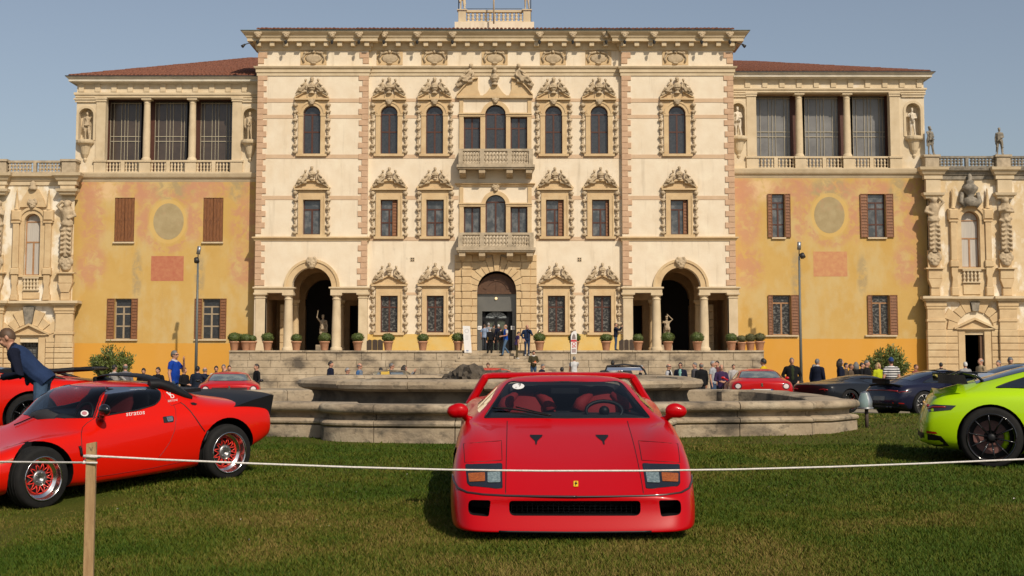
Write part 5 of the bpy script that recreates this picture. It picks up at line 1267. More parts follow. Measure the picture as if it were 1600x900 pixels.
def statue(name_label, loc, h, mesh_, rz=0, plinth=None, m=None):
    o = link('statue', mesh_, None, loc, (0, 0, R(rz)), (h/1.78,)*3); tag(o, name_label, 'statue'); return o
WHST = mat('white_marble_statue', (0.66, 0.58, 0.46), .8, (0.50, 0.42, 0.31), 3, .9, .4, 20)
Yn = YW + .25
S1 = statue_mesh(3, dict(arm_l='head', arm_r='down', legs='ease'), True, m=SCULP); S2 = statue_mesh(4, dict(arm_l='hip', arm_r='down', legs='ease'), False, m=SCULP)
S3 = statue_mesh(5, dict(arm_l='waist', arm_r='down', legs='ease'), True, m=WHST); S4 = statue_mesh(6, dict(arm_l='waist', arm_r='face', legs='ease'), False, m=WHST)
statue('weathered stone woman, arm over her head, in the niche at the far left', (nicheL[0][0], Yn, nicheL[0][1]), 1.95, S1, 10)
statue('weathered stone man in the niche beside the left tower, with stained bracket', (FW.x(390.5, 195), YW-.1, nicheL[1][1]), 1.85, S2, 0)
statue('pale stone woman folding her arm in the niche beside the right tower', (FW.x(1153, 195), Yn-.1, nicheR[0][1]), 2.0, S3, 0)
statue('white stone nude with raised hand in the rightmost loggia niche', (nicheR[1][0], Yn, nicheR[1][1]), 1.95, S4, 0)
D1 = statue_mesh(7, dict(arm_l='waist', arm_r='face', legs='ease'), True, .035, DKSCULP); D2 = statue_mesh(8, dict(arm_l='waist', arm_r='down', legs='wide', lean=4), True, .035, DKSCULP)
pr = sorted(pedR); statue('dark weathered statue on the roof pedestal next to the right loggia', pr[0], 1.95, D1, 20); statue('dark weathered draped statue on the second roof pedestal at the far right', (pr[1][0]-.1, pr[1][1], pr[1][2]), 1.85, D2, -15)
fb2 = Facade(100.2)
C1 = statue_mesh(9, dict(arm_l='waist', arm_r='down', legs='ease'), True, .04, CORN)
statue('stone statue on the left pedestal of the rooftop balustrade, cut by the top edge', (fb2.x(722,15), 100.2, fb2.z(15.5)), 2.0, C1, 0)
statue('stone statue on the right pedestal of the rooftop balustrade, cut by the top edge', (fb2.x(823,15), 100.2, fb2.z(15.5)), 2.0, S2, 0).data.materials[0]
# the two porch statues; their marble is coloured darker to stand for porch shade
PST = mat('shade_toned_marble_statue', (0.44, 0.345, 0.23), .85, (0.30, 0.225, 0.145), 3, .9, .4, 20); P1 = statue_mesh(10, dict(arm_l='down', arm_r='up', legs='ease'), True, .025, PST); P2 = statue_mesh(11, dict(arm_l='head', arm_r='point', legs='ease', lean=-6), True, .025, PST)
for (px, lab, ms, hh, rz) in ((502, 'marble woman raising one arm on a plinth inside the left porch', P1, 1.98, 0), (1050.5, 'marble woman twisting with an arm over her head inside the right porch', P2, 1.90, 0)):
    X_ = FT.x(px, 520); yy = YT + 1.9
    o = MB().bbox(X_-.38-.2, X_+.38-.2, yy-.35, yy+.35, ZT, ZT+.40, .02).obj('plinth', TERR); tag(o, 'low stone plinth under the statue in the ' + ('left' if px < 700 else 'right') + ' porch', 'plinth')
    statue(lab, (X_-.15, yy, ZT+.40), hh, ms, rz)
# ============================================================ TERRACE, STAIRS
YTER = 84.0
def terrace():
    FTer = Facade(YTER); X0, X1 = FTer.x(357.5, 570), FTer.x(1194, 570)
    root = thing('terrace', 'weathered limestone terrace wall in front of the palace with a central flight of steps', 'terrace', (0, YTER, GZ), world=True)
    cs = FTer.x(776, 560); sw = 2.0
    mb = MB(); mb.box(X0+.3, X1-.3, YTER+.3, YC+.1, ZT-.3, ZT-.006); mb.obj('terrace_floor', TERR, root)
    mb = MB(); mb.box(X0+.35, X1-.35, YTER+.4, YC, GZ, ZT-.31); mb.obj('terrace_core', DARKIN, root)
    zc = ZT - .12; rows = 5; hz = (zc - GZ) / rows; r = random.Random(5)
    for (a, b) in ((X0, cs-sw-.02), (cs+sw+.02, X1)):
        xx = a
        while xx < b - .05:
            w = min(r.uniform(1.6, 2.4), b-xx)
            if b - xx - w < .5: w = b - xx
            MB().bbox(xx+.006, xx+w-.006, YTER-.08, YTER+.5, zc+.004, ZT+r.uniform(-.006,.006), .015).obj('coping_stone', TERR, root); xx += w
        for i in range(rows):
            xx = a
            while xx < b - .05:
                w = min(r.uniform(1.1, 2.3), b-xx)
                if b - xx - w < .5: w = b - xx
                MB().bbox(xx+.008, xx+w-.008, YTER-r.uniform(0,.012), YTER+.45, GZ-.05+hz*i+.008, GZ-.05+hz*(i+1)-.004+(.05 if i == rows-1 else 0), .014).obj('stone_block', TERR, root); xx += w
    for e in (X0, X1):
        mb = MB(); mb.box(e-.001 if e == X1 else e, e if e == X1 else e+.001, YTER+.45, YC+.9, GZ, ZT); mb.box(min(e, e+(-.4 if e == X1 else .4)), max(e, e+(-.4 if e == X1 else .4)), YTER+.45, YC+.9, GZ, ZT-.004); mb.obj('side_wall', TERR, root)
    n = 13; hs_ = (ZT - GZ) / n
    for i in range(n):
        zt = ZT - hs_*(i+.0) - .0; 
        if i == 0: continue
        w = sw + .20*(i-1) - .02; yf = YTER - .36*i + .2
        mb = MB(); zt -= 0
        xs = [cs-w, cs-w*.35+r.uniform(-.3,.3), cs+w*.3+r.uniform(-.3,.3), cs+w]
        for k in range(3): MB().bbox(xs[k]+.004, xs[k+1]-.004, yf, YTER+1.0 if i == 1 else yf+.42+.36*2, zt-hs_+.002, zt, .02).obj('step', TERR, root)
    mb = MB(); mb.box(cs-sw-.3, cs+sw+.3, YTER-.05, YC, GZ, ZT-hs_*1.01); mb.obj('stair_core', TERR, root)
    return root, cs, hs_
terr, SCX, STEP = terrace()
# ------------------------------------------------------------ potted plants along the terrace edge
def leaf_ball(r, n, m, seed, squash=.85):
    q = np.random.default_rng(seed); mb = MB(); mb.sphere((0,0,0), (r*.86, r*.86, r*.86*squash), 12, 8)
    for i in range(n):
        d = Vector(q.normal(size=3)).normalized(); p = Vector((d.x*r, d.y*r, d.z*r*squash))*q.uniform(.86, 1.04); u = d.orthogonal().normalized(); v = d.cross(u); a = q.uniform(0, 2*PI); u, v = u*cos(a)+v*sin(a), v*cos(a)-u*sin(a)
        s_ = r*q.uniform(.09, .15); t = d*q.uniform(-.3, .6)*s_
        mb.add([p-u*s_-t, p-v*s_*.6, p+u*s_+t, p+v*s_*.6], [(0,1,2,3)])
    return mb.mesh('foliage', m, fixn=False)
POTM = MB().lathe([(.19,0),(.20,.02),(.27,.44),(.28,.45),(.31,.46),(.31,.54),(.28,.55),(.26,.54),(.25,.46)], n=18).mesh('pot', TERRA)
BALLS = [leaf_ball(.42, 620, LEAFB, 1), leaf_ball(.42, 620, LEAFB, 2, .8), leaf_ball(.36, 480, LEAFO, 3)]
def potted(px, Y, lab, r=1.0, ball=0, pot=1.0, floor=None, group='potted box balls on the terrace'):
    x_ = PY(px, 540, Y).x; z_ = ZT if floor is None else floor
    t = thing('potted_shrub', lab, 'potted plant', (x_, Y, z_), random.uniform(0, 6), group)
    link('pot', POTM, t, None, None, (pot,)*3); r *= random.uniform(.86, 1.0); link('foliage', BALLS[ball], t, (0,0,.53*pot+.24*r), (random.uniform(-.08,.08), random.uniform(-.08,.08), 0), (r*random.uniform(.94,1.06), r, r*random.uniform(.80,.95)))
YP = YTER + .55
for px, lab, kw in (
    (366, 'clipped green box ball in a clay pot, leftmost on the terrace edge', dict(Y=YP)), (375, 'box ball squeezed second from the left in the row of four pots', dict(Y=YP+.7, r=.85)),
    (384, 'box ball third from the left in the crowded row of four pots', dict(Y=YP, r=.85)), (393.5, 'small box ball fourth from the left, right end of the crowded row', dict(Y=YP+.2, r=.8)),
    (418, 'box ball in a clay pot in front of the left porch pilaster', dict(Y=YP)), (463, 'box ball in a clay pot right of the first porch column', dict(Y=YP, r=.9)),
    (507, 'box ball in a clay pot in front of the left porch statue', dict(Y=YP)), (559, 'box ball in a clay pot left of the dark wooden screen', dict(Y=YP)),
    (606.5, 'box ball in a clay pot right of the dark wooden screen under the lace window', dict(Y=YP)), (660.5, 'box ball in a clay pot between the two left ground floor windows', dict(Y=YP)),
    (716, 'box ball in a clay pot beside the white standing board', dict(Y=YP)), (843, 'box ball in a clay pot just right of the entrance steps', dict(Y=YP)),
    (897.5, 'box ball in a clay pot behind the red and white banner', dict(Y=YP)), (947, 'box ball in a clay pot beside the man taking photos on the terrace', dict(Y=YP)),
    (997, 'box ball in a clay pot left of the right porch columns', dict(Y=YP, r=.9)), (1043.5, 'box ball in a clay pot in front of the right porch statue', dict(Y=YP)),
    (1089.5, 'box ball in a clay pot between the right porch columns, beside its third column', dict(Y=YP)), (1143, 'green box ball in a clay pot left of the olive brown ones', dict(Y=YP)),
    (1159, 'olive brown box ball first of three dry ones at the right end', dict(Y=YP, ball=2, r=1.0, pot=.9)), (1172.5, 'olive brown box ball middle of three dry ones at the right end', dict(Y=YP, ball=2, pot=.95)), (1187, 'olive brown box ball rightmost on the terrace edge', dict(Y=YP, ball=2, r=1.1)),
    (1151, 'small bare clay pot tucked behind the olive brown box balls', dict(Y=YP+.6, r=.45, pot=.6))):
    potted(px, kw.pop('Y'), lab, **kw)
potted(617, 51, 'small round green bush in a pot by the terrace wall near the sunglasses man', r=.42, pot=.6, floor=-.15, group=None)
# dark folding screens
for a, b, lab in ((572.5, 598.5, 'dark wooden folding screen standing on the terrace left of the centre'), (967, 991, 'dark wooden folding screen behind the man taking photos on the terrace')):
    Yq = YP + 1.4; x0, x1 = PY(a, 540, Yq).x, PY(b, 540, Yq).x; zh = .62; t = thing('folding_screen', lab, 'screen', ((x0+x1)/2, Yq, ZT), world=True)
    for i in range(3):
        p, q = x0+(x1-x0)*i/3+.01, x0+(x1-x0)*(i+1)/3-.01; yo = .06 if i % 2 else 0
        MB().prism([(p,ZT+.02),(q,ZT+.02),(q,ZT+zh-(.06 if i == 2 else 0)),((p+q)/2,ZT+zh+.05),(p,ZT+zh-(.06 if i == 0 else 0))], Yq+yo, Yq+yo+.04).obj('panel', mat('dark_screen_wood', (0.06, 0.038, 0.022), .6, (0.035, 0.022, 0.014), 6, .8), t)
# white standing board left of the door
Yq = YTER - .1; x0, x1 = PY(724.5, 530, Yq).x, PY(735.5, 530, Yq).x
t = thing('standing_board', 'tall white standing board with a faint grey crest beside the entrance steps', 'sign', ((x0+x1)/2, Yq, ZT-.55), world=True)
MB().prism([(x0-.06,PY(0,509,Yq).z),(x1-.04,PY(0,509.5,Yq).z),(x1+.06,PY(0,551,Yq).z),(x0+.05,PY(0,551,Yq).z)], Yq, Yq+.05).obj('board', WHITE, t)
mb = MB(); cx, cz = (x0+x1)/2-.02, PY(0, 517, Yq).z; arch_band(mb, cx, cz, .10, .125, Yq-.008, Yq-.002, 16, 0, 2*PI)
for i in range(4): mb.box(cx-.09, cx+.09, Yq-.006, Yq-.002, cz-.3-.07*i, cz-.28-.07*i)
mb.obj('crest', flat('pale_grey_print', (.48,.48,.48)), t)
MB().box((x0+x1)/2-.05, (x0+x1)/2+.08, Yq-.006, Yq-.001, PY(0,549,Yq).z, PY(0,547,Yq).z).obj('logo', flat('blue_print', (.2,.24,.35)), t)
# ------------------------------------------------------------ lamp posts
for px, y0, lab, sg in ((308, 385, 'slim grey lamp post with two floodlights before the left ochre wall', 1), (1250, 378, 'slim grey lamp post with two floodlights before the right ochre wall', -1)):
    Yq = 88.4; F_ = Facade(Yq); xx = F_.x(px, 480); zt = F_.z(y0); t = thing('lamp_post', lab, 'lamp post', (xx, Yq, GZ), world=True)
    mb = MB(); mb.tube([(xx,Yq,GZ),(xx,Yq,2.5),(xx,Yq,zt-.9)], [.10,.085,.06], 10); mb.obj('pole', mat('grey_green_pole', (0.10, 0.11, 0.105), .5), t)
    mb = MB(); mb.box(xx-.11, xx+.11, Yq-.11, Yq+.11, GZ, GZ+.35); mb.obj('base', IRON, t)
    mb = MB(); mb.tube([(xx,Yq,zt-.9),(xx,Yq-.02,zt-.5),(xx+.02*sg,Yq-.06,zt-.45)], .035, 6); mb.tube([(xx+.02*sg,Yq-.1,zt-.5),(xx+.10*sg if sg > 0 else xx,Yq-.12,zt)], [.13,.12], 8, flat=.55); mb.obj('floodlight', GREYM, t)
    mb = MB(); q = xx - .10*sg if sg > 0 else xx + .16; mb.tube([(xx,Yq,zt-.85),(q,Yq-.06,zt-.85)], .03, 6); mb.tube([(q,Yq-.02,zt-.75),(q+.06,Yq-.15,zt-.98)], [.15,.17], 10); mb.obj('floodlight', IRON, t)
# ------------------------------------------------------------ oleanders
def oleander(px, Y, w, h, lab, seed):
    q = np.random.default_rng(seed); x_ = PY(px, 580, Y).x; t = thing('oleander', lab, 'shrub', (x_, Y, GZ)); st = MB(); lf = MB()
    for i in range(70):
        a = q.uniform(0, 2*PI); sp_ = q.uniform(.15, 1)**.8; tip = Vector((cos(a)*sp_*w/2, sin(a)*sp_*w*.42, h*(1-.42*sp_**2)*q.uniform(.72, 1.03))); base = Vector((cos(a)*.15, sin(a)*.15, .0)); mid_ = base.lerp(tip, .5) + Vector((cos(a)*.10*w, 0, .12*h))*.6
        pts = [base, mid_, tip]; st.tube(pts, [.03, .018, .006], 5)
        for j in range(85):
            u = q.uniform(.22, 1.0); c = (base.lerp(mid_, u*2) if u < .5 else mid_.lerp(tip, u*2-1)) + Vector(q.normal(size=3))*.09
            d = (tip - mid_).normalized() + Vector(q.normal(size=3))*.65; d.normalize(); n = d.orthogonal().normalized(); n.rotate(Matrix.Rotation(q.uniform(0, 6.28), 3, d)); L = q.uniform(.14, .27); W = .034
            lf.add([c, c+d*L*.5+n*W, c+d*L, c+d*L*.5-n*W], [(0,1,2,3)])
    st.obj('stem', BARK, t); o = lf.obj('foliage', LEAFS, t, fixn=False); o['kind'] = 'stuff'
oleander(175, 86, 3.0, 2.5, 'bushy green oleander growing against the left ochre wall', 3); oleander(1385, 86, 2.8, 2.55, 'bushy green oleander growing against the right ochre wall', 4)
# ============================================================ FOUNTAIN
def offset_plan(P, off):
    n = len(P); out = []
    for i in range(n):
        a, b, c = Vector(P[i-1]), Vector(P[i]), Vector(P[(i+1) % n]); d1 = (b-a).normalized(); d2 = (c-b).normalized(); n1 = Vector((d1.y, -d1.x)); n2 = Vector((d2.y, -d2.x)); m = (n1+n2)
        if m.length < 1e-6: m = n1
        m.normalize(); k = 1/max(.45, m.dot(n1)); out.append((b.x + m.x*off*k, b.y + m.y*off*k))
    return out
def fountain():
    CX, CYf = -.2, 25.6
    root = thing('fountain', 'large weathered stone fountain with a moulded outer basin and raised inner bowl', 'fountain', (CX, CYf, .3), world=True)
    half = [(0,20.30),(.6,20.31),(1.2,20.37),(1.75,20.48),(2.2,20.63),(2.45,20.80),(2.52,21.02),(2.56,21.30),(2.85,21.42),(3.6,21.56),(4.70,21.80),(4.78,21.98),(5.05,22.05),(5.62,22.85),(5.50,23.1),(5.62,24.2),(5.66,25.6)]
    Q = [(x, y) for x, y in half]; R_ = Q + [(x, 2*CYf-y) for x, y in reversed(half[:-1])]; Lft = [(-x, y) for x, y in reversed(R_) if x > 1e-6]
    P = [(CX+x, y) for x, y in R_ + Lft]     # counter-clockwise from the front
    n = len(P); levels = {}
    def sweep(span, prof, name, m):
        mb = MB(); k = len(span)
        rows = []
        for (o, z) in prof:
            key = round(o, 4)
            if key not in levels: levels[key] = offset_plan(P, o)
            rows.append([Vector((*levels[key][i % n], z)) for i in span])
        for rw in rows:                       # little joint gaps
            d = (rw[1]-rw[0]).normalized(); rw[0] = rw[0] + d*.007; d = (rw[-1]-rw[-2]).normalized(); rw[-1] = rw[-1] - d*.007
        mb.grid(rows); mb.add([r[0] for r in rows], [tuple(range(len(rows)))]); mb.add([r[-1] for r in rows], [tuple(range(len(rows)))])
        me = mb.mesh(name, m); me.set_sharp_from_angle(angle=R(40)); return link(name, me, root)
    top = [(-.5,.32),(-.5,.74),(-.46,.768),(.02,.772),(.07,.762),(.105,.735),(.115,.70),(.105,.665),(.075,.640),(.02,.632),(-.02,.622),(-.035,.59),(-.03,.552),(.0,.540),(.05,.536),(.085,.522),(.10,.498),(.095,.470),(.065,.450),(.0,.444)]
    plinth = [(-.45,.10),(-.45,.44),(.055,.442),(.072,.43),(.078,.10)]
    L_ = 0; spans = []; cur = [0]
    for i in range(1, n+1):
        cur.append(i); a, b = Vector(P[i-1]), Vector(P[i % n]); L_ += (b-a).length
        if L_ > 1.05 or i == n: spans.append(cur); cur = [i]; L_ = 0
    for s_ in spans:
        if len(s_) < 2: continue
        sweep(s_, top, 'rim_stone', FOUN)
    for s_ in spans: sweep(s_, plinth, 'plinth_stone', FOUN)
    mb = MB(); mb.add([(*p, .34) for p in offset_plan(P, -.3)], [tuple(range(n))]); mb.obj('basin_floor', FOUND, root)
    # upper bowl
    def bowl_r(a):
        c, s = cos(a), sin(a); e = 2.7; return 1/((abs(c)/3.42)**e + (abs(s)/3.2)**e)**(1/e) * (1 - .035*math.exp(-((abs(abs(math.atan2(abs(s), abs(c))) - .62))/.09)**2))
    prof = [(1.0,1.07),(1.03,1.05),(1.037,1.0),(1.03,.94),(1.005,.905),(.985,.895),(.965,.87),(.955,.80),(.96,.72),(.975,.64),(.99,.56),(.99,.34)]
    lipt = [(.90,1.02),(.91,1.078),(.97,1.09)] + prof[:6] + [(.93,.90)]
    body = prof[5:]
    nst = 18
    for k in range(nst):
        a0, a1 = 2*PI*k/nst + .1, 2*PI*(k+1)/nst + .1; dz = random.uniform(-.008, .008)
        rows = [[(CX+bowl_r(a0+.0025+(a1-a0-.005)*j/5)*f*cos(a0+.0025+(a1-a0-.005)*j/5), CYf+bowl_r(a0+.0025+(a1-a0-.005)*j/5)*f*sin(a0+.0025+(a1-a0-.005)*j/5), z+dz) for j in range(6)] for f, z in lipt]
        mb = MB(); mb.grid(rows); mb.add([r[0] for r in rows], [tuple(range(len(rows)))]); mb.add([r[-1] for r in rows], [tuple(range(len(rows)))]); me = mb.mesh('bowl_rim_stone', FOUN); me.set_sharp_from_angle(angle=R(45)); link('bowl_rim_stone', me, root)
    na = 96; rows = [[(CX+bowl_r(2*PI*j/na)*f*cos(2*PI*j/na), CYf+bowl_r(2*PI*j/na)*f*sin(2*PI*j/na), z) for j in range(na)] for f, z in body]
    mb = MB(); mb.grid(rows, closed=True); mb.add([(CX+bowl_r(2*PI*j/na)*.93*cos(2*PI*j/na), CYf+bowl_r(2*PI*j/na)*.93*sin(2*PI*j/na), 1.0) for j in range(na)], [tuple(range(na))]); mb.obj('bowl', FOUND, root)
    # rough tufa rocks in the bowl
    q = np.random.default_rng(4); RK = mat('tufa_rock', (0.11, 0.088, 0.062), .95, (0.045, 0.036, 0.027), 7, .9, 1.0, 30)
    for (px, py, rr) in ((706,586,.20),(720,583,.25),(735,580,.30),(748,582,.26),(760,585,.22),(775,584,.22),(792,586,.2),(812,586,.2),(833,587,.2),(850,588,.16),(700,592,.16),(728,590,.26),(745,591,.25),(764,592,.2),(785,592,.2),(742,575,.16),(872,589,.16)):
        rr *= .82; c = PY(px, py+8, 25.2+q.uniform(-.5, .5)); bm = bmesh.new(); bmesh.ops.create_icosphere(bm, subdivisions=3, radius=rr)
        ph = q.uniform(0, 10, 6)
        for v in bm.verts:
            d = v.co.normalized(); f = 1 + .16*sin(5*d.x+ph[0])*sin(5*d.y+ph[1]) + .12*sin(11*d.z+ph[2])*sin(9*d.x+ph[3]) + .12*q.uniform(-1, 1); v.co = v.co*f; v.co.z *= .85
        me = bpy.data.meshes.new('rock'); bm.to_mesh(me); bm.free(); me.materials.append(RK); link('rock', me, root, c)
    mb = MB(); mb.lathe([(.9,.9),(1.0,1.02),(.7,1.10),(.3,1.11)], (CX, CYf, 0), 20); mb.obj('rock_bed', RK, root)
fountain()
# ------------------------------------------------------------ ground spotlight on a stake
Yq = 23.2; p = PY(1352, 640, Yq); t = thing('garden_spotlight', 'silver garden spotlight on a short dark stake beside the fountain corner', 'spotlight', (p.x, Yq, gz(Yq)), world=True)
zb, zt = PY(0, 637, Yq).z, PY(0, 611, Yq).z; MB().tube([(p.x+.02,Yq,gz(Yq)-.05),(p.x+.02,Yq,zb)], .03, 8).obj('stake', mat('rusty_stake', (.06,.04,.03), .8), t)
MB().lathe([(.13,0),(.135,.02),(.12,.03)], (p.x+.0, Yq, zb-.02), 14).obj('base_ring', GREYM, t)
MB().lathe([(.115,0),(.12,.1),(.07,.24),(.01,zt-zb)], (p.x, Yq, zb), 12).obj('lamp_body', flat('brushed_silver', (.42,.43,.43), .35, metal=.9), t)
MB().lathe([(.122,.01),(.126,.1),(.076,.235)], (p.x, Yq-.004, zb), 8, a0=-PI*.9, a1=-PI*.45).obj('lens', flat('pale_green_lens', (.20,.27,.26), .2, coat=.5), t)
# ------------------------------------------------------------ rope and wooden stake in front
Ys = 7.95; sx = PY(143, 720, Ys).x; zt = PY(0, 690, Ys).z
t = thing('wooden_stake', 'rough pale wooden stake holding the white rope in front of the left red car', 'stake', (sx, Ys, gz(Ys)), R(8))
WST = mat('rough_pine', (0.42, 0.27, 0.13), .85, (0.30, 0.18, 0.08), 4, .9, .4, 30, space='obj', stretch=(14, 14, 1.2), stain=[((.16,.09,.04), 9, (3,3,1), .5, .60, .72)])
h = zt - gz(Ys); MB().add([(-.026,-.022,0),(.026,-.022,0),(.026,.022,0),(-.026,.022,0),(-.027,-.022,h-.01),(.024,-.022,h),(.025,.022,h-.004),(-.025,.022,h-.014)], [(0,3,2,1),(4,5,6,7),(0,1,5,4),(1,2,6,5),(2,3,7,6),(3,0,4,7)]).obj('post', WST, t)
MB().add([(-.010,-.0235,h-.030),(.0,-.0235,h-.052),(.010,-.0235,h-.028),(.007,-.0235,h-.027),(.0,-.0235,h-.044),(-.007,-.0235,h-.029)], [(0,1,4,5),(1,2,3,4)]).obj('pencil_mark', flat('pencil', (.12,.08,.05)), t)
ROPE = mat('white_rope', (0.72, 0.68, 0.63), .8, (0.5, 0.46, 0.42), 90, .8, .3, 160)
def rope(pts, lab):
    P_ = [PY(a, b, y) for a, b, y in pts]; mb = MB(); mb.tube(P_, .0058, 7); tag(mb.obj('rope', ROPE), lab, 'rope')
yf = Ys - .032
pr_ = PY(1750, 706, 9.03); t2 = thing('wooden_stake', 'second rough wooden stake holding the right end of the white rope outside the frame', 'stake', (pr_.x, 9.03, gz(9.03)), R(-12)); link('post', [o for o in t.children if o.name.startswith('post')][0].data, t2, None, None, (1, 1, (pr_.z-gz(9.03)+.05)/h))
rope([(134, 711.5, yf), (143, 712, yf), (152, 712.8, yf), (250, 718, 8.0), (400, 724.5, 8.1), (550, 730, 8.2), (700, 734, 8.3), (850, 735.8, 8.4), (1000, 735.6, 8.5), (1150, 733.5, 8.6), (1300, 729.5, 8.7), (1450, 724, 8.8), (1600, 717.5, 8.9), (1750, 710, 9.0)], 'white rope strung across the lawn in front of the middle red car')
rope([(-150, 718, 8.6), (0, 721.6, 8.3), (70, 722.5, 8.1), (128, 722.8, Ys+.02), (134, 723, Ys-.03), (152, 723.2, Ys-.031)], 'white rope running off to the left from the wooden stake')
mb = MB(); mb.tube([(sx-.036,Ys-.03,zt-.078),(sx+.036,Ys-.032,zt-.08),(sx+.036,Ys+.03,zt-.085),(sx-.036,Ys+.03,zt-.10),(sx-.036,Ys-.03,zt-.115)], .0085, 6); tag(mb.obj('rope_knot', ROPE), 'loop of white rope wound round the top of the wooden stake', 'rope')
# ============================================================ CARS: TOOLKIT
def subsurfed(mb, lv, mats):
    me = mb.mesh('cage', mats); o = bpy.data.objects.new('tmp', me); COL.objects.link(o)
    md = o.modifiers.new('s', 'SUBSURF'); md.levels = md.render_levels = lv
    dg = bpy.context.evaluated_depsgraph_get(); dg.update(); out = bpy.data.meshes.new_from_object(o.evaluated_get(dg)); bpy.data.objects.remove(o); bpy.data.meshes.remove(me); return out
def boolean_cut(me, cutters, mats):
    o = bpy.data.objects.new('tmp', me); COL.objects.link(o); cs = []
    for mb in cutters:
        mb.m = [1]*len(mb.f); cm = mb.mesh('cut', mats); c = bpy.data.objects.new('cut', cm); COL.objects.link(c); cs.append(c)
        md = o.modifiers.new('b', 'BOOLEAN'); md.operation = 'DIFFERENCE'; md.solver = 'EXACT'; md.object = c
        try: md.material_mode = 'INDEX'
        except Exception: pass
    dg = bpy.context.evaluated_depsgraph_get(); dg.update(); out = bpy.data.meshes.new_from_object(o.evaluated_get(dg))
    bpy.data.objects.remove(o)
    for c in cs: bpy.data.objects.remove(c)
    return out
def ax(mb, c=(0,0,0), rz=0):             # lathe made about z -> about x
    M = Matrix.Rotation(rz, 3, 'Z'); mb.v = [tuple(Vector(c) + M @ Vector((v[2], v[0], v[1]))) for v in mb.v]; return mb
class Car:
    def __init__(s, name, label, loc, rz, st, paint_, pitch=0.0, lv=2, cat='car', scale=1.0, group=None, tilt=0.0, skew=None):
        s.root = thing(name, label, cat, loc, 0, group); eu = (Matrix.Rotation(pitch, 3, 'X') @ Matrix.Rotation(rz, 3, 'Z') @ Matrix.Rotation(tilt, 3, 'X')).to_euler(); s.root.rotation_euler = eu; s.root.scale = (scale,)*3
        s.M = Matrix.LocRotScale(Vector(loc), eu, Vector((scale,)*3)); s.Mi = s.M.inverted(); s.paint = paint_; s.mats = [paint_, BLACKP]
        mb = MB(); K = len(st[0][1]); rows = []
        sk = skew or (lambda y, z: 0)
        for y, pr in st:
            rows.append([(x, y+sk(y, z), z) for x, z in pr] + [(-x, y+sk(y, z), z) for x, z in reversed(pr[1:-1])])
        mb.grid(rows, closed=True); n = len(rows[0])
        for e in (0, (len(rows)-1)*n):
            for i in range(K-1):
                a, b = i, i+1; ma = (n-a) % n; mb_ = (n-b) % n
                q = [e+a, e+b, e+mb_, e+ma]
                q = list(dict.fromkeys(q)); mb.f.append(q); mb.m.append(0); mb.s.append(True)
        s.shell = subsurfed(mb, lv, s.mats); s.bv = BVHTree.FromPolygons([v.co.copy() for v in s.shell.vertices], [tuple(p.vertices) for p in s.shell.polygons]); s.cuts = []
    def cut(s, mb): s.cuts.append(mb)
    def arch(s, y, z, r, xin, xout=1.2, sides=(1, -1)):
        for q in sides: s.cut(ax(MB().lathe([(r, min(q*xin, q*xout)), (r, max(q*xin, q*xout))], (0,0,0), 32), (0, y, z)))
    def finish(s):
        me = boolean_cut(s.shell.copy(), s.cuts, s.mats) if s.cuts else s.shell
        me.name = 'body'; me.polygons.foreach_set('use_smooth', [True]*len(me.polygons)); me.set_sharp_from_angle(angle=R(42)); s.body = link('body', me, s.root); return s.body
    # ---- projections on the original shell
    def cpx(s, px, py):
        o = s.Mi @ Vector((0,0,CAMZ)); d = (s.Mi.to_3x3() @ ray(px, py)).normalized(); h = s.bv.ray_cast(o, d); return (h[0], h[1]) if h[0] else (None, None)
    def cside(s, y, z, sg=1):
        h = s.bv.ray_cast(Vector((sg*4, y, z)), Vector((-sg, 0, 0))); return (h[0], h[1]) if h[0] else (None, None)
    def cfront(s, x, z):
        h = s.bv.ray_cast(Vector((x, -4, z)), Vector((0, 1, 0))); return (h[0], h[1]) if h[0] else (None, None)
    def crear(s, x, z):
        h = s.bv.ray_cast(Vector((x, 9, z)), Vector((0, -1, 0))); return (h[0], h[1]) if h[0] else (None, None)
    def ctop(s, x, y):
        h = s.bv.ray_cast(Vector((x, y, 4)), Vector((0, 0, -1))); return (h[0], h[1]) if h[0] else (None, None)
    def _map(s, dom, u, v):
        return {'px': s.cpx, 'front': s.cfront, 'rear': s.crear, 'top': s.ctop, 'side': s.cside, 'sideR': lambda a, b: s.cside(a, b, -1)}[dom](u, v)
    def panel(s, name, dom, poly, m, off=.004, step=None, mirror=False, parent=None, fn=None, thick=0):
        us = [p[0] for p in poly]; vs = [p[1] for p in poly]; st = step or max(max(us)-min(us), max(vs)-min(vs))/9
        bm = bmesh.new(); bm.faces.new([bm.verts.new((u, v, 0)) for u, v in poly])
        for axn, lo, hi in ((0, min(us), max(us)), (1, min(vs), max(vs))):
            t = lo + st
            while t < hi:
                co = [0,0,0]; co[axn] = t; no = [0,0,0]; no[axn] = 1; bmesh.ops.bisect_plane(bm, geom=bm.verts[:]+bm.edges[:]+bm.faces[:], plane_co=co, plane_no=no, dist=1e-6); t += st
        bad = []; f_ = fn or (lambda a, b: s._map(dom, a, b))
        for v in bm.verts:
            p, n = f_(v.co.x, v.co.y)
            if p is None: bad.append(v)
            else: v.co = p + n*off
        if bad: bmesh.ops.delete(bm, geom=bad, context='VERTS')
        if thick:
            pass
        out = []
        for k in ((1, -1) if mirror else (1,)):
            me = bpy.data.meshes.new(name); b2 = bm.copy()
            if k == -1:
                for v in b2.verts: v.co.x *= -1
            bmesh.ops.recalc_face_normals(b2, faces=b2.faces[:])
            b2.to_mesh(me); b2.free(); me.materials.append(m); me.polygons.foreach_set('use_smooth', [True]*len(me.polygons)); out.append(link(name, me, parent or s.root))
        bm.free(); return out
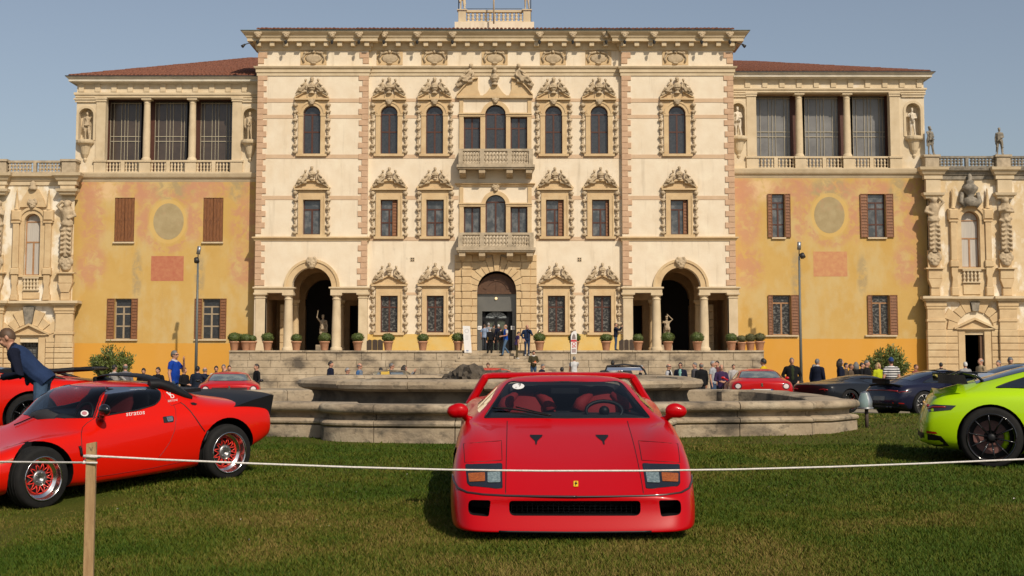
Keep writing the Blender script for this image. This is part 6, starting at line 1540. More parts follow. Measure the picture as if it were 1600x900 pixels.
    def line(s, name, dom, pts, r=.004, m=None, off=0.0, mirror=False, n=5, parent=None, dens=4):
        P = []
        for i in range(len(pts)-1):
            for j in range(dens):
                t = j/dens; P.append((pts[i][0]+(pts[i+1][0]-pts[i][0])*t, pts[i][1]+(pts[i+1][1]-pts[i][1])*t))
        P.append(pts[-1]); Q = []
        for u, v in P:
            p, n_ = s._map(dom, u, v)
            if p is not None: Q.append(p + n_*off)
        if len(Q) < 2: return
        for k in ((1, -1) if mirror else (1,)):
            mb = MB(); mb.tube([(p.x*k, p.y, p.z) for p in Q], r, n); mb.obj(name, m or BLACKP, parent or s.root)
    def text(s, name, txt, fn, m, off=.003, parent=None):
        me = text_mesh(txt); bad = 0
        for v in me.vertices:
            p, n = fn(v.co.x, v.co.y)
            if p is not None: v.co = p + n*off
        me.materials.append(m); return link(name, me, parent or s.root)
def text_mesh(txt, bold=0.0):
    cu = bpy.data.curves.new('t', 'FONT'); cu.body = txt; cu.size = 1; cu.offset = bold; cu.resolution_u = 3; o = bpy.data.objects.new('t', cu); COL.objects.link(o)
    dg = bpy.context.evaluated_depsgraph_get(); dg.update(); me = bpy.data.meshes.new_from_object(o.evaluated_get(dg)); bpy.data.objects.remove(o); bpy.data.curves.remove(cu)
    xs = [v.co.x for v in me.vertices]; ys = [v.co.y for v in me.vertices]; x0, x1, y0, y1 = min(xs), max(xs), min(ys), max(ys)
    for v in me.vertices: v.co.x = (v.co.x-x0)/(x1-x0); v.co.y = (v.co.y-y0)/(y1-y0)      # unit box
    me.name = 'lettering'; return me
def wheel(car, x, y, z, rt, rr, w, style='multi', steer=0.0, rimm=None, spoke=None, cal=None):
    """x = outer face (signed); rt tyre radius, rr rim radius"""
    sg = 1 if x > 0 else -1; c = bpy.data.objects.new('wheel', None)
    ty = ax(MB().lathe([(rr*.98,-w/2),(rr*1.02,-w/2+.004),(rt-.035,-w/2-.004),(rt-.012,-w/2+.010),(rt,-w/2+.035),(rt,w/2-.035),(rt-.012,w/2-.010),(rt-.035,w/2+.004),(rr*1.02,w/2-.004),(rr*.98,w/2)], n=40, cap=False))
    for gx in (-.3, -.1, .1, .3): ty.tube([(gx*w, (rt-.0005)*cos(2*PI*i/40), (rt-.0005)*sin(2*PI*i/40)) for i in range(40)], .006, 4, closed=True)
    me = ty.mesh('wheel', RUBBER); wo = link('wheel', me, car.root, (x - sg*w/2, y, z), (0, 0, steer))
    o = sg*w/2; rimm = rimm or ALLOY; spoke = spoke or rimm
    rp = [(rr*1.0, o-sg*.002),(rr*1.015, o+sg*.005),(rr*.965, o+sg*.005),(rr*.945, o-sg*.012),(rr*.92, o-sg*w*.28),(rr*.90, o-sg*w*.30),(rr*.72, o-sg*w*.33),(rr*.68, o-sg*w*.40)] if style == 'mesh' else [(rr*1.0, o-sg*.002),(rr*1.01, o+sg*.004),(rr*.965, o+sg*.004),(rr*.93, o-sg*.012),(rr*.90, o-sg*w*.30),(rr*.86, o-sg*w*.55)]
    mb = ax(MB().lathe(rp, n=36, cap=False)); mb.obj('rim', rimm, wo)
    dsk = ax(MB().lathe([(rr*.28, o-sg*w*.62),(rr*.70, o-sg*w*.62)], n=28, cap=False)); dsk.obj('brake_disc', flat('brake_disc_steel', (.16,.15,.145), .4, metal=.8) if style != 'gt' else mat('brake_disc_brown', (.20,.085,.07), .5, (.10,.05,.045), 30, .9, space='obj'), wo)
    bk = ax(MB().lathe([(.001, o-sg*w*.75),(rr*.92, o-sg*w*.75)], n=20, cap=False)); bk.obj('wheel_well', BLACKP, wo)
    if cal:
        mb = MB(); pts = [(o-sg*w*.58, rr*.66*cos(a), rr*.66*sin(a)) for a in [R(158), R(180), R(202), R(222)]]; mb.tube(pts, rr*.15, 6, flat=.8); mb.obj('caliper', cal, wo)
    mb = MB(); hub = MB()
    if style == 'mesh':
        for i in range(12):
            a = 2*PI*i/12
            for d in (-1, 1):
                b = a + d*PI/12*1.0; mb.tube([(o-sg*w*.30, rr*.34*cos(a), rr*.34*sin(a)), (o-sg*w*.24, rr*.52*cos((a+b)/2), rr*.52*sin((a+b)/2)), (o-sg*w*.30, rr*.71*cos(b), rr*.71*sin(b))], rr*.026, 5)
        mb2 = ax(MB().lathe([(rr*.68, o-sg*w*.34),(rr*.73, o-sg*w*.30),(rr*.73, o-sg*w*.36)], n=32, cap=False)); mb.add(mb2.v, mb2.f, 0, True)
        hub = ax(MB().lathe([(rr*.37, o-sg*w*.40),(rr*.37, o-sg*w*.27),(rr*.32, o-sg*w*.23),(rr*.13, o-sg*w*.22),(rr*.11, o-sg*w*.32),(.001, o-sg*w*.32)], n=24, cap=False))
        for i in range(5): a = 2*PI*i/5; hub.sphere((o-sg*w*.235, rr*.235*cos(a), rr*.235*sin(a)), rr*.04, 8, 5)
    elif style in ('gt', 'multi', 'y'):
        n = {'gt': 10, 'multi': 10, 'y': 5}[style]
        for i in range(n):
            a = 2*PI*i/n + .2
            if style == 'y':
                mb.tube([(o-sg*w*.16, rr*.15*cos(a), rr*.15*sin(a)), (o-sg*w*.10, rr*.52*cos(a), rr*.52*sin(a))], [rr*.09, rr*.07], 5)
                for d in (-1, 1): mb.tube([(o-sg*w*.10, rr*.50*cos(a), rr*.50*sin(a)), (o-sg*.012, rr*.95*cos(a+d*.26), rr*.95*sin(a+d*.26))], [rr*.055, rr*.05], 5)
            else: mb.tube([(o-sg*w*.24, rr*.14*cos(a), rr*.14*sin(a)), (o-sg*w*.14, rr*.6*cos(a), rr*.6*sin(a)), (o-sg*.012, rr*.95*cos(a), rr*.95*sin(a))], [rr*.05, rr*.036, rr*.034], 5)
        hub = ax(MB().lathe([(rr*.17, o-sg*w*.34),(rr*.17, o-sg*w*.16),(rr*.10, o-sg*w*.12),(.001, o-sg*w*.12)], n=16, cap=False))
    else:
        for i in range(5):
            a = 2*PI*i/5; mb.tube([(o-sg*w*.2, rr*.12*cos(a), rr*.12*sin(a)), (o-sg*.02, rr*.94*cos(a), rr*.94*sin(a))], [rr*.16, rr*.13], 6, flat=.6)
        hub = ax(MB().lathe([(rr*.2, o-sg*w*.3),(rr*.2, o-sg*w*.12),(.001, o-sg*w*.1)], n=14, cap=False))
    mb.obj('spokes', spoke, wo); hub.obj('hub', ALLOY if style == 'mesh' else (rimm if style != 'gt' else BLACKP), wo)
    return wo
def rounded(poly, r, n=4):
    out = []; k = len(poly)
    for i in range(k):
        a, b, c = Vector(poly[i-1]), Vector(poly[i]), Vector(poly[(i+1) % k]); u = (a-b); v = (c-b); q = min(r if not isinstance(r, (list, tuple)) else r[i], u.length*.45, v.length*.45); p0 = b + u.normalized()*q; p1 = b + v.normalized()*q
        for j in range(n+1): t = j/n; out.append(tuple(p0*(1-t)**2 + b*2*t*(1-t) + p1*t*t))
    return out
def scale_poly(p, k): cx = sum(q[0] for q in p)/len(p); cy = sum(q[1] for q in p)/len(p); return [(cx+(x-cx)*k, cy+(y-cy)*k) for x, y in p]

def place(ly, lx, px, Z, rz, sc=1.0):        # root position that puts local point (lx, ly) on photo column px at depth Z
    w = Vector(((px-800)/FPX*Z, Z)); c, s = cos(rz), sin(rz); v = Vector((lx*c - ly*s, lx*s + ly*c))*sc; q = w - v; return q.x, q.y

def place3(ly, lx, lz, px, Z, zt, rz, tilt=0, pitch=0, sc=1.0):
    R3 = Matrix.Rotation(pitch, 3, 'X') @ Matrix.Rotation(rz, 3, 'Z') @ Matrix.Rotation(tilt, 3, 'X'); return tuple(Vector(((px-800)/FPX*Z, Z, zt)) - R3 @ (Vector((lx, ly, lz))*sc))
# ============================================================ THE MIDDLE RED CAR (front view)
SLOPE = math.atan(.0257)
def middle_car():
    st = [
     (0.00, [(0,.085),(.66,.085),(.70,.10),(.70,.25),(.67,.325),(.57,.345),(.44,.35),(.37,.352),(.2,.355),(0,.356)]),
     (0.045,[(0,.075),(.80,.075),(.835,.09),(.84,.27),(.82,.335),(.70,.368),(.58,.370),(.5,.372),(.25,.374),(0,.375)]),
     (0.15, [(0,.075),(.885,.075),(.915,.09),(.918,.29),(.87,.385),(.77,.428),(.62,.425),(.53,.418),(.27,.416),(0,.416)]),
     (0.34, [(0,.08),(.93,.08),(.957,.10),(.960,.33),(.915,.48),(.80,.535),(.63,.520),(.545,.500),(.28,.492),(0,.490)]),
     (0.62, [(0,.10),(.92,.10),(.968,.20),(.975,.42),(.94,.61),(.82,.680),(.64,.640),(.56,.605),(.30,.588),(0,.584)]),
     (0.95, [(0,.11),(.93,.11),(.980,.25),(.988,.48),(.952,.695),(.82,.775),(.66,.745),(.585,.705),(.32,.682),(0,.676)]),
     (1.28, [(0,.11),(.93,.11),(.978,.25),(.985,.49),(.955,.735),(.84,.825),(.70,.810),(.64,.780),(.36,.770),(0,.767)]),
     (1.50, [(0,.11),(.93,.11),(.970,.25),(.978,.50),(.955,.745),(.88,.836),(.80,.826),(.74,.815),(.40,.806),(0,.803)]),
     (1.62, [(0,.11),(.92,.11),(.965,.25),(.972,.50),(.950,.745),(.89,.845),(.825,.850),(.775,.858),(.43,.872),(0,.878)]),
     (1.98, [(0,.11),(.92,.11),(.955,.25),(.962,.50),(.945,.75),(.89,.85),(.815,.87),(.66,1.03),(.43,1.055),(0,1.065)]),
     (2.34, [(0,.11),(.92,.11),(.955,.25),(.962,.50),(.945,.76),(.885,.86),(.80,.89),(.59,1.165),(.43,1.205),(0,1.215)]),
     (2.65, [(0,.11),(.92,.11),(.965,.25),(.972,.50),(.955,.78),(.89,.89),(.79,.92),(.59,1.175),(.43,1.215),(0,1.225)]),
     (3.00, [(0,.12),(.93,.12),(.985,.25),(.995,.50),(.975,.82),(.89,.94),(.77,.965),(.57,1.09),(.4,1.115),(0,1.125)]),
     (3.40, [(0,.13),(.93,.13),(.99,.25),(1.0,.50),(.98,.84),(.88,.955),(.74,.965),(.55,1.0),(.4,1.01),(0,1.02)]),
     (4.00, [(0,.16),(.90,.16),(.97,.28),(.985,.50),(.965,.82),(.87,.925),(.72,.935),(.5,.945),(.3,.95),(0,.95)]),
     (4.30, [(0,.20),(.85,.20),(.93,.3),(.94,.5),(.92,.78),(.84,.90),(.7,.91),(.5,.915),(.3,.918),(0,.918)])]
    st = [(y, [(x*1.04, z) for x, z in p]) for y, p in st]
    c = Car('sports_car', 'low red sports car seen head on with tall rear wing in mid lawn', (.497, 11.4, gz(11.4)), R(-.1), st, REDF, pitch=SLOPE, lv=3, skew=lambda y, z: -.075*sst((.235-z)/.11)*sst((.9-y)/.5))
    # openings
    gr = rounded([(-.52,.322),(.52,.322),(.52,.208),(-.52,.208)], (.03,.03,.10,.10), 5); c.cut(MB().prism(gr, -.3, .55))
    for s in (-1, 1):
        d = rounded([(s*.665,.325),(s*.845,.325),(s*.845,.212),(s*.68,.200)], (.02,.045,.045,.02), 4); c.cut(MB().prism(d, -.3, .5))
    scr = rounded([(-.748,.862),(.748,.862),(.530,1.160),(-.530,1.160)], (.02,.02,.05,.05), 4); c.cut(MB().prism(scr, 1.50, 2.95))
    c.arch(.95, .315, .345, .62); c.arch(3.40, .325, .36, .58)
    sw = [(1.80,.90),(2.02,1.0),(2.34,1.10),(2.66,1.105),(2.62,.93)]; c.cut(MB().prism(sw, .45, 1.3, axis='x')); c.cut(MB().prism(sw, -1.3, -.45, axis='x'))
    c.finish(); r = c.root
    mb = MB(); mb.box(-.70, .70, 1.72, 2.93, .84, .868); mb.box(-.52, .52, 2.91, 2.93, .86, 1.10); mb.obj('dashboard', CABIN, r)
    # seats
    for s in (-1, 1):
        mb = MB(); cx = s*.36
        rows = []
        for z, w, d in ((.85,.29,.15),(.90,.27,.15),(.98,.20,.13),(1.04,.145,.10),(1.09,.12,.075),(1.11,.06,.04)):
            rows.append([(cx+w*cos(2*PI*i/16), 2.45+(z-.9)*.35+d*sin(2*PI*i/16), z) for i in range(16)])
        mb.grid(rows, closed=True); mb.add(rows[-1], [tuple(range(16))])
        se = mb.obj('seat', REDSEAT, r)
        for q in (-1, 1): MB().tube([(cx+q*.23,2.32,.885),(cx+q*.20,2.34,.96),(cx+q*.10,2.40,1.04)], [.07,.06,.03], 8).obj('seat_wing', REDSEAT, se)
    mb = MB(); mb.tube([(.36+.17*cos(2*PI*i/20), 2.0+.17*sin(2*PI*i/20)*.35, .90+.16*sin(2*PI*i/20)*.55) for i in range(20)], .018, 6, closed=True); mb.sphere((.36, 1.99, .90), .05); mb.obj('steering_wheel', BLACKP, r)
    MB().box(-.13, .13, 2.14, 2.17, 1.055, 1.105).obj('rear_view_mirror', BLACKP, r)
    # glass
    sp = scale_poly(scr, 1.008); c.panel('windscreen', 'front', sp, CGLASS, .003, step=.06)
    c.line('windscreen_seal', 'front', sp + [sp[0]], .0075, BLACKP, dens=2)
    for sg, dm in ((1, 'side'), (-1, 'sideR')): c.panel('side_window', dm, scale_poly(sw, 1.02), CGLASSD, .002, step=.12)
    # wiper
    c.line('wiper', 'px', [(860,652.5),(840,649),(815,644.5),(795,641.5),(770,640.5)], .009, BLACKP, .022); c.line('wiper', 'px', [(862,653),(835,647),(806,640)], .006, BLACKP, .03)
    # lamps traced once from the photograph on the left and mirrored
    P = lambda x, y: c.cpx(x, y)
    hl = rounded([(727.5,725.6),(784.3,724.2),(784.6,763),(776,763.5),(735,759.5),(730.5,755)], 2.2, 3)
    c.panel('headlight', 'px', hl, flat('headlight_black_surround', (.012,.014,.02), .25, coat=.6), .003, mirror=True)
    for sg in (1, -1):
        def fn(u, v, sg=sg):
            p, n = c.cpx(u, v)
            if p is None or sg == 1: return p, n
            return Vector((-p.x, p.y, p.z)), Vector((-n.x, n.y, n.z))
        c.panel('indicator_lamp', 'px', rounded([(731.5,740),(757.5,738.8),(758,752.5),(733.5,753.5)], 1.2, 2), AMBER, .007, fn=fn)
        c.panel('driving_lamp', 'px', rounded([(761.5,738.5),(781.5,737.8),(781.8,754.5),(762,755)], 1.4, 2), LAMPW, .008, fn=fn)
    c.line('headlight_edge', 'px', hl + [hl[0]], .004, BLACKP, .001, mirror=True, dens=1)
    pc = [(724.3,693.4),(783.6,688.6),(784.4,719.3),(726.3,722.8),(724.3,693.4)]
    c.line('popup_lamp_gap', 'px', pc, .0035, flat('gap_black', (.02,.002,.002), .6), mirror=True, dens=5)
    # bonnet edges
    c.line('bonnet_gap', 'px', [(792.5,658),(791.8,690),(791,720),(790.3,750),(790,771)], .0035, flat('gap_black', (.02,.002,.002), .6), mirror=True, dens=5)
    # split line above the bumper
    sl = [(707.5,742),(709.5,752),(716,762.5),(730,769.5),(755,773),(790,774.8),(840,775.8),(880,776.2),(901.5,776.3)]
    c.line('bumper_seam', 'px', sl, .0105, flat('seam_black', (.025,.012,.012), .35, coat=.4), mirror=True, dens=4)
    # intakes on the bonnet
    c.panel('bonnet_duct', 'px', [(827.8,679.7),(847.8,679.7),(847,682.5),(839.5,689.5),(838.6,695),(836.6,695),(835.8,689.5),(828.4,682.5)], BLACKP, .003, mirror=True)
    # emblem
    em = c.panel('emblem', 'px', rounded([(896.2,752.4),(903.4,752.4),(903.4,761.2),(896.2,761.2)], .8, 2), YEL, .006)[0]
    c.panel('emblem_horse', 'px', [(898.3,760),(898.9,757.4),(897.6,756.6),(898.9,755.6),(899.2,754),(900.3,753.4),(900.9,754.3),(900.2,755.3),(901.9,756.0),(902.2,757.4),(901.0,757.0),(900.9,758.4),(900.0,757.8),(899.6,758.6),(899.5,760)], BLACKP, .009, step=2, parent=em)
    # round sticker on the glass
    stk = [(810+9.3*cos(2*PI*i/20)-0, 604.3+4.6*sin(2*PI*i/20)-.03*9*cos(2*PI*i/20)) for i in range(20)]; so = c.panel('sticker', 'px', stk, WHITE, .006)[0]
    c.text('sticker_number', '9', lambda u, v: c.cpx(810.3+u*3.6, 605.2-v*5.2-u*.2), BLACKP, .009, so)
    c.text('sticker_text', 'ID', lambda u, v: c.cpx(805.5+u*2.6, 607.4-v*1.6), flat('grey_print', (.25,.25,.25)), .009, so)
    # mesh in the mouth, lip
    mb = MB()
    for i in range(25): x = -.5+1.0*i/24; mb.tube([(x,.12,.185),(x,.12,.30)], .003, 4)
    for i in range(5): mb.tube([(-.51,.12,.195+.024*i),(.51,.12,.195+.024*i)], .003, 4)
    mb.obj('grille', IRON, r)
    c.line('front_lip', 'front', [(-.60,.092),(-.3,.087),(0,.086),(.3,.087),(.60,.092)], .010, BLACKP, -.004)
    # mirrors
    for s in (-1, 1):
        mb = MB(); mb.tube([(s*.88,1.76,.83),(s*.925,1.73,.86),(s*.95,1.70,.90)], [.07,.045,.05], 10, flat=.6); mb.sphere((s*.985,1.68,.925), (.090,.06,.068), 16, 10); mb.sphere((s*1.02,1.68,.918), (.075,.06,.062), 16, 10); q = mb.mesh('mirror', c.paint)
        link('mirror', remeshed(mb, .012, 'mirror', [c.paint]), r); bpy.data.meshes.remove(q)
    # tall rear wing
    path = [(.965,.84),(.93,.90),(.89,.96),(.84,1.05),(.805,1.105),(.79,1.125),(.765,1.138),(.71,1.144),(.4,1.148),(0,1.150)]; path = path + [(-x, z) for x, z in reversed(path[:-1])]
    rows = []
    for i, (x, z) in enumerate(path):
        a, b = path[max(i-1, 0)], path[min(i+1, len(path)-1)]; d = Vector((b[0]-a[0], b[1]-a[1])).normalized(); nn = Vector((d.y, -d.x)); leg = abs(x) > .77
        t = .042 if leg else .030; y0 = 3.92 if leg else 3.98; y1 = 4.30
        sec = [(-t*.5,y0),(t*.5,y0),(t,y0+.03),(t,y1-.05),(t*.4,y1),(-t*.4,y1),(-t,y1-.05),(-t,y0+.03)]
        rows.append([(x+nn.x*o, y, z+nn.y*o) for o, y in sec])
    mb = MB(); mb.grid(rows, closed=True); mb.add(rows[0], [tuple(range(8))]); mb.add(rows[-1], [tuple(range(8))]); w = mb.mesh('rear_wing', c.paint); w.set_sharp_from_angle(angle=R(50)); link('rear_wing', w, r)
    for s in (-1, 1):
        for y, rt in ((.95, .315), (3.40, .325)): wheel(c, s*.985, y, rt, rt, .215, .24, 'five')
    return c
F40 = middle_car()
# ============================================================ THE LEFT RED WEDGE CAR (three-quarter view)
TILT = R(2.7); STXY = place3(3.01, .905, .30, 363, 15.8, gz(15.8)+.29, R(-42.1), TILT, SLOPE, 1.02)
def wedge_car():
    st = [
     (0.00, [(0,.30),(.40,.30),(.50,.32),(.52,.36),(.50,.40),(.42,.42),(.32,.43),(.25,.43),(.12,.43),(0,.43)]),
     (0.10, [(0,.18),(.62,.18),(.72,.24),(.74,.34),(.70,.43),(.60,.46),(.48,.46),(.38,.46),(.2,.46),(0,.46)]),
     (0.40, [(0,.14),(.70,.14),(.82,.24),(.845,.40),(.80,.53),(.68,.57),(.52,.55),(.42,.53),(.2,.52),(0,.52)]),
     (0.83, [(0,.14),(.72,.14),(.85,.24),(.885,.44),(.855,.61),(.74,.69),(.56,.65),(.45,.62),(.22,.61),(0,.61)]),
     (1.10, [(0,.14),(.73,.14),(.84,.22),(.868,.43),(.835,.61),(.75,.685),(.64,.67),(.56,.665),(.28,.668),(0,.67)]),
     (1.30, [(0,.14),(.74,.14),(.82,.20),(.850,.42),(.820,.61),(.76,.685),(.70,.695),(.645,.705),(.40,.765),(0,.80)]),
     (1.46, [(0,.14),(.74,.14),(.815,.19),(.845,.41),(.815,.615),(.765,.69),(.735,.705),(.67,.76),(.44,.92),(0,.965)]),
     (1.64, [(0,.14),(.74,.14),(.815,.19),(.845,.41),(.815,.63),(.77,.70),(.745,.72),(.57,1.035),(.44,1.075),(0,1.088)]),
     (2.00, [(0,.14),(.74,.14),(.82,.19),(.850,.41),(.82,.65),(.775,.72),(.75,.745),(.575,1.06),(.44,1.095),(0,1.106)]),
     (2.30, [(0,.14),(.74,.14),(.825,.20),(.855,.42),(.835,.67),(.785,.75),(.745,.79),(.575,1.065),(.44,1.10),(0,1.11)]),
     (2.55, [(0,.14),(.74,.14),(.835,.22),(.868,.43),(.855,.69),(.795,.785),(.73,.84),(.57,1.045),(.44,1.08),(0,1.092)]),
     (2.80, [(0,.16),(.76,.16),(.86,.24),(.895,.45),(.885,.71),(.81,.805),(.71,.85),(.54,.93),(.36,.965),(0,.98)]),
     (3.02, [(0,.20),(.78,.20),(.875,.28),(.908,.47),(.895,.72),(.81,.80),(.69,.835),(.53,.87),(.34,.90),(0,.91)]),
     (3.35, [(0,.28),(.78,.28),(.865,.33),(.895,.49),(.875,.71),(.79,.785),(.68,.81),(.52,.83),(.32,.845),(0,.85)]),
     (3.62, [(0,.38),(.74,.38),(.83,.42),(.86,.53),(.84,.68),(.76,.75),(.66,.77),(.5,.785),(.3,.79),(0,.79)]),
     (3.70, [(0,.44),(.68,.44),(.77,.47),(.80,.55),(.79,.66),(.72,.72),(.62,.74),(.48,.75),(.28,.755),(0,.755)])]
    c = Car('sports_car', 'orange red wedge sports car in three-quarter view with black roof spoiler, beside the wooden stake', STXY, R(-42.1), st, REDS, pitch=SLOPE, lv=3, scale=1.02, tilt=TILT)
    ed = [c.cpx(145+(160-145)*t, 652.8+(609-652.8)*t)[0] for t in (0, .3, .6, .85, 1)]; R_ = [(p.x, p.z) for p in ed]; zt_ = max(R_[-1][1], R_[-2][1])
    R_ = [(max(R_[q][0], .62-.14*q/4), R_[q][1] if q < 4 else zt_) for q in range(5)] + [(.36, zt_+.018)]
    scr = [(-x, z) for x, z in R_] + [(x, z) for x, z in reversed(R_)]
    c.cut(MB().prism(scr, 1.15, 2.30))
    wpx = rounded([(152.6,652),(167.5,605.5),(240,605),(250.5,612.5),(250,624),(242,632.5),(215,640.5),(177,647)], (2,3,5,4,4,5,3,2), 3)
    W = []
    for p in wpx:
        q, n = c.cpx(*p)
        if q is not None: W.append((q.y, q.z))
    c.cut(MB().prism(W, .25, 1.3, axis='x')); c.cut(MB().prism(W, -1.3, -.25, axis='x'))
    c.arch(.83, .31, .345, .50); c.arch(3.01, .315, .36, .50); c.finish(); r = c.root; GAP = flat('gap_black', (.02,.002,.002), .6)
    mb = MB(); mb.box(-.60, .60, 1.22, 2.28, .675, .69); mb.box(-.48, .48, 2.28, 2.31, .70, 1.03); mb.obj('dashboard', CABIN, r)
    mb = MB(); mb.tube([(-.5,1.42,.74),(0,1.36,.80),(.5,1.42,.74)], [.07,.09,.07], 8); mb.obj('dash_top', CABIN, r)
    for s in (-1, 1):
        mb = MB(); rows = []
        for z, w, y, d in ((.69,.22,1.98,.08),(.80,.22,2.03,.07),(.90,.19,2.09,.06),(.96,.12,2.13,.05),(1.02,.10,2.16,.04)): rows.append([(s*.30+w*cos(2*PI*i/14), y+d*sin(2*PI*i/14), z) for i in range(14)])
        mb.grid(rows, closed=True); mb.add(rows[-1], [tuple(range(14))]); mb.obj('seat', REDSEAT if s < 0 else mat('dark_red_seat', (.25,.02,.02), .8), r)
    mb = MB(); mb.tube([(.30+.16*cos(2*PI*i/18), 1.62+.16*sin(2*PI*i/18)*.4, .80+.16*sin(2*PI*i/18)*.8) for i in range(18)], .015, 6, closed=True); mb.obj('steering_wheel', BLACKP, r)
    c.panel('windscreen', 'front', scale_poly(scr, 1.012), CGLASS, .003, step=.06)
    c.panel('side_window', 'px', scale_poly(wpx, 1.015), CGLASSD, .003, step=6)
    pm = [(-a, b) for a, b in W]
    c.panel('side_window', 'sideR', scale_poly(W, 1.01), CGLASSD, .003, step=.1)
    c.line('window_seal', 'px', scale_poly(wpx, 1.01) + [scale_poly(wpx, 1.01)[0]], .008, BLACKP, dens=2)
    c.line('windscreen_seal', 'front', scale_poly(scr, 1.012) + [scale_poly(scr, 1.012)[0]], .005, BLACKP, dens=5)
    # shut lines traced from the photograph
    c.line('door_gap', 'px', [(161,645),(148,653),(136,661),(129,668),(127,678),(127.5,692),(129,708),(131,720)], .004, GAP)
    c.line('door_gap', 'px', [(271,632),(274.5,640),(275,655),(273,672),(266,690),(256,705),(248,715)], .0035, flat('door_seam', (.16,.004,.002), .5))
    c.line('engine_cover_gap', 'px', [(282,629),(288,633),(297,642),(306,654),(314,666),(320,674)], .006, GAP)
    c.line('cover_gap', 'px', [(254,611),(258,622),(268,634),(282,629)], .003, flat('door_seam', (.16,.004,.002), .5))
    c.line('sill_gap', 'px', [(131,748),(180,741),(240,731),(300,718)], .003, flat('door_seam', (.16,.004,.002), .5))
    c.line('latch', 'px', [(325,673),(322,682),(318,690)], .016, BLACKP, .006, dens=2); c.line('latch', 'px', [(124,697),(126,704),(127,712)], .014, BLACKP, .006, dens=2)
    c.panel('door_handle', 'px', rounded([(254,651.5),(269,649.5),(271.5,652),(271.5,658),(270,659.5),(256,661)], 1, 2), BLACKP, .004)
    c.panel('door_handle_plate', 'px', rounded([(259.5,652),(269,650.6),(270,657.5),(262,659)], .8, 2), CHROME, .008); c.panel('door_handle_inset', 'px', [(262.5,653.5),(267,653),(267.5,656.5),(263.5,657.2)], flat('handle_inset', (.12,.11,.11), .3), .010)
    c.panel('filler_cap', 'px', [(297,629.5),(302,629),(308,631),(306,633.5),(300,633)], BLACKP, .004)
    # lettering
    LW = flat('white_lettering', (.62,.58,.55), .6)
    c.text('side_lettering', 'stratos', lambda u, v: c.cpx(197+29*u, 650.5-3.2*u-5.6*v), LW, .004)
    c.text('maker_lettering', 'BERTONE', lambda u, v: c.cpx(262.3+15*u, 628.6-2.0*u-3.0*v), LW, .004)
    c.text('maker_emblem', 'b', lambda u, v: c.cpx(264.5+6*u+2.2*(1-v), 622.5-9*v), LW, .004)
    c.panel('maker_emblem_tail', 'px', [(259,613.2),(260.8,612.6),(266.5,617),(265.5,619)], LW, .004, step=3)
    c.text('window_sticker', 'LANCIA STRATOS', lambda u, v: c.cpx(203+24*u, 610-1.4*v-.3*u), flat('pale_sticker', (.4,.4,.42)), .008)
    c.panel('screen_sticker', 'px', [(132.5+6*cos(2*PI*i/16), 646.5+4.6*sin(2*PI*i/16)) for i in range(16)], WHITE, .008); c.panel('screen_sticker_inner', 'px', [(132.5+4*cos(2*PI*i/14), 646.5+3*sin(2*PI*i/14)) for i in range(14)], flat('pink_print', (.45,.18,.2)), .011)
    # mirror
    m0, _ = c.cpx(158, 655); m1, _ = c.cpx(170, 645); mb = MB(); b = m0 + Vector((.02,0,.0)); e = b + Vector((.10,-.06,.05)); mb.tube([b, e], [.035,.03], 8); mb.sphere(e + Vector((.04,-.0,.055)), (.085,.05,.062), 12, 8); q = remeshed(mb, .012, 'mirror', [BLACKG]); link('mirror', q, r)
    # wiper and left front corner pieces
    c.line('wiper', 'front', [(-.30,.712),(-.1,.80),(.1,.86)], .007, BLACKP, .015); 
    # roof spoiler: hoop across the roof and buttresses
    rows = []
    for i in range(11):
        x = -.55+1.1*i/10; z = 1.165 - .05*abs(x*1.82)**3; y0, y1 = 2.30-.10*(1-abs(x*1.82)**2), 2.40
        rows.append([(x,y0,z),(x,y0+.02,z+.010),(x,y1,z+.016),(x,y1+.01,z+.004),(x,y0+.02,z-.006)])
    mb = MB(); mb.grid(rows, closed=True); mb.add(rows[0], [(0,1,2,3,4)]); mb.add(rows[-1], [(0,1,2,3,4)])
    mb.obj('roof_spoiler', BLACKP, r)
    for s in (-1, 1):
        sec = []
        for (y, z, h, t) in ((2.27,1.10,.035,.03),(2.38,1.095,.04,.045),(2.50,1.05,.05,.06),(2.62,.98,.05,.075),(2.72,.925,.03,.075)):
            x = s*(.53 + (y-2.25)*.14); sec.append([(x-t,y,z-h-.02),(x+t*.8,y,z-h*1.6),(x+t,y,z),(x,y,z+h),(x-t,y,z+h*.6)])
        mb = MB(); mb.grid(sec, closed=True); mb.add(sec[0], [(0,1,2,3,4)]); mb.add(sec[-1], [(0,1,2,3,4)]); mb.obj('buttress', BLACKP, r)
    # black ducktail
    rows = []
    for i in range(17):
        u = -1+2*i/16; x = u*.815; au = abs(u); yb = 3.80-.10*au**3; yf = 3.12+.05*(1-au)
        zt = .865+.02*(1-au**2); rows.append([(x,yf,.845-.075*au**2),(x,(yf+yb)/2,.872-.045*au**2),(x,yb-.03,zt),(x,yb,zt-.012),(x*.99,yb-.05,.70-.06*au**6),(x*.97,yb-.16,.66)])
    mb = MB(); mb.grid(rows, closed=True); mb.add(rows[0], [tuple(range(6))]); mb.add(rows[-1], [tuple(range(6))]); q = mb.mesh('rear_spoiler', BLACKP); q.set_sharp_from_angle(angle=R(40)); link('rear_spoiler', q, r)
    mb = MB(); mb.box(-.5, .5, 2.62, 2.95, .95, .99); mb.obj('rear_louvre', BLACKP, r)
    c.panel('side_indicator', 'px', [(0,722),(12,719),(20,716),(20,719),(8,723),(0,726)], AMBER, .004, step=4)
    RS = flat('red_spoke_paint', (.62,.025,.012), .4, coat=.3)
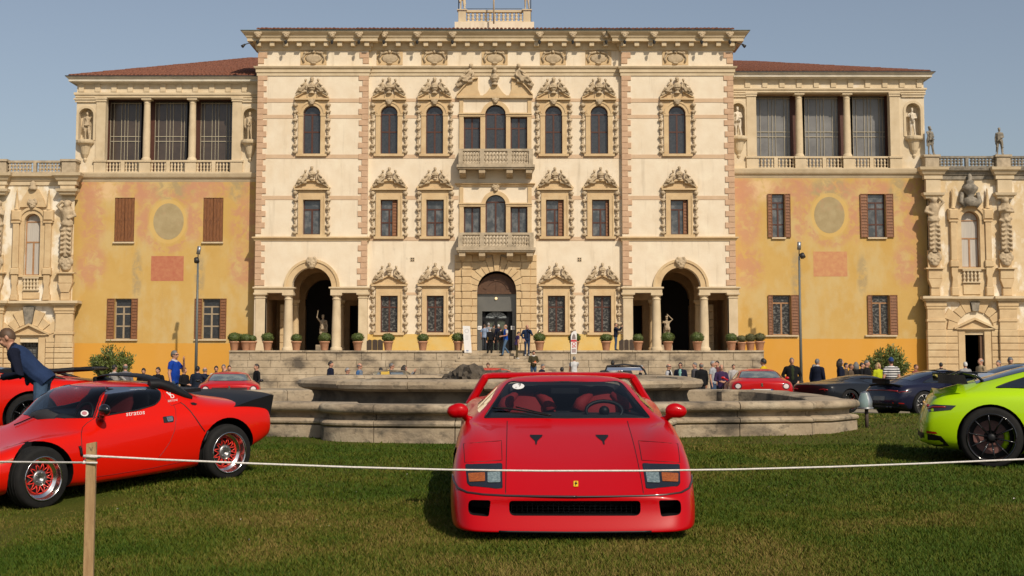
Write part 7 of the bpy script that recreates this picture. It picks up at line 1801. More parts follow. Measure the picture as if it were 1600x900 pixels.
    for sg in (1, -1):
        wheel(c, sg*.862, .83, .300, .300, .212, .22, 'mesh', steer=(R(6)), rimm=CHROME, spoke=RS); wheel(c, sg*.905, 3.01, .300, .300, .218, .30, 'mesh', rimm=CHROME, spoke=RS)
    return c
STR = wedge_car()
# ============================================================ REAR-ENGINED COUPES (right)
def coupe_stations():
    return [
     (0.00,[(0,.30),(.45,.30),(.58,.34),(.62,.45),(.60,.52),(.5,.55),(.4,.56),(.3,.56),(.15,.56),(0,.56)]),
     (0.12,[(0,.20),(.68,.20),(.80,.28),(.84,.45),(.80,.58),(.70,.64),(.52,.61),(.4,.60),(.2,.60),(0,.60)]),
     (0.50,[(0,.15),(.76,.15),(.88,.26),(.905,.48),(.87,.68),(.76,.78),(.58,.70),(.46,.68),(.24,.68),(0,.68)]),
     (1.00,[(0,.14),(.78,.14),(.89,.24),(.92,.48),(.89,.73),(.78,.84),(.62,.78),(.5,.77),(.28,.78),(0,.78)]),
     (1.45,[(0,.14),(.78,.14),(.87,.22),(.90,.45),(.87,.75),(.80,.86),(.72,.87),(.62,.90),(.36,.93),(0,.94)]),
     (1.90,[(0,.14),(.78,.14),(.86,.22),(.89,.45),(.865,.77),(.80,.87),(.745,.90),(.60,1.15),(.38,1.22),(0,1.24)]),
     (2.40,[(0,.14),(.78,.14),(.86,.22),(.89,.45),(.87,.78),(.81,.88),(.75,.91),(.60,1.21),(.38,1.28),(0,1.295)]),
     (3.00,[(0,.14),(.78,.14),(.88,.22),(.91,.46),(.90,.79),(.835,.89),(.74,.93),(.60,1.12),(.38,1.20),(0,1.22)]),
     (3.45,[(0,.16),(.80,.16),(.91,.26),(.935,.50),(.925,.78),(.865,.90),(.73,.95),(.59,1.00),(.38,1.06),(0,1.08)]),
     (3.93,[(0,.18),(.80,.18),(.90,.28),(.93,.52),(.92,.76),(.85,.87),(.71,.895),(.57,.915),(.34,.935),(0,.94)]),
     (4.17,[(0,.24),(.74,.24),(.84,.32),(.885,.54),(.87,.74),(.79,.835),(.66,.87),(.53,.885),(.3,.90),(0,.905)]),
     (4.31,[(0,.28),(.70,.28),(.78,.33),(.815,.52),(.80,.66),(.70,.74),(.6,.775),(.48,.795),(.28,.81),(0,.815)])]
def rear_coupe(name, label, loc, rz, pnt, wing=False, wheels='gt', cal=None, sc=1.0):
    c = Car(name, label, loc, rz, coupe_stations(), pnt, lv=3, scale=sc, skew=lambda y, z: -.12*sst((y-3.9)/.4)*sst((z-.52)/.34))
    sw = rounded([(3.42,.945),(3.28,1.0),(3.0,1.09),(2.6,1.175),(2.25,1.185),(1.95,1.14),(1.52,.94),(1.7,.925),(2.6,.935)], .03, 3)
    c.arch(1.03, .345, .375, .55); c.arch(3.49, .36, .395, .55); c.finish(); r = c.root
    for dm in ('side', 'sideR'):
        c.panel('side_window', dm, sw, flat('dark_tinted_window', (.012,.016,.022), .06, coat=1), .004, step=.12)
        c.line('window_trim', dm, sw + [sw[0]], .010, BLACKP, dens=2)
        c.line('door_gap', dm, [(3.02,.90),(3.0,.75),(2.93,.45),(2.80,.25)], .004, BLACKP)
        tl = [(4.20,.715),(4.14,.742),(3.88,.735),(3.94,.685),(4.20,.655)]
        if wing: c.panel('air_intake', dm, [(3.10,.66),(2.78,.60),(2.70,.30),(2.86,.34),(2.98,.48)], BLACKP, .006, step=.08)
        c.panel('tail_lamp', dm, tl, flat('dark_lamp_housing', (.02,.014,.016), .12, coat=1), .006, step=.05); c.line('lamp_strip', dm, [(4.20,.690),(4.14,.712),(4.0,.716)], .010, REDL, .006)
        c.panel('rear_bumper', dm, [(4.30,.40),(4.17,.39),(4.06,.37),(3.93,.21),(4.0,.185),(4.14,.215),(4.28,.265)], BLACKP, .008, step=.07)
        c.panel('reflector', dm, [(4.28,.435),(4.12,.42),(4.10,.395),(4.28,.40)], REDL, .007, step=.06)
    c.line('light_bar', 'rear', [(-.72,.72),(-.4,.735),(0,.74),(.4,.735),(.72,.72)], .022, REDL); c.panel('rear_diffuser', 'rear', [(-.72,.24),(.72,.24),(.74,.40),(-.74,.40)], BLACKP, .006, step=.1)
    c.panel('rear_window', 'top', [(-.46,2.75),(.46,2.75),(.50,3.62),(-.50,3.62)], flat('dark_tinted_window', (.012,.016,.022), .06, coat=1), .005, step=.1); c.panel('windscreen', 'top', [(-.62,1.42),(.62,1.42),(.50,1.95),(-.50,1.95)], flat('dark_tinted_window', (.012,.016,.022), .06, coat=1), .005, step=.1)
    mb = MB(); rows = [[(x,3.80,.935-.06*abs(x)),(x,4.0,.905-.06*abs(x)**2),(x,4.12,.925-.10*x*x),(x,4.13,.905-.10*x*x),(x,4.02,.80)] for x in [-.72+1.44*i/10 for i in range(11)]]; mb.grid(rows, closed=True); mb.add(rows[0], [(0,1,2,3,4)]); mb.add(rows[-1], [(0,1,2,3,4)])
    if wing: mb.obj('ducktail', pnt, r)
    else:
        mb.obj('engine_lid', BLACKP, r); mb = MB(); mb.box(-.62, .62, 4.10, 4.48, 1.03, 1.055); mb.box(-.3, .3, 4.15, 4.3, .92, 1.03); mb.obj('rear_wing', BLACKP, r)
    if wing:
        rows = [[(x,3.78,1.075-.02*abs(x)),(x,3.92,1.065-.02*abs(x)),(x,4.08,1.095-.02*abs(x)),(x,4.09,1.085-.02*abs(x)),(x,3.92,1.04-.02*abs(x)),(x,3.79,1.06-.02*abs(x))] for x in [-.90+1.8*i/12 for i in range(13)]]
        mb = MB(); mb.grid(rows, closed=True); mb.obj('rear_wing', mat('lime_black_wing', (.30,.50,.004), .35, coat=1) if False else GREENP, r)
        for s in (-1, 1):
            MB().prism([(3.74,.99),(4.08,1.0),(4.09,1.11),(3.78,1.10)], s*.90, s*.915, axis='x').obj('end_plate', BLACKG, r)
            mb = MB(); mb.tube([(s*.40,3.50,.99),(s*.40,3.62,1.09),(s*.40,3.78,1.125),(s*.40,3.92,1.07)], [.05,.05,.045,.03], 8, flat=.35); mb.obj('wing_support', BLACKG, r)
        rows = [[(x,3.765,1.085-.02*abs(x)),(x,3.82,1.082-.02*abs(x)),(x,3.82,1.05-.02*abs(x)),(x,3.765,1.06-.02*abs(x))] for x in [-.89+1.78*i/8 for i in range(9)]]; mb = MB(); mb.grid(rows, closed=True); mb.obj('wing_edge', BLACKG, r)
    else:
        for s in (-1, 1):
            for k in (0, 1): c.line('exhaust', 'rear', [(s*(.52-.13*k)-.03,.30),(s*(.52-.13*k)+.03,.30)], .04, BLACKG)
        c.panel('number_plate', 'rear', [(-.26,.47),(.26,.47),(.26,.58),(-.26,.58)], flat('grey_plate', (.28,.26,.25)), .008, step=.2)
        c.panel('roof_panel', 'top', [(-.42,1.98),(.42,1.98),(.40,2.65),(-.40,2.65)], BLACKG, .02, step=.1)
    for s in (-1, 1):
        wheel(c, s*.915, 1.03, .345, .345, .265, .25, wheels, cal=cal, rimm=BLACKG if wheels == 'gt' else None); wheel(c, s*.935, 3.49, .360, .360, .285, .31, wheels, cal=cal, rimm=BLACKG if wheels == 'gt' else None)
    return c
def _place_old(ly, lx, px, Z, rz, sc=1.0):        # root position that puts local point (lx, ly) on photo column px at depth Z
    w = Vector(((px-800)/FPX*Z, Z)); c, s = cos(rz), sin(rz); v = Vector((lx*c - ly*s, lx*s + ly*c))*sc; q = w - v; return q.x, q.y
rz = R(75.5); x_, y_ = place(3.49, -.93, 1543, 17.0, rz)
GT = rear_coupe('sports_car', 'lime green coupe with black wheels and a tall rear wing, cut by the right edge', (x_, y_, gz(y_)-.01), rz, GREENP, True, 'gt', GREENP)
# ============================================================ CARS FURTHER BACK
def gt_stations(h=1.27, tail=.90, L=4.6):
    k = h/1.27
    return [
     (0.00,[(0,.26),(.45,.26),(.58,.30),(.62,.44),(.60,.52),(.5,.56),(.4,.57),(.3,.58),(.15,.58),(0,.58)]),
     (0.15,[(0,.18),(.72,.18),(.84,.25),(.87,.45),(.84,.60),(.72,.66),(.55,.64),(.4,.64),(.2,.65),(0,.65)]),
     (0.60,[(0,.14),(.78,.14),(.91,.24),(.94,.48),(.91,.68),(.80,.77),(.6,.73),(.46,.74),(.24,.75),(0,.75)]),
     (1.00,[(0,.13),(.78,.13),(.91,.24),(.955,.48),(.93,.73),(.82,.82),(.64,.78),(.5,.80),(.28,.81),(0,.81)]),
     (1.80,[(0,.13),(.78,.13),(.88,.22),(.91,.46),(.89,.75),(.82,.85),(.74,.88),(.66,.90),(.40,.92),(0,.93)]),
     (2.25,[(0,.13),(.78,.13),(.88,.22),(.91,.46),(.885,.76),(.82,.86),(.76,.89),(.62,1.10*k),(.40,1.16*k),(0,1.18*k)]),
     (2.70,[(0,.13),(.78,.13),(.88,.22),(.91,.46),(.89,.77),(.83,.88),(.76,.91),(.60,1.18*k),(.40,1.25*k),(0,1.27*k)]),
     (3.20,[(0,.13),(.79,.13),(.91,.23),(.94,.47),(.92,.79),(.85,.90),(.76,.93),(.60,1.17*k),(.40,1.235*k),(0,1.25*k)]),
     (3.65,[(0,.15),(.80,.15),(.93,.26),(.965,.49),(.95,.80),(.87,.91),(.74,.945),(.59,1.07*k),(.40,1.13*k),(0,1.15*k)]),
     (4.10,[(0,.18),(.80,.18),(.93,.28),(.96,.50),(.95,.79),(.87,.89),(.73,.93),(.58,.965),(.38,1.0),(0,1.01)]),
     (L-.15,[(0,.22),(.76,.22),(.88,.32),(.92,.52),(.91,.76),(.83,tail-.03),(.70,tail),(.56,tail+.015),(.35,tail+.02),(0,tail+.02)]),
     (L,[(0,.30),(.68,.30),(.78,.38),(.83,.54),(.82,.72),(.74,tail-.10),(.62,tail-.07),(.5,tail-.06),(.3,tail-.05),(0,tail-.05)])]
DTW = flat('dark_tinted_window', (.012,.016,.022), .06, coat=1)
def rear_gt(label, px, Z, rz, pnt, plate=None, band=False, dx=0, green=False):
    x, y = place(4.3, 0, px, Z, rz); c = Car('sports_car', label, (x, y, gz2(x, Z)+dx), rz, gt_stations(), pnt, lv=2); r = c.root
    c.arch(1.0, .34, .37, .55); c.arch(3.65, .35, .39, .55); c.finish()
    c.panel('rear_window', 'rear', rounded([(-.62,.985),(.62,.985),(.50,1.165),(-.50,1.165)], .03, 2), mat('pale_reflective_glass', (.10,.11,.09), .08, (.26,.27,.20), 2.4, .9, 0, space='obj', contrast=(.42,.56), coat=1), .006, step=.08)
    c.line('window_seal', 'rear', [(-.63,.98),(.63,.98),(.51,1.17),(-.51,1.17),(-.63,.98)], .010, BLACKP, dens=6)
    for s in (-1, 1):
        cc = [(s*.70+.115*cos(2*PI*i/18), .745+.10*sin(2*PI*i/18)) for i in range(18)]; q = c.panel('tail_lamp', 'rear', cc, flat('dark_red_lamp_ring', (.10,.004,.004), .15, coat=1), .006, step=.06)[0]
        c.panel('lamp_lens', 'rear', [(s*.70+.075*cos(2*PI*i/16), .745+.066*sin(2*PI*i/16)) for i in range(16)], flat('pale_lamp_lens', (.62,.52,.48), .15, coat=1), .012, step=.06, parent=q)
    if band: c.panel('rear_panel', 'rear', [(-.52,.70),(.52,.70),(.52,.79),(-.52,.79)], flat('dark_grey_panel', (.05,.02,.022), .3, coat=.5), .005, step=.08)
    # silver prancing emblem on the tail
    c.panel('tail_emblem', 'rear', [(-.035,.735),(-.01,.79),(-.03,.80),(.0,.845),(.03,.83),(.02,.79),(.045,.77),(.02,.76),(.03,.72),(.005,.75)], CHROME, .014, step=.1)
    pq = c.panel('plate_recess', 'rear', [(-.34,.53),(.34,.53),(.34,.67),(-.34,.67)], flat('plate_recess_red', (.12,.004,.004), .5), .004, step=.1)
    if plate:
        p = c.panel('number_plate', 'rear', [(-.30,.54),(.30,.54),(.30,.66),(-.30,.66)], WHITE, .012, step=.15)[0]
        c.panel('plate_band', 'rear', [(-.30,.54),(-.25,.54),(-.25,.66),(-.30,.66)], flat('plate_blue', (.02,.07,.35), .5), .015, step=.1, parent=p); c.panel('plate_band', 'rear', [(.25,.54),(.30,.54),(.30,.66),(.25,.66)], flat('plate_blue', (.02,.07,.35), .5), .015, step=.1, parent=p)
        def fn(u, v):
            q, n = c.crear(-.225+.45*u, .562+.076*v); return q, n
        # seen from behind, +x is to the right of the viewer
        c.text('plate_lettering', plate, fn, BLACKP, .017, p)
    for dm in ('side', 'sideR'):
        c.panel('side_window', dm, rounded([(2.0,.90),(2.35,1.05),(2.75,1.15),(3.25,1.14),(3.75,.99),(3.6,.935)], .03, 2), DTW, .006, step=.1)
        c.line('door_gap', dm, [(3.3,.9),(3.25,.6),(3.1,.25)], .005, BLACKP)
    c.panel('windscreen', 'top', [(-.60,1.85),(.60,1.85),(.50,2.28),(-.50,2.28)], DTW, .006, step=.1); c.panel('diffuser', 'rear', [(-.66,.25),(.66,.25),(.62,.42),(-.62,.42)], BLACKP, .006, step=.1)
    for s in (-1, 1):
        m = MB(); m.tube([(s*.84,2.05,.88),(s*.96,2.02,.93)], .025, 6); m.sphere((s*.99,2.02,.95), (.07,.05,.045), 10, 7); m.obj('mirror', BLACKG if band else pnt, r)
        for y in (1.0, 3.65): wheel(c, s*.945, y, .345, .345, .265, .27, 'five')
    return c
rear_gt('red coupe seen from behind with a dark tail band by the left lamp post', 361, 43.0, R(191), REDB, None, True)
rear_gt('red coupe seen from behind with white number plate, right of the fountain bowl', 1187.5, 42.5, R(175), REDB, 'EX 296SA', False, dx=.10)
# low black wedge car and navy coupe on the right
def low_wedge(label, px, Z, rz, pnt, rx, roof=1.12, sc=1.0, wheels='multi', spoke=None, cal=None, open_top=False, deck=None):
    st = [
     (0.00,[(0,.24),(.50,.24),(.62,.27),(.66,.38),(.64,.44),(.55,.47),(.45,.48),(.33,.49),(.16,.49),(0,.49)]),
     (0.15,[(0,.15),(.76,.15),(.87,.20),(.90,.38),(.87,.50),(.76,.55),(.58,.53),(.45,.53),(.22,.53),(0,.53)]),
     (0.95,[(0,.12),(.78,.12),(.90,.22),(.955,.46),(.93,.66),(.82,.74),(.64,.70),(.5,.68),(.28,.68),(0,.68)]),
     (1.45,[(0,.12),(.78,.12),(.88,.22),(.92,.46),(.89,.68),(.82,.78),(.74,.80),(.66,.81),(.40,.82),(0,.83)]),
     (2.00,[(0,.12),(.78,.12),(.88,.22),(.91,.46),(.89,.70),(.82,.81),(.76,.84),(.60,roof-.08),(.38,roof-.02),(0,roof)]),
     (2.50,[(0,.12),(.78,.12),(.89,.22),(.93,.46),(.91,.74),(.84,.85),(.77,.88),(.60,roof-.06),(.38,roof),(0,roof+.02)]),
     (3.00,[(0,.14),(.80,.14),(.92,.24),(.96,.50),(.945,.79),(.86,.90),(.76,.92),(.58,min(roof-.05,1.0)),(.36,min(roof,1.05)),(0,min(roof,1.06))]),
     (3.55,[(0,.16),(.80,.16),(.94,.26),(.975,.52),(.955,.80),(.86,.90),(.74,.91),(.58,.93),(.36,.945),(0,.95)]),
     (4.15,[(0,.22),(.80,.22),(.92,.32),(.945,.54),(.93,.78),(.85,.87),(.74,.885),(.56,.89),(.34,.895),(0,.90)]),
     (4.42,[(0,.32),(.74,.32),(.86,.40),(.89,.56),(.88,.74),(.82,.83),(.70,.84),(.54,.845),(.3,.85),(0,.85)])]
    x, y = place(rx[0], rx[1], px, Z, rz, sc); c = Car('sports_car', label, (x, y, gz(Z)), rz, st, pnt, lv=2, scale=sc); r = c.root
    c.arch(.95, .34, .37, .55); c.arch(3.55, .35, .39, .55); c.finish()
    for dm in ('side', 'sideR'):
        c.panel('side_window', dm, [(1.55,.83),(2.0,roof-.12),(2.5,roof-.09),(2.85,.95),(2.6,.87)], DTW, .006, step=.1)
        if pnt is not REDS: c.panel('side_intake', dm, [(3.02,.60),(2.80,.42),(3.08,.30),(3.18,.46)], BLACKP, .006, step=.1)
        c.line('door_gap', dm, [(1.6,.8),(1.55,.5),(1.6,.25)], .006, BLACKP); c.line('sill_blade', dm, [(3.0,.28),(2.5,.24),(1.6,.22)], .02, BLACKG)
    c.panel('windscreen', 'top', [(-.6,1.42),(.6,1.42),(.46,2.0),(-.46,2.0)], DTW, .006, step=.1)
    for i in range(4): c.panel('engine_slat', 'top', [(-.4,2.9+.2*i),(.4,2.9+.2*i),(.42,3.02+.2*i),(-.42,3.02+.2*i)], BLACKG, .012, step=.15)
    c.panel('rear_grille', 'rear', [(-.70,.50),(.70,.50),(.76,.76),(-.76,.76)], BLACKP, .006, step=.1); c.panel('diffuser', 'rear', [(-.7,.26),(.7,.26),(.74,.40),(-.74,.40)], BLACKP, .006, step=.1)
    for s in (-1, 1): c.line('tail_lamp', 'rear', [(s*.50,.70),(s*.66,.72),(s*.80,.70)], .02, REDL); c.line('tail_lamp', 'rear', [(s*.66,.72),(s*.72,.66)], .015, REDL)
    for s in (-1, 1):
        m = MB(); m.tube([(s*.84,1.65,.80),(s*.98,1.62,.88)], .03, 6); m.sphere((s*1.02,1.62,.90), (.09,.06,.05), 10, 7); m.obj('mirror', pnt, r)
        for y in (.95, 3.55): wheel(c, s*.95, y, .35, .35, .27, .28, wheels, rimm=spoke, spoke=spoke, cal=cal)
    return c
lb = low_wedge('black wedge shaped car seen from the rear quarter with red brake calipers', 1326, 43.5, R(118), BLACKC, (3.55, -.95), 1.14, 1.0, 'multi', BLACKG, flat('red_caliper', (.6,.02,.015), .3, coat=.5))
lb.panel('side_flash', 'sideR', [(3.98,.24),(3.90,.30),(3.98,.30),(4.2,.36),(4.22,.30)], WHITE, .01, step=.1)
rz = R(109); x_, y_ = place(3.49, -.93, 1442, 37.7, rz)
nv = rear_coupe('sports_car', 'dark navy coupe with small rear wing and silver spoke wheels', (x_, y_, gz2(x_, y_)+.05), rz, NAVYP, False, 'y', None, 1.0)

def plain_gt(label, st, ly, lx, px, Z, rz, pnt, dz=0, extra=None, cat='car'):
    x, y = place(ly, lx, px, Z, rz); c = Car('car', label, (x, y, gz(Z)+dz), rz, st, pnt, lv=2); c.arch(1.0, .34, .37, .55); c.arch(3.65, .35, .39, .55); c.finish()
    for s in (-1, 1):
        for yy in (1.0, 3.65): wheel(c, s*.945, yy, .345, .345, .25, .26, 'multi')
    return c
BLUEG = flat('sky_blue_windscreen', (.05,.09,.13), .06, coat=1)
rz = R(110); x_, y_ = place(3.5, -.2, 1552, 38.0, rz)
rear_coupe('sports_car', 'pale blue coupe between the navy and green cars with only its rear window showing', (x_, y_, gz(y_)-.10), rz, SILV, False, 'y')
# red car with black top and rear frame, behind the left red wedge
rc = low_wedge('red car with black roof and raised rear frame, behind the wedge car', 140, 20.5, R(-82), REDS, (4.25, .6), 1.10, 1.0, 'multi', BLACKG)
rc.panel('roof_panel', 'top', [(-.56,1.95),(.56,1.95),(.60,3.5),(-.60,3.5)], BLACKP, .01, step=.1)
for s in (-1, 1):
    MB().tube([(s*.62,3.1,.95),(s*.64,3.55,.99),(s*.66,4.05,1.03),(s*.66,4.32,1.04)], [.03,.035,.035,.03], 6).obj('frame_rail', BLACKP, rc.root)
    MB().tube([(s*.64,3.62,.98),(s*.66,3.95,.88)], .025, 6).obj('frame_strut', BLACKP, rc.root)
MB().box(-.72, .72, 4.08, 4.36, 1.03, 1.055).obj('rear_wing', BLACKP, rc.root)
MB().prism([(2.72,.98),(3.25,1.06),(3.3,1.03),(3.05,.95)], -.5, .5, axis='x').obj('engine_cover', BLACKP, rc.root)
# black car with a yellow stripe behind the fountain bowl
bs = plain_gt('black car with a broad yellow stripe, half hidden by the fountain bowl', gt_stations(1.24), 4.3, 0, 613, 42.5, R(186), BLACKC)
bs.panel('yellow_stripe', 'rear', [(.04,.80),(.34,.80),(.30,1.22),(.06,1.22)], YEL, .010, step=.06); bs.panel('rear_window', 'rear', rounded([(-.60,.99),(.0,.99),(.02,1.14),(-.48,1.14)], .03, 2), mat('pale_reflective_glass', (.10,.11,.09), .08), .006, step=.08); bs.panel('rear_window', 'rear', rounded([(.37,.99),(.62,.99),(.50,1.14),(.34,1.14)], .03, 2), mat('pale_reflective_glass', (.10,.11,.09), .08), .006, step=.08)
# red open car behind the tufa rocks, and red roadster behind the middle car
ro = plain_gt('orange red car behind the fountain rocks with only its roof line showing', gt_stations(1.22), 4.2, 0, 768, 41.5, R(182), REDS)
ro.panel('rear_window', 'rear', rounded([(-.6,.97),(.6,.97),(.5,1.13),(-.5,1.13)], .03, 2), mat('grey_cabin_glass', (.12,.11,.09), .2, (.06,.06,.05), 6, .9, space='obj'), .006, step=.08)
rd = low_wedge('red open roadster with black windscreen frame behind the middle red car', 968, 41.0, R(14), REDB, (2.2, 0), .90, 1.0)
MB().tube([(-.62,1.55,.86),(-.58,1.75,1.10),(-.50,1.85,1.22),(0,1.84,1.27),(.50,1.85,1.22),(.58,1.75,1.10),(.62,1.55,.86)], .028, 7).obj('windscreen_frame', BLACKP, rd.root)
MB().add([(-.56,1.76,1.10),(.56,1.76,1.10),(.48,1.86,1.22),(0,1.85,1.26),(-.48,1.86,1.22)], [(0,1,2,3,4)]).obj('windscreen', CLEAR, rd.root)
for s in (-1, 1): MB().tube([(s*.35,2.5,.85),(s*.35,2.6,1.08)], [.2,.13], 8, flat=.5).obj('seat', CABIN, rd.root)
# ------------------------------------------------------------ white motorcycle by the terrace wall
def motorcycle():
    Z = 62.0; p = PY(948, 600, Z); t = thing('motorcycle', 'white sports motorcycle with red lettering parked against the terrace wall', 'motorcycle', (p.x, Z, gz(Z)), R(78)); WH = flat('white_fairing', (.70,.69,.68), .3, coat=.5)
    def m(name, mb, mt, par=None): return link(name, remeshed(mb, .025, name, [mt]), par or t)
    zt = 1.30
    mb = MB(); mb.sphere((0,-.55,.98), (.22,.40,.24)); mb.sphere((0,-.70,.72), (.20,.34,.30)); mb.sphere((0,-.3,.62), (.17,.36,.24)); m('fairing', mb, WH)
    mb = MB(); mb.sphere((0,-.05,.98), (.19,.34,.16)); m('fuel_tank', mb, WH); mb = MB(); mb.tube([(0,.2,.95),(0,.55,1.02),(0,.95,1.16)], [.14,.12,.05], 8); m('tail_fairing', mb, WH)
    mb = MB(); mb.tube([(0,.15,1.02),(0,.5,1.06)], [.12,.10], 8, flat=.4); mb.obj('seat', BLACKP, t); mb = MB(); mb.sphere((0,-.62,1.20), (.15,.20,.14)); mb.obj('windshield', flat('smoke_screen', (.10,.10,.10), .1, coat=1), t)
    for y in (-.72, .70):
        w = MB(); w.tube([(0,y+.28*cos(2*PI*i/24),.31+.28*sin(2*PI*i/24)) for i in range(24)], .06, 8, closed=True); wo = w.obj('wheel', RUBBER, t)
        q = MB()
        for i in range(6): q.tube([(0,y,.31),(0,y+.25*cos(i*PI/3),.31+.25*sin(i*PI/3))], .02, 5)
        q.obj('spokes', ALLOY, wo)
    for s in (-1, 1): MB().tube([(s*.09,-.72,.31),(s*.10,-.55,1.02)], .035, 6).obj('fork', GREYM, t); MB().tube([(s*.08,-.5,1.10),(s*.34,-.42,1.08)], .02, 6).obj('handlebar', BLACKP, t)
    MB().box(-.17, .17, -.2, .3, .28, .62).obj('engine', ALLOY, t)
    for s in (-1, 1):
        o = link('fairing_lettering', text_mesh('59'), t, (s*.235, -.55 + (-.15 if s > 0 else .15), .72), (PI/2, 0, s*PI/2), (.32, .26, 1)); o.data.materials.append(flat('red_print', (.5,.03,.03)))
motorcycle()
# ============================================================ PEOPLE
NAVY = (.012,.016,.035); BLK = (.012,.012,.014); DKG = (.03,.03,.033); JEAN = (.055,.095,.17); WHT = (.62,.60,.57); GREYC = (.22,.22,.23); LBLUE = (.30,.38,.52); BEIGE = (.40,.31,.21); OLIVE = (.060,.055,.025); KHAKI = (.12,.105,.06)
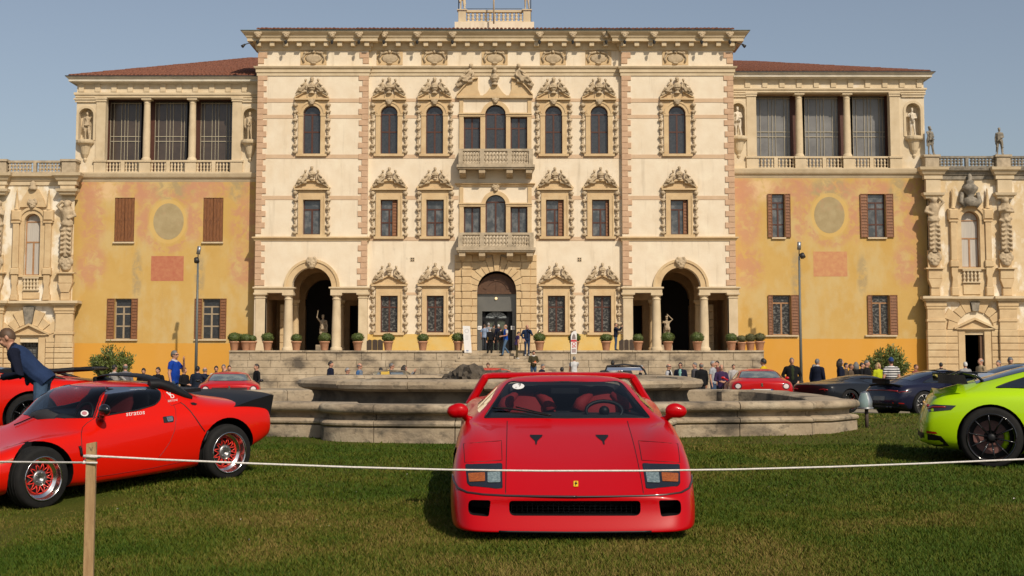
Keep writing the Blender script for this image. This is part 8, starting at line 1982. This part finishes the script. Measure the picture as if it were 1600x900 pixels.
# foreground man on the left, bending over a tablet
fm = person(67, 541, 18.6, -84, 'man in navy jacket and jeans stooping over a tablet beside the left red cars', (.022,.042,.105), (.07,.12,.20), ('brown', 'short'), voxel=.0095, lean=46, thick=.14, arm_l='tablet', arm_r='tablet', pitch=24, sleeve=(.010,.013,.028), collar=NAVY, inner=(.03,.06,.14), height=1.56, headup=True, shoe=(.05,.04,.03))
mb = MB(); mb.box(-.10, .10, -.018, .0, -.13, .13); 
Pm = fm
held('tablet', 'dark tablet held by the stooping man in the navy jacket', 'tablet', mb, BLACKG, fm, (.0, -.66, 1.00))
mb = MB(); mb.tube([(.155*cos(2*PI*i/14), .01+.115*sin(2*PI*i/14), .99) for i in range(14)], .022, 6, closed=True); mb.obj('belt', flat('brown_belt', (.05,.025,.015)), fm)
Z = 50
L = [
 # px, y, Z, facing, label, kwargs
 (179, 576.5, 44, 150, 'dark haired person in a pale shirt in front of the left oleander', dict(top=(.45,.42,.40), hair=('black','short'), arm_r='reach', arm_l='waist')),
 (196, 568, 45, 210, 'bald man in a grey checked shirt in front of the left oleander', dict(top=(.20,.19,.21), hair=('greyd','fringe'), bot=DKG)),
 (225, 579, 46, 0, 'dark haired youth in black t-shirt looking down left of the blue shirt man', dict(top=BLK, hair=('black','short'), pitch=20, short=True)),
 (247, 573.5, 47, -20, 'young man in black t-shirt with a quiff next to the blue shirt man', dict(top=BLK, hair=('dark','curly'), short=True, eyes=True)),
 (273, 547, 38, 75, 'man in bright blue polo shirt and sunglasses holding a phone near the left lamp post', dict(top=(.010,.055,.36), bot=JEAN, hair=('greyd','short'), short=True, collar=(.5,.5,.52), glasses=True, arm_r='down', arm_l='face', fat=1.12)),
 (288, 573.5, 46, 60, 'man in a black shirt just right of the blue polo man', dict(top=BLK, hair=('black','short'), arm_r='waist')),
 (309, 571.5, 47, 175, 'man in dark navy jacket seen from behind with an arm held out to the left', dict(top=(.018,.026,.045), bot=(.05,.07,.05), hair=('black','short'), thick=.18, arm_l='down', arm_r=((.32,-.02,1.30),(.52,-.04,1.20)))),
 (320.5, 573.5, 48.5, 150, 'bald man in a dark jacket behind the outstretched arm man', dict(top=NAVY, hair=('greyd','fringe'), thick=.1)),
 (338, 571, 49, 10, 'dark haired man in a dark vest with white sleeves facing the camera', dict(top=DKG, sleeve=(.55,.53,.50), hair=('black','short'), eyes=True, pitch=12)),
 (349.5, 569, 50, 0, 'grey haired man behind the red coupe, second from the terrace end', dict(top=NAVY, hair=('greyd','short'), eyes=True)),
 (353, 574.5, 47.5, -30, 'stocky balding man in brown with glasses leaning above the red coupe', dict(top=(.10,.06,.045), hair=('greyd','fringe'), glasses=True, fat=1.2, pitch=15)),
 (358.5, 570.5, 51, 20, 'dark haired man in a dark red top at the terrace end', dict(top=(.12,.02,.02), hair=('black','short'))),
 (401, 568, 50, -60, 'bearded dark haired man in a black shirt left of the fountain', dict(top=BLK, hair=('dark','short'), bot=BLK)),
 (517, 564, 55, 75, 'bearded man in a navy sweater standing left of the striped black car', dict(top=NAVY, hair=('dark','curly'), bot=NAVY)),
 (543, 576, 49, 70, 'grey haired man with glasses, dark vest and pale blue sleeves', dict(top=(.03,.04,.05), sleeve=LBLUE, hair=('grey','short'), glasses=True)),
 (562, 567, 52, 75, 'balding man with sunglasses in a blue and grey shirt by the striped car', dict(top=(.18,.22,.28), sleeve=(.06,.14,.30), hair=('greyd','fringe'), glasses=True, fat=1.15)),
 (595, 574, 50, 180, 'dark haired head showing above the black striped car', dict(top=DKG, hair=('black','short'))),
 (612, 567, 52, 80, 'grey haired man with sunglasses and beige jacket looking at his phone', dict(top=BEIGE, hair=('greyd','short'), glasses=True, arm_l='waist', arm_r='waist', bot=DKG)),
 (632, 570, 50, 80, 'long haired woman in grey jacket and white shirt holding up a phone', dict(top=GREYC, inner=WHT, hair=('dark','long'), glasses=True, arm_l='camera', arm_r='camera')),
 (763, 565.5, 60, -10, 'brown haired boy looking down behind the fountain rocks', dict(top=WHT, hair=('brown','short'), pitch=25)),
 (847, 568, 60, 60, 'man in a dark top sitting low at the foot of the steps', dict(top=NAVY, hair=('greyd','short'), pitch=15)),
 (878, 575, 52, 180, 'dark haired head seen from behind near the banner man', dict(top=BLK, hair=('black','short'))),
 (957.5, 563, 58, 165, 'dark haired man in a white shirt with his back turned beside the motorcycle', dict(top=WHT, hair=('black','short'))),
 (967.5, 571, 55, 180, 'crown of black hair right of the white motorcycle', dict(top=BLK, hair=('black','short'))),
 (1002, 570, 50, 75, 'grey haired man in beige with dark straps holding a phone', dict(top=BEIGE, sleeve=BLK, hair=('grey','short'), arm_l='waist', arm_r='waist')),
 (1045, 568, 54, 65, 'balding man with glasses in a white shirt under a dark jacket', dict(top=BLK, inner=WHT, sleeve=(.5,.5,.52), hair=('greyd','fringe'), glasses=True, thick=.1)),
 (1063, 566, 55, -15, 'man in sunglasses, navy blazer and mint green shirt by the fountain bowl', dict(top=NAVY, inner=(.25,.50,.44), hair=('black','short'), glasses=True, thick=.12)),
 (1085.5, 566, 55, -70, 'man in a grey jacket with dark hair facing left', dict(top=(.15,.14,.145), hair=('greyd','short'), thick=.1)),
 (1095.5, 566.5, 53, 200, 'bald man in a black leather jacket seen from behind', dict(top=BLK, hair=('greyd','fringe'), thick=.2, bot=DKG, skin=SKIN2)),
 (1114, 563.5, 54, 60, 'grey haired man in a pale grey t-shirt and blue jeans', dict(top=(.40,.41,.44), short=True, hair=('grey','short'), bot=JEAN)),
 (1120.5, 563.5, 57, -40, 'dark haired man behind the pale grey t-shirt man', dict(top=(.16,.05,.05), hair=('dark','short'))),
 (1127, 569, 50, 0, 'bald bearded man in a purple sweater with folded hands', dict(top=(.055,.03,.085), hair=('grey','fringe'), arm_l='waist', arm_r='waist', bot=NAVY, eyes=True)),
 (1146, 569, 60, 10, 'young dark haired man in a pale shirt behind the purple sweater man', dict(top=(.48,.45,.44), hair=('dark','short'))),
 (1192.5, 560, 50, -120, 'curly black haired man in a yellow t-shirt behind the red coupe', dict(top=(.72,.48,.01), hair=('black','curly'), short=True)),
 (1237, 558.5, 51, 0, 'man in black leather jacket and green shirt facing the camera by the lamp post', dict(top=BLK, inner=(.035,.045,.02), hair=('greyd','short'), thick=.22, arm_l='pocket', arm_r='pocket', bot=(.04,.055,.085), eyes=True)),
 (1272, 569, 56, 120, 'greying man half hidden behind the navy jacket man right of the lamp post', dict(top=GREYC, hair=('greyd','short'))),
 (1277, 560, 52, 140, 'grey haired man in navy jacket with white collar seen from behind', dict(top=NAVY, collar=WHT, hair=('greyd','short'), thick=.18)),
 (1313, 560, 52, 80, 'dark haired man in a navy jacket with white shoulder stripe', dict(top=NAVY, collar=WHT, hair=('dark','long'), thick=.15)),
 (1322, 566.5, 56, 70, 'dark haired man in brown behind the white stripe jacket man', dict(top=(.09,.065,.045), hair=('black','short'))),
 (1329.5, 568, 54, 60, 'sunburnt man in a brown jacket facing right', dict(top=(.11,.08,.055), hair=('brown','short'), skin=SKIN2)),
 (1337.5, 565, 55, 150, 'person with long grey hair in a dark coat', dict(top=BLK, hair=('greyd','long'))),
 (1347, 566, 57, 70, 'dark haired man in black behind the long grey haired person', dict(top=BLK, hair=('dark','short'))),
 (1354.5, 562.5, 51, 60, 'grey haired man in a black jacket left of the right oleander', dict(top=BLK, hair=('greyd','short'), thick=.12, arm_l='waist')),
 (1372, 566, 54, 30, 'blond woman in a lime yellow top in front of the right oleander', dict(top=(.50,.55,.02), hair=('blond','long'))),
 (1392, 558, 47, 185, 'man in a blue cap and black and white striped shirt seen from behind', dict(top=stripes(), hair=('dark','short'), cap=(.03,.07,.22), short=True, bot=NAVY, fat=1.1)),
 (1431, 569, 56, 40, 'small brown haired head left of the navy coupe roof', dict(top=(.25,.08,.06), hair=('brown','short'))),
 (1470, 566, 60, 180, 'dark haired head over the roof of the navy coupe', dict(top=BLK, hair=('black','short'))),
 (1508, 565, 55, 190, 'white haired man over the navy coupe, next to the open doorway', dict(top=(.35,.34,.34), hair=('white','short'))),
 (1532, 559, 53, -70, 'balding man in a beige shirt in front of the open doorway', dict(top=(.42,.32,.19), hair=('grey','fringe'), fat=1.1)),
 (1560, 562.5, 54, -60, 'grey haired man facing left at the right end of the crowd', dict(top=(.12,.11,.11), hair=('greyd','short'))),
 (1577.5, 552, 46, -5, 'man in dark jacket and white shirt looking down at the far right', dict(top=BLK, inner=WHT, hair=('greyd','short'), pitch=22, thick=.12, eyes=True)),
]
for px, y, zz, fc, lab, kw in L: person(px, y, zz, fc, lab, height=min(1.86, max(1.50, PY(px, y, zz).z - gz2(PY(px, y, zz).x, zz))) if 'height' not in kw else kw.pop('height'), **kw)
# on the terrace and steps
ST = lambda k: ZT - STEP*k
YS = YTER - .5
T = [
 (757, 506.7, YTER+1.4, 160, ZT, 'man in a pale blue shirt with brown hair entering the doorway', dict(top=LBLUE, hair=('brown','short'), bot=(.05,.055,.07), short=True)),
 (763.5, 504, YTER+3.2, 170, ZT, 'grey haired man behind the pale blue shirt man at the entrance', dict(top=(.3,.32,.36), hair=('grey','short'), bot=DKG)),
 (766.5, 513, YTER+.2, 200, ST(1), 'stooped grey haired person all in black at the top of the steps', dict(top=BLK, hair=('grey','short'), bot=BLK, lean=14, collar=WHT, legs='ease')),
 (771.5, 506, YTER+2.4, 150, ZT, 'dark haired person deep in the entrance crowd', dict(top=(.16,.13,.10), hair=('black','short'), bot=DKG)),
 (779, 506.5, YTER+1.8, 190, ZT, 'white haired man in a navy jacket at the door', dict(top=NAVY, hair=('white','short'), bot=DKG)),
 (782.5, 511, YTER+.3, 150, ST(1), 'man in a charcoal jacket and grey trousers on the top step', dict(top=(.035,.035,.035), hair=('dark','short'), bot=(.09,.085,.08), legs='ease')),
 (790, 505.5, YTER-.1, -70, ST(2), 'bald man in a royal blue vest, white shirt and jeans striding down', dict(top=(.010,.075,.42), sleeve=WHT, short=True, hair=('greyd','fringe'), bot=(.10,.17,.27), legs='walk', arm_l='waist', arm_r='waist')),
 (807, 518, YTER-.7, 110, ST(3), 'man in a purple shirt and olive trousers bending on the steps', dict(top=(.055,.035,.11), short=True, hair=('dark','short'), bot=(.085,.07,.035), lean=12, legs='ease', shoe=WHT)),
 (823.5, 505.5, YTER-.3, 10, ST(2), 'man in a blue jacket and jeans with a hand to his face beside the door', dict(top=(.018,.035,.085), inner=NAVY, hair=('greyd','fringe'), bot=(.035,.055,.11), arm_l='face', arm_r='pocket', thick=.12, shoe=WHT)),
 (833.5, 542.5, YTER-3.6, 15, ST(11), 'man in an olive sweater and jeans reading his phone at the foot of the steps', dict(top=(.070,.058,.028), collar=WHT, hair=('black','short'), bot=JEAN, arm_l='waist', arm_r='waist', pitch=14, eyes=True)),
 (962, 504.5, YTER+.5, 75, ZT, 'man in a navy jacket and jeans taking photos on the terrace', dict(top=NAVY, hair=('brown','short'), bot=JEAN, arm_l='camera', arm_r='camera', thick=.12)),
 (897, 546, YTER-5.5, 195, gz(78)+.0, 'man in a white t-shirt and black trousers carrying the banner', dict(top=(.66,.66,.66), short=True, hair=('greyd','short'), bot=BLK, arm_r='reach', arm_l='down')),
]
for px, y, zz, fc, fl, lab, kw in T:
    q = person(px, y, zz, fc, lab, floor=fl, height=max(1.5, min(1.86, PY(px, y, zz).z - fl)), **kw)
    if 'olive sweater' in lab: mb = MB(); mb.box(-.04, .04, -.01, .01, -.07, .07); held('phone', 'orange phone held by the man in the olive sweater', 'phone', mb, flat('orange_case', (.6,.14,.03)), q, (0, -.33, 1.12))
    if 'pale blue shirt with' in lab: mb = MB(); mb.sphere((0,0,0), (.14,.07,.17)); held('bag', 'small yellow bag hanging by the pale blue shirt man', 'bag', mb, flat('mustard_cloth', (.45,.24,.02), .8), q, (-.30, -.05, .78))
# feather banner
Yq = YTER-5.7; X = lambda p: PY(p, 540, Yq).x; Zp = lambda p: PY(897, p, Yq).z
t = thing('feather_banner', 'narrow white feather banner with red lettering held up by the white t-shirt man', 'banner', (X(892), Yq, gz(Yq)), world=True)
MB().tube([(X(891.5),Yq,gz(Yq)+.35),(X(891.5),Yq,Zp(525)),(X(892.6),Yq,Zp(519.5)),(X(895.5),Yq,Zp(517)),(X(900),Yq,Zp(515.6))], [.022,.018,.016,.014,.01], 6).obj('pole', BLACKP, t)
bw = [(X(892),Zp(553)),(X(901),Zp(553)),(X(901.2),Zp(519)),(X(899.5),Zp(516.6)),(X(895.5),Zp(518)),(X(893),Zp(520.5)),(X(892),Zp(526))]; b_ = MB().prism(bw, Yq-.012, Yq-.006).obj('cloth', WHITE, t); sub(b_)
MB().box(X(892.2), X(900.9), Yq-.018, Yq-.014, Zp(534), Zp(530.8)).obj('red_block', flat('banner_red', (.50,.03,.035)), b_)
MB().prism([(X(893.6),Zp(530)),(X(899.8),Zp(530)),(X(899),Zp(524)),(X(896.5),Zp(521)),(X(894.2),Zp(525))], Yq-.018, Yq-.014).obj('portrait', flat('banner_grey', (.20,.16,.15)), b_)
o = link('lettering', text_mesh('SO', .02), b_, (X(899.6), Yq-.02, Zp(543.3)), (PI/2, -PI/2, 0), (Zp(534.6)-Zp(543.3), X(899.6)-X(893.6), 1)); o.data.materials.append(flat('banner_red', (.50,.03,.035)))
MB().box(X(893.4), X(899.8), Yq-.018, Yq-.014, Zp(551), Zp(545)).obj('small_print', flat('banner_grey2', (.34,.26,.25)), b_)
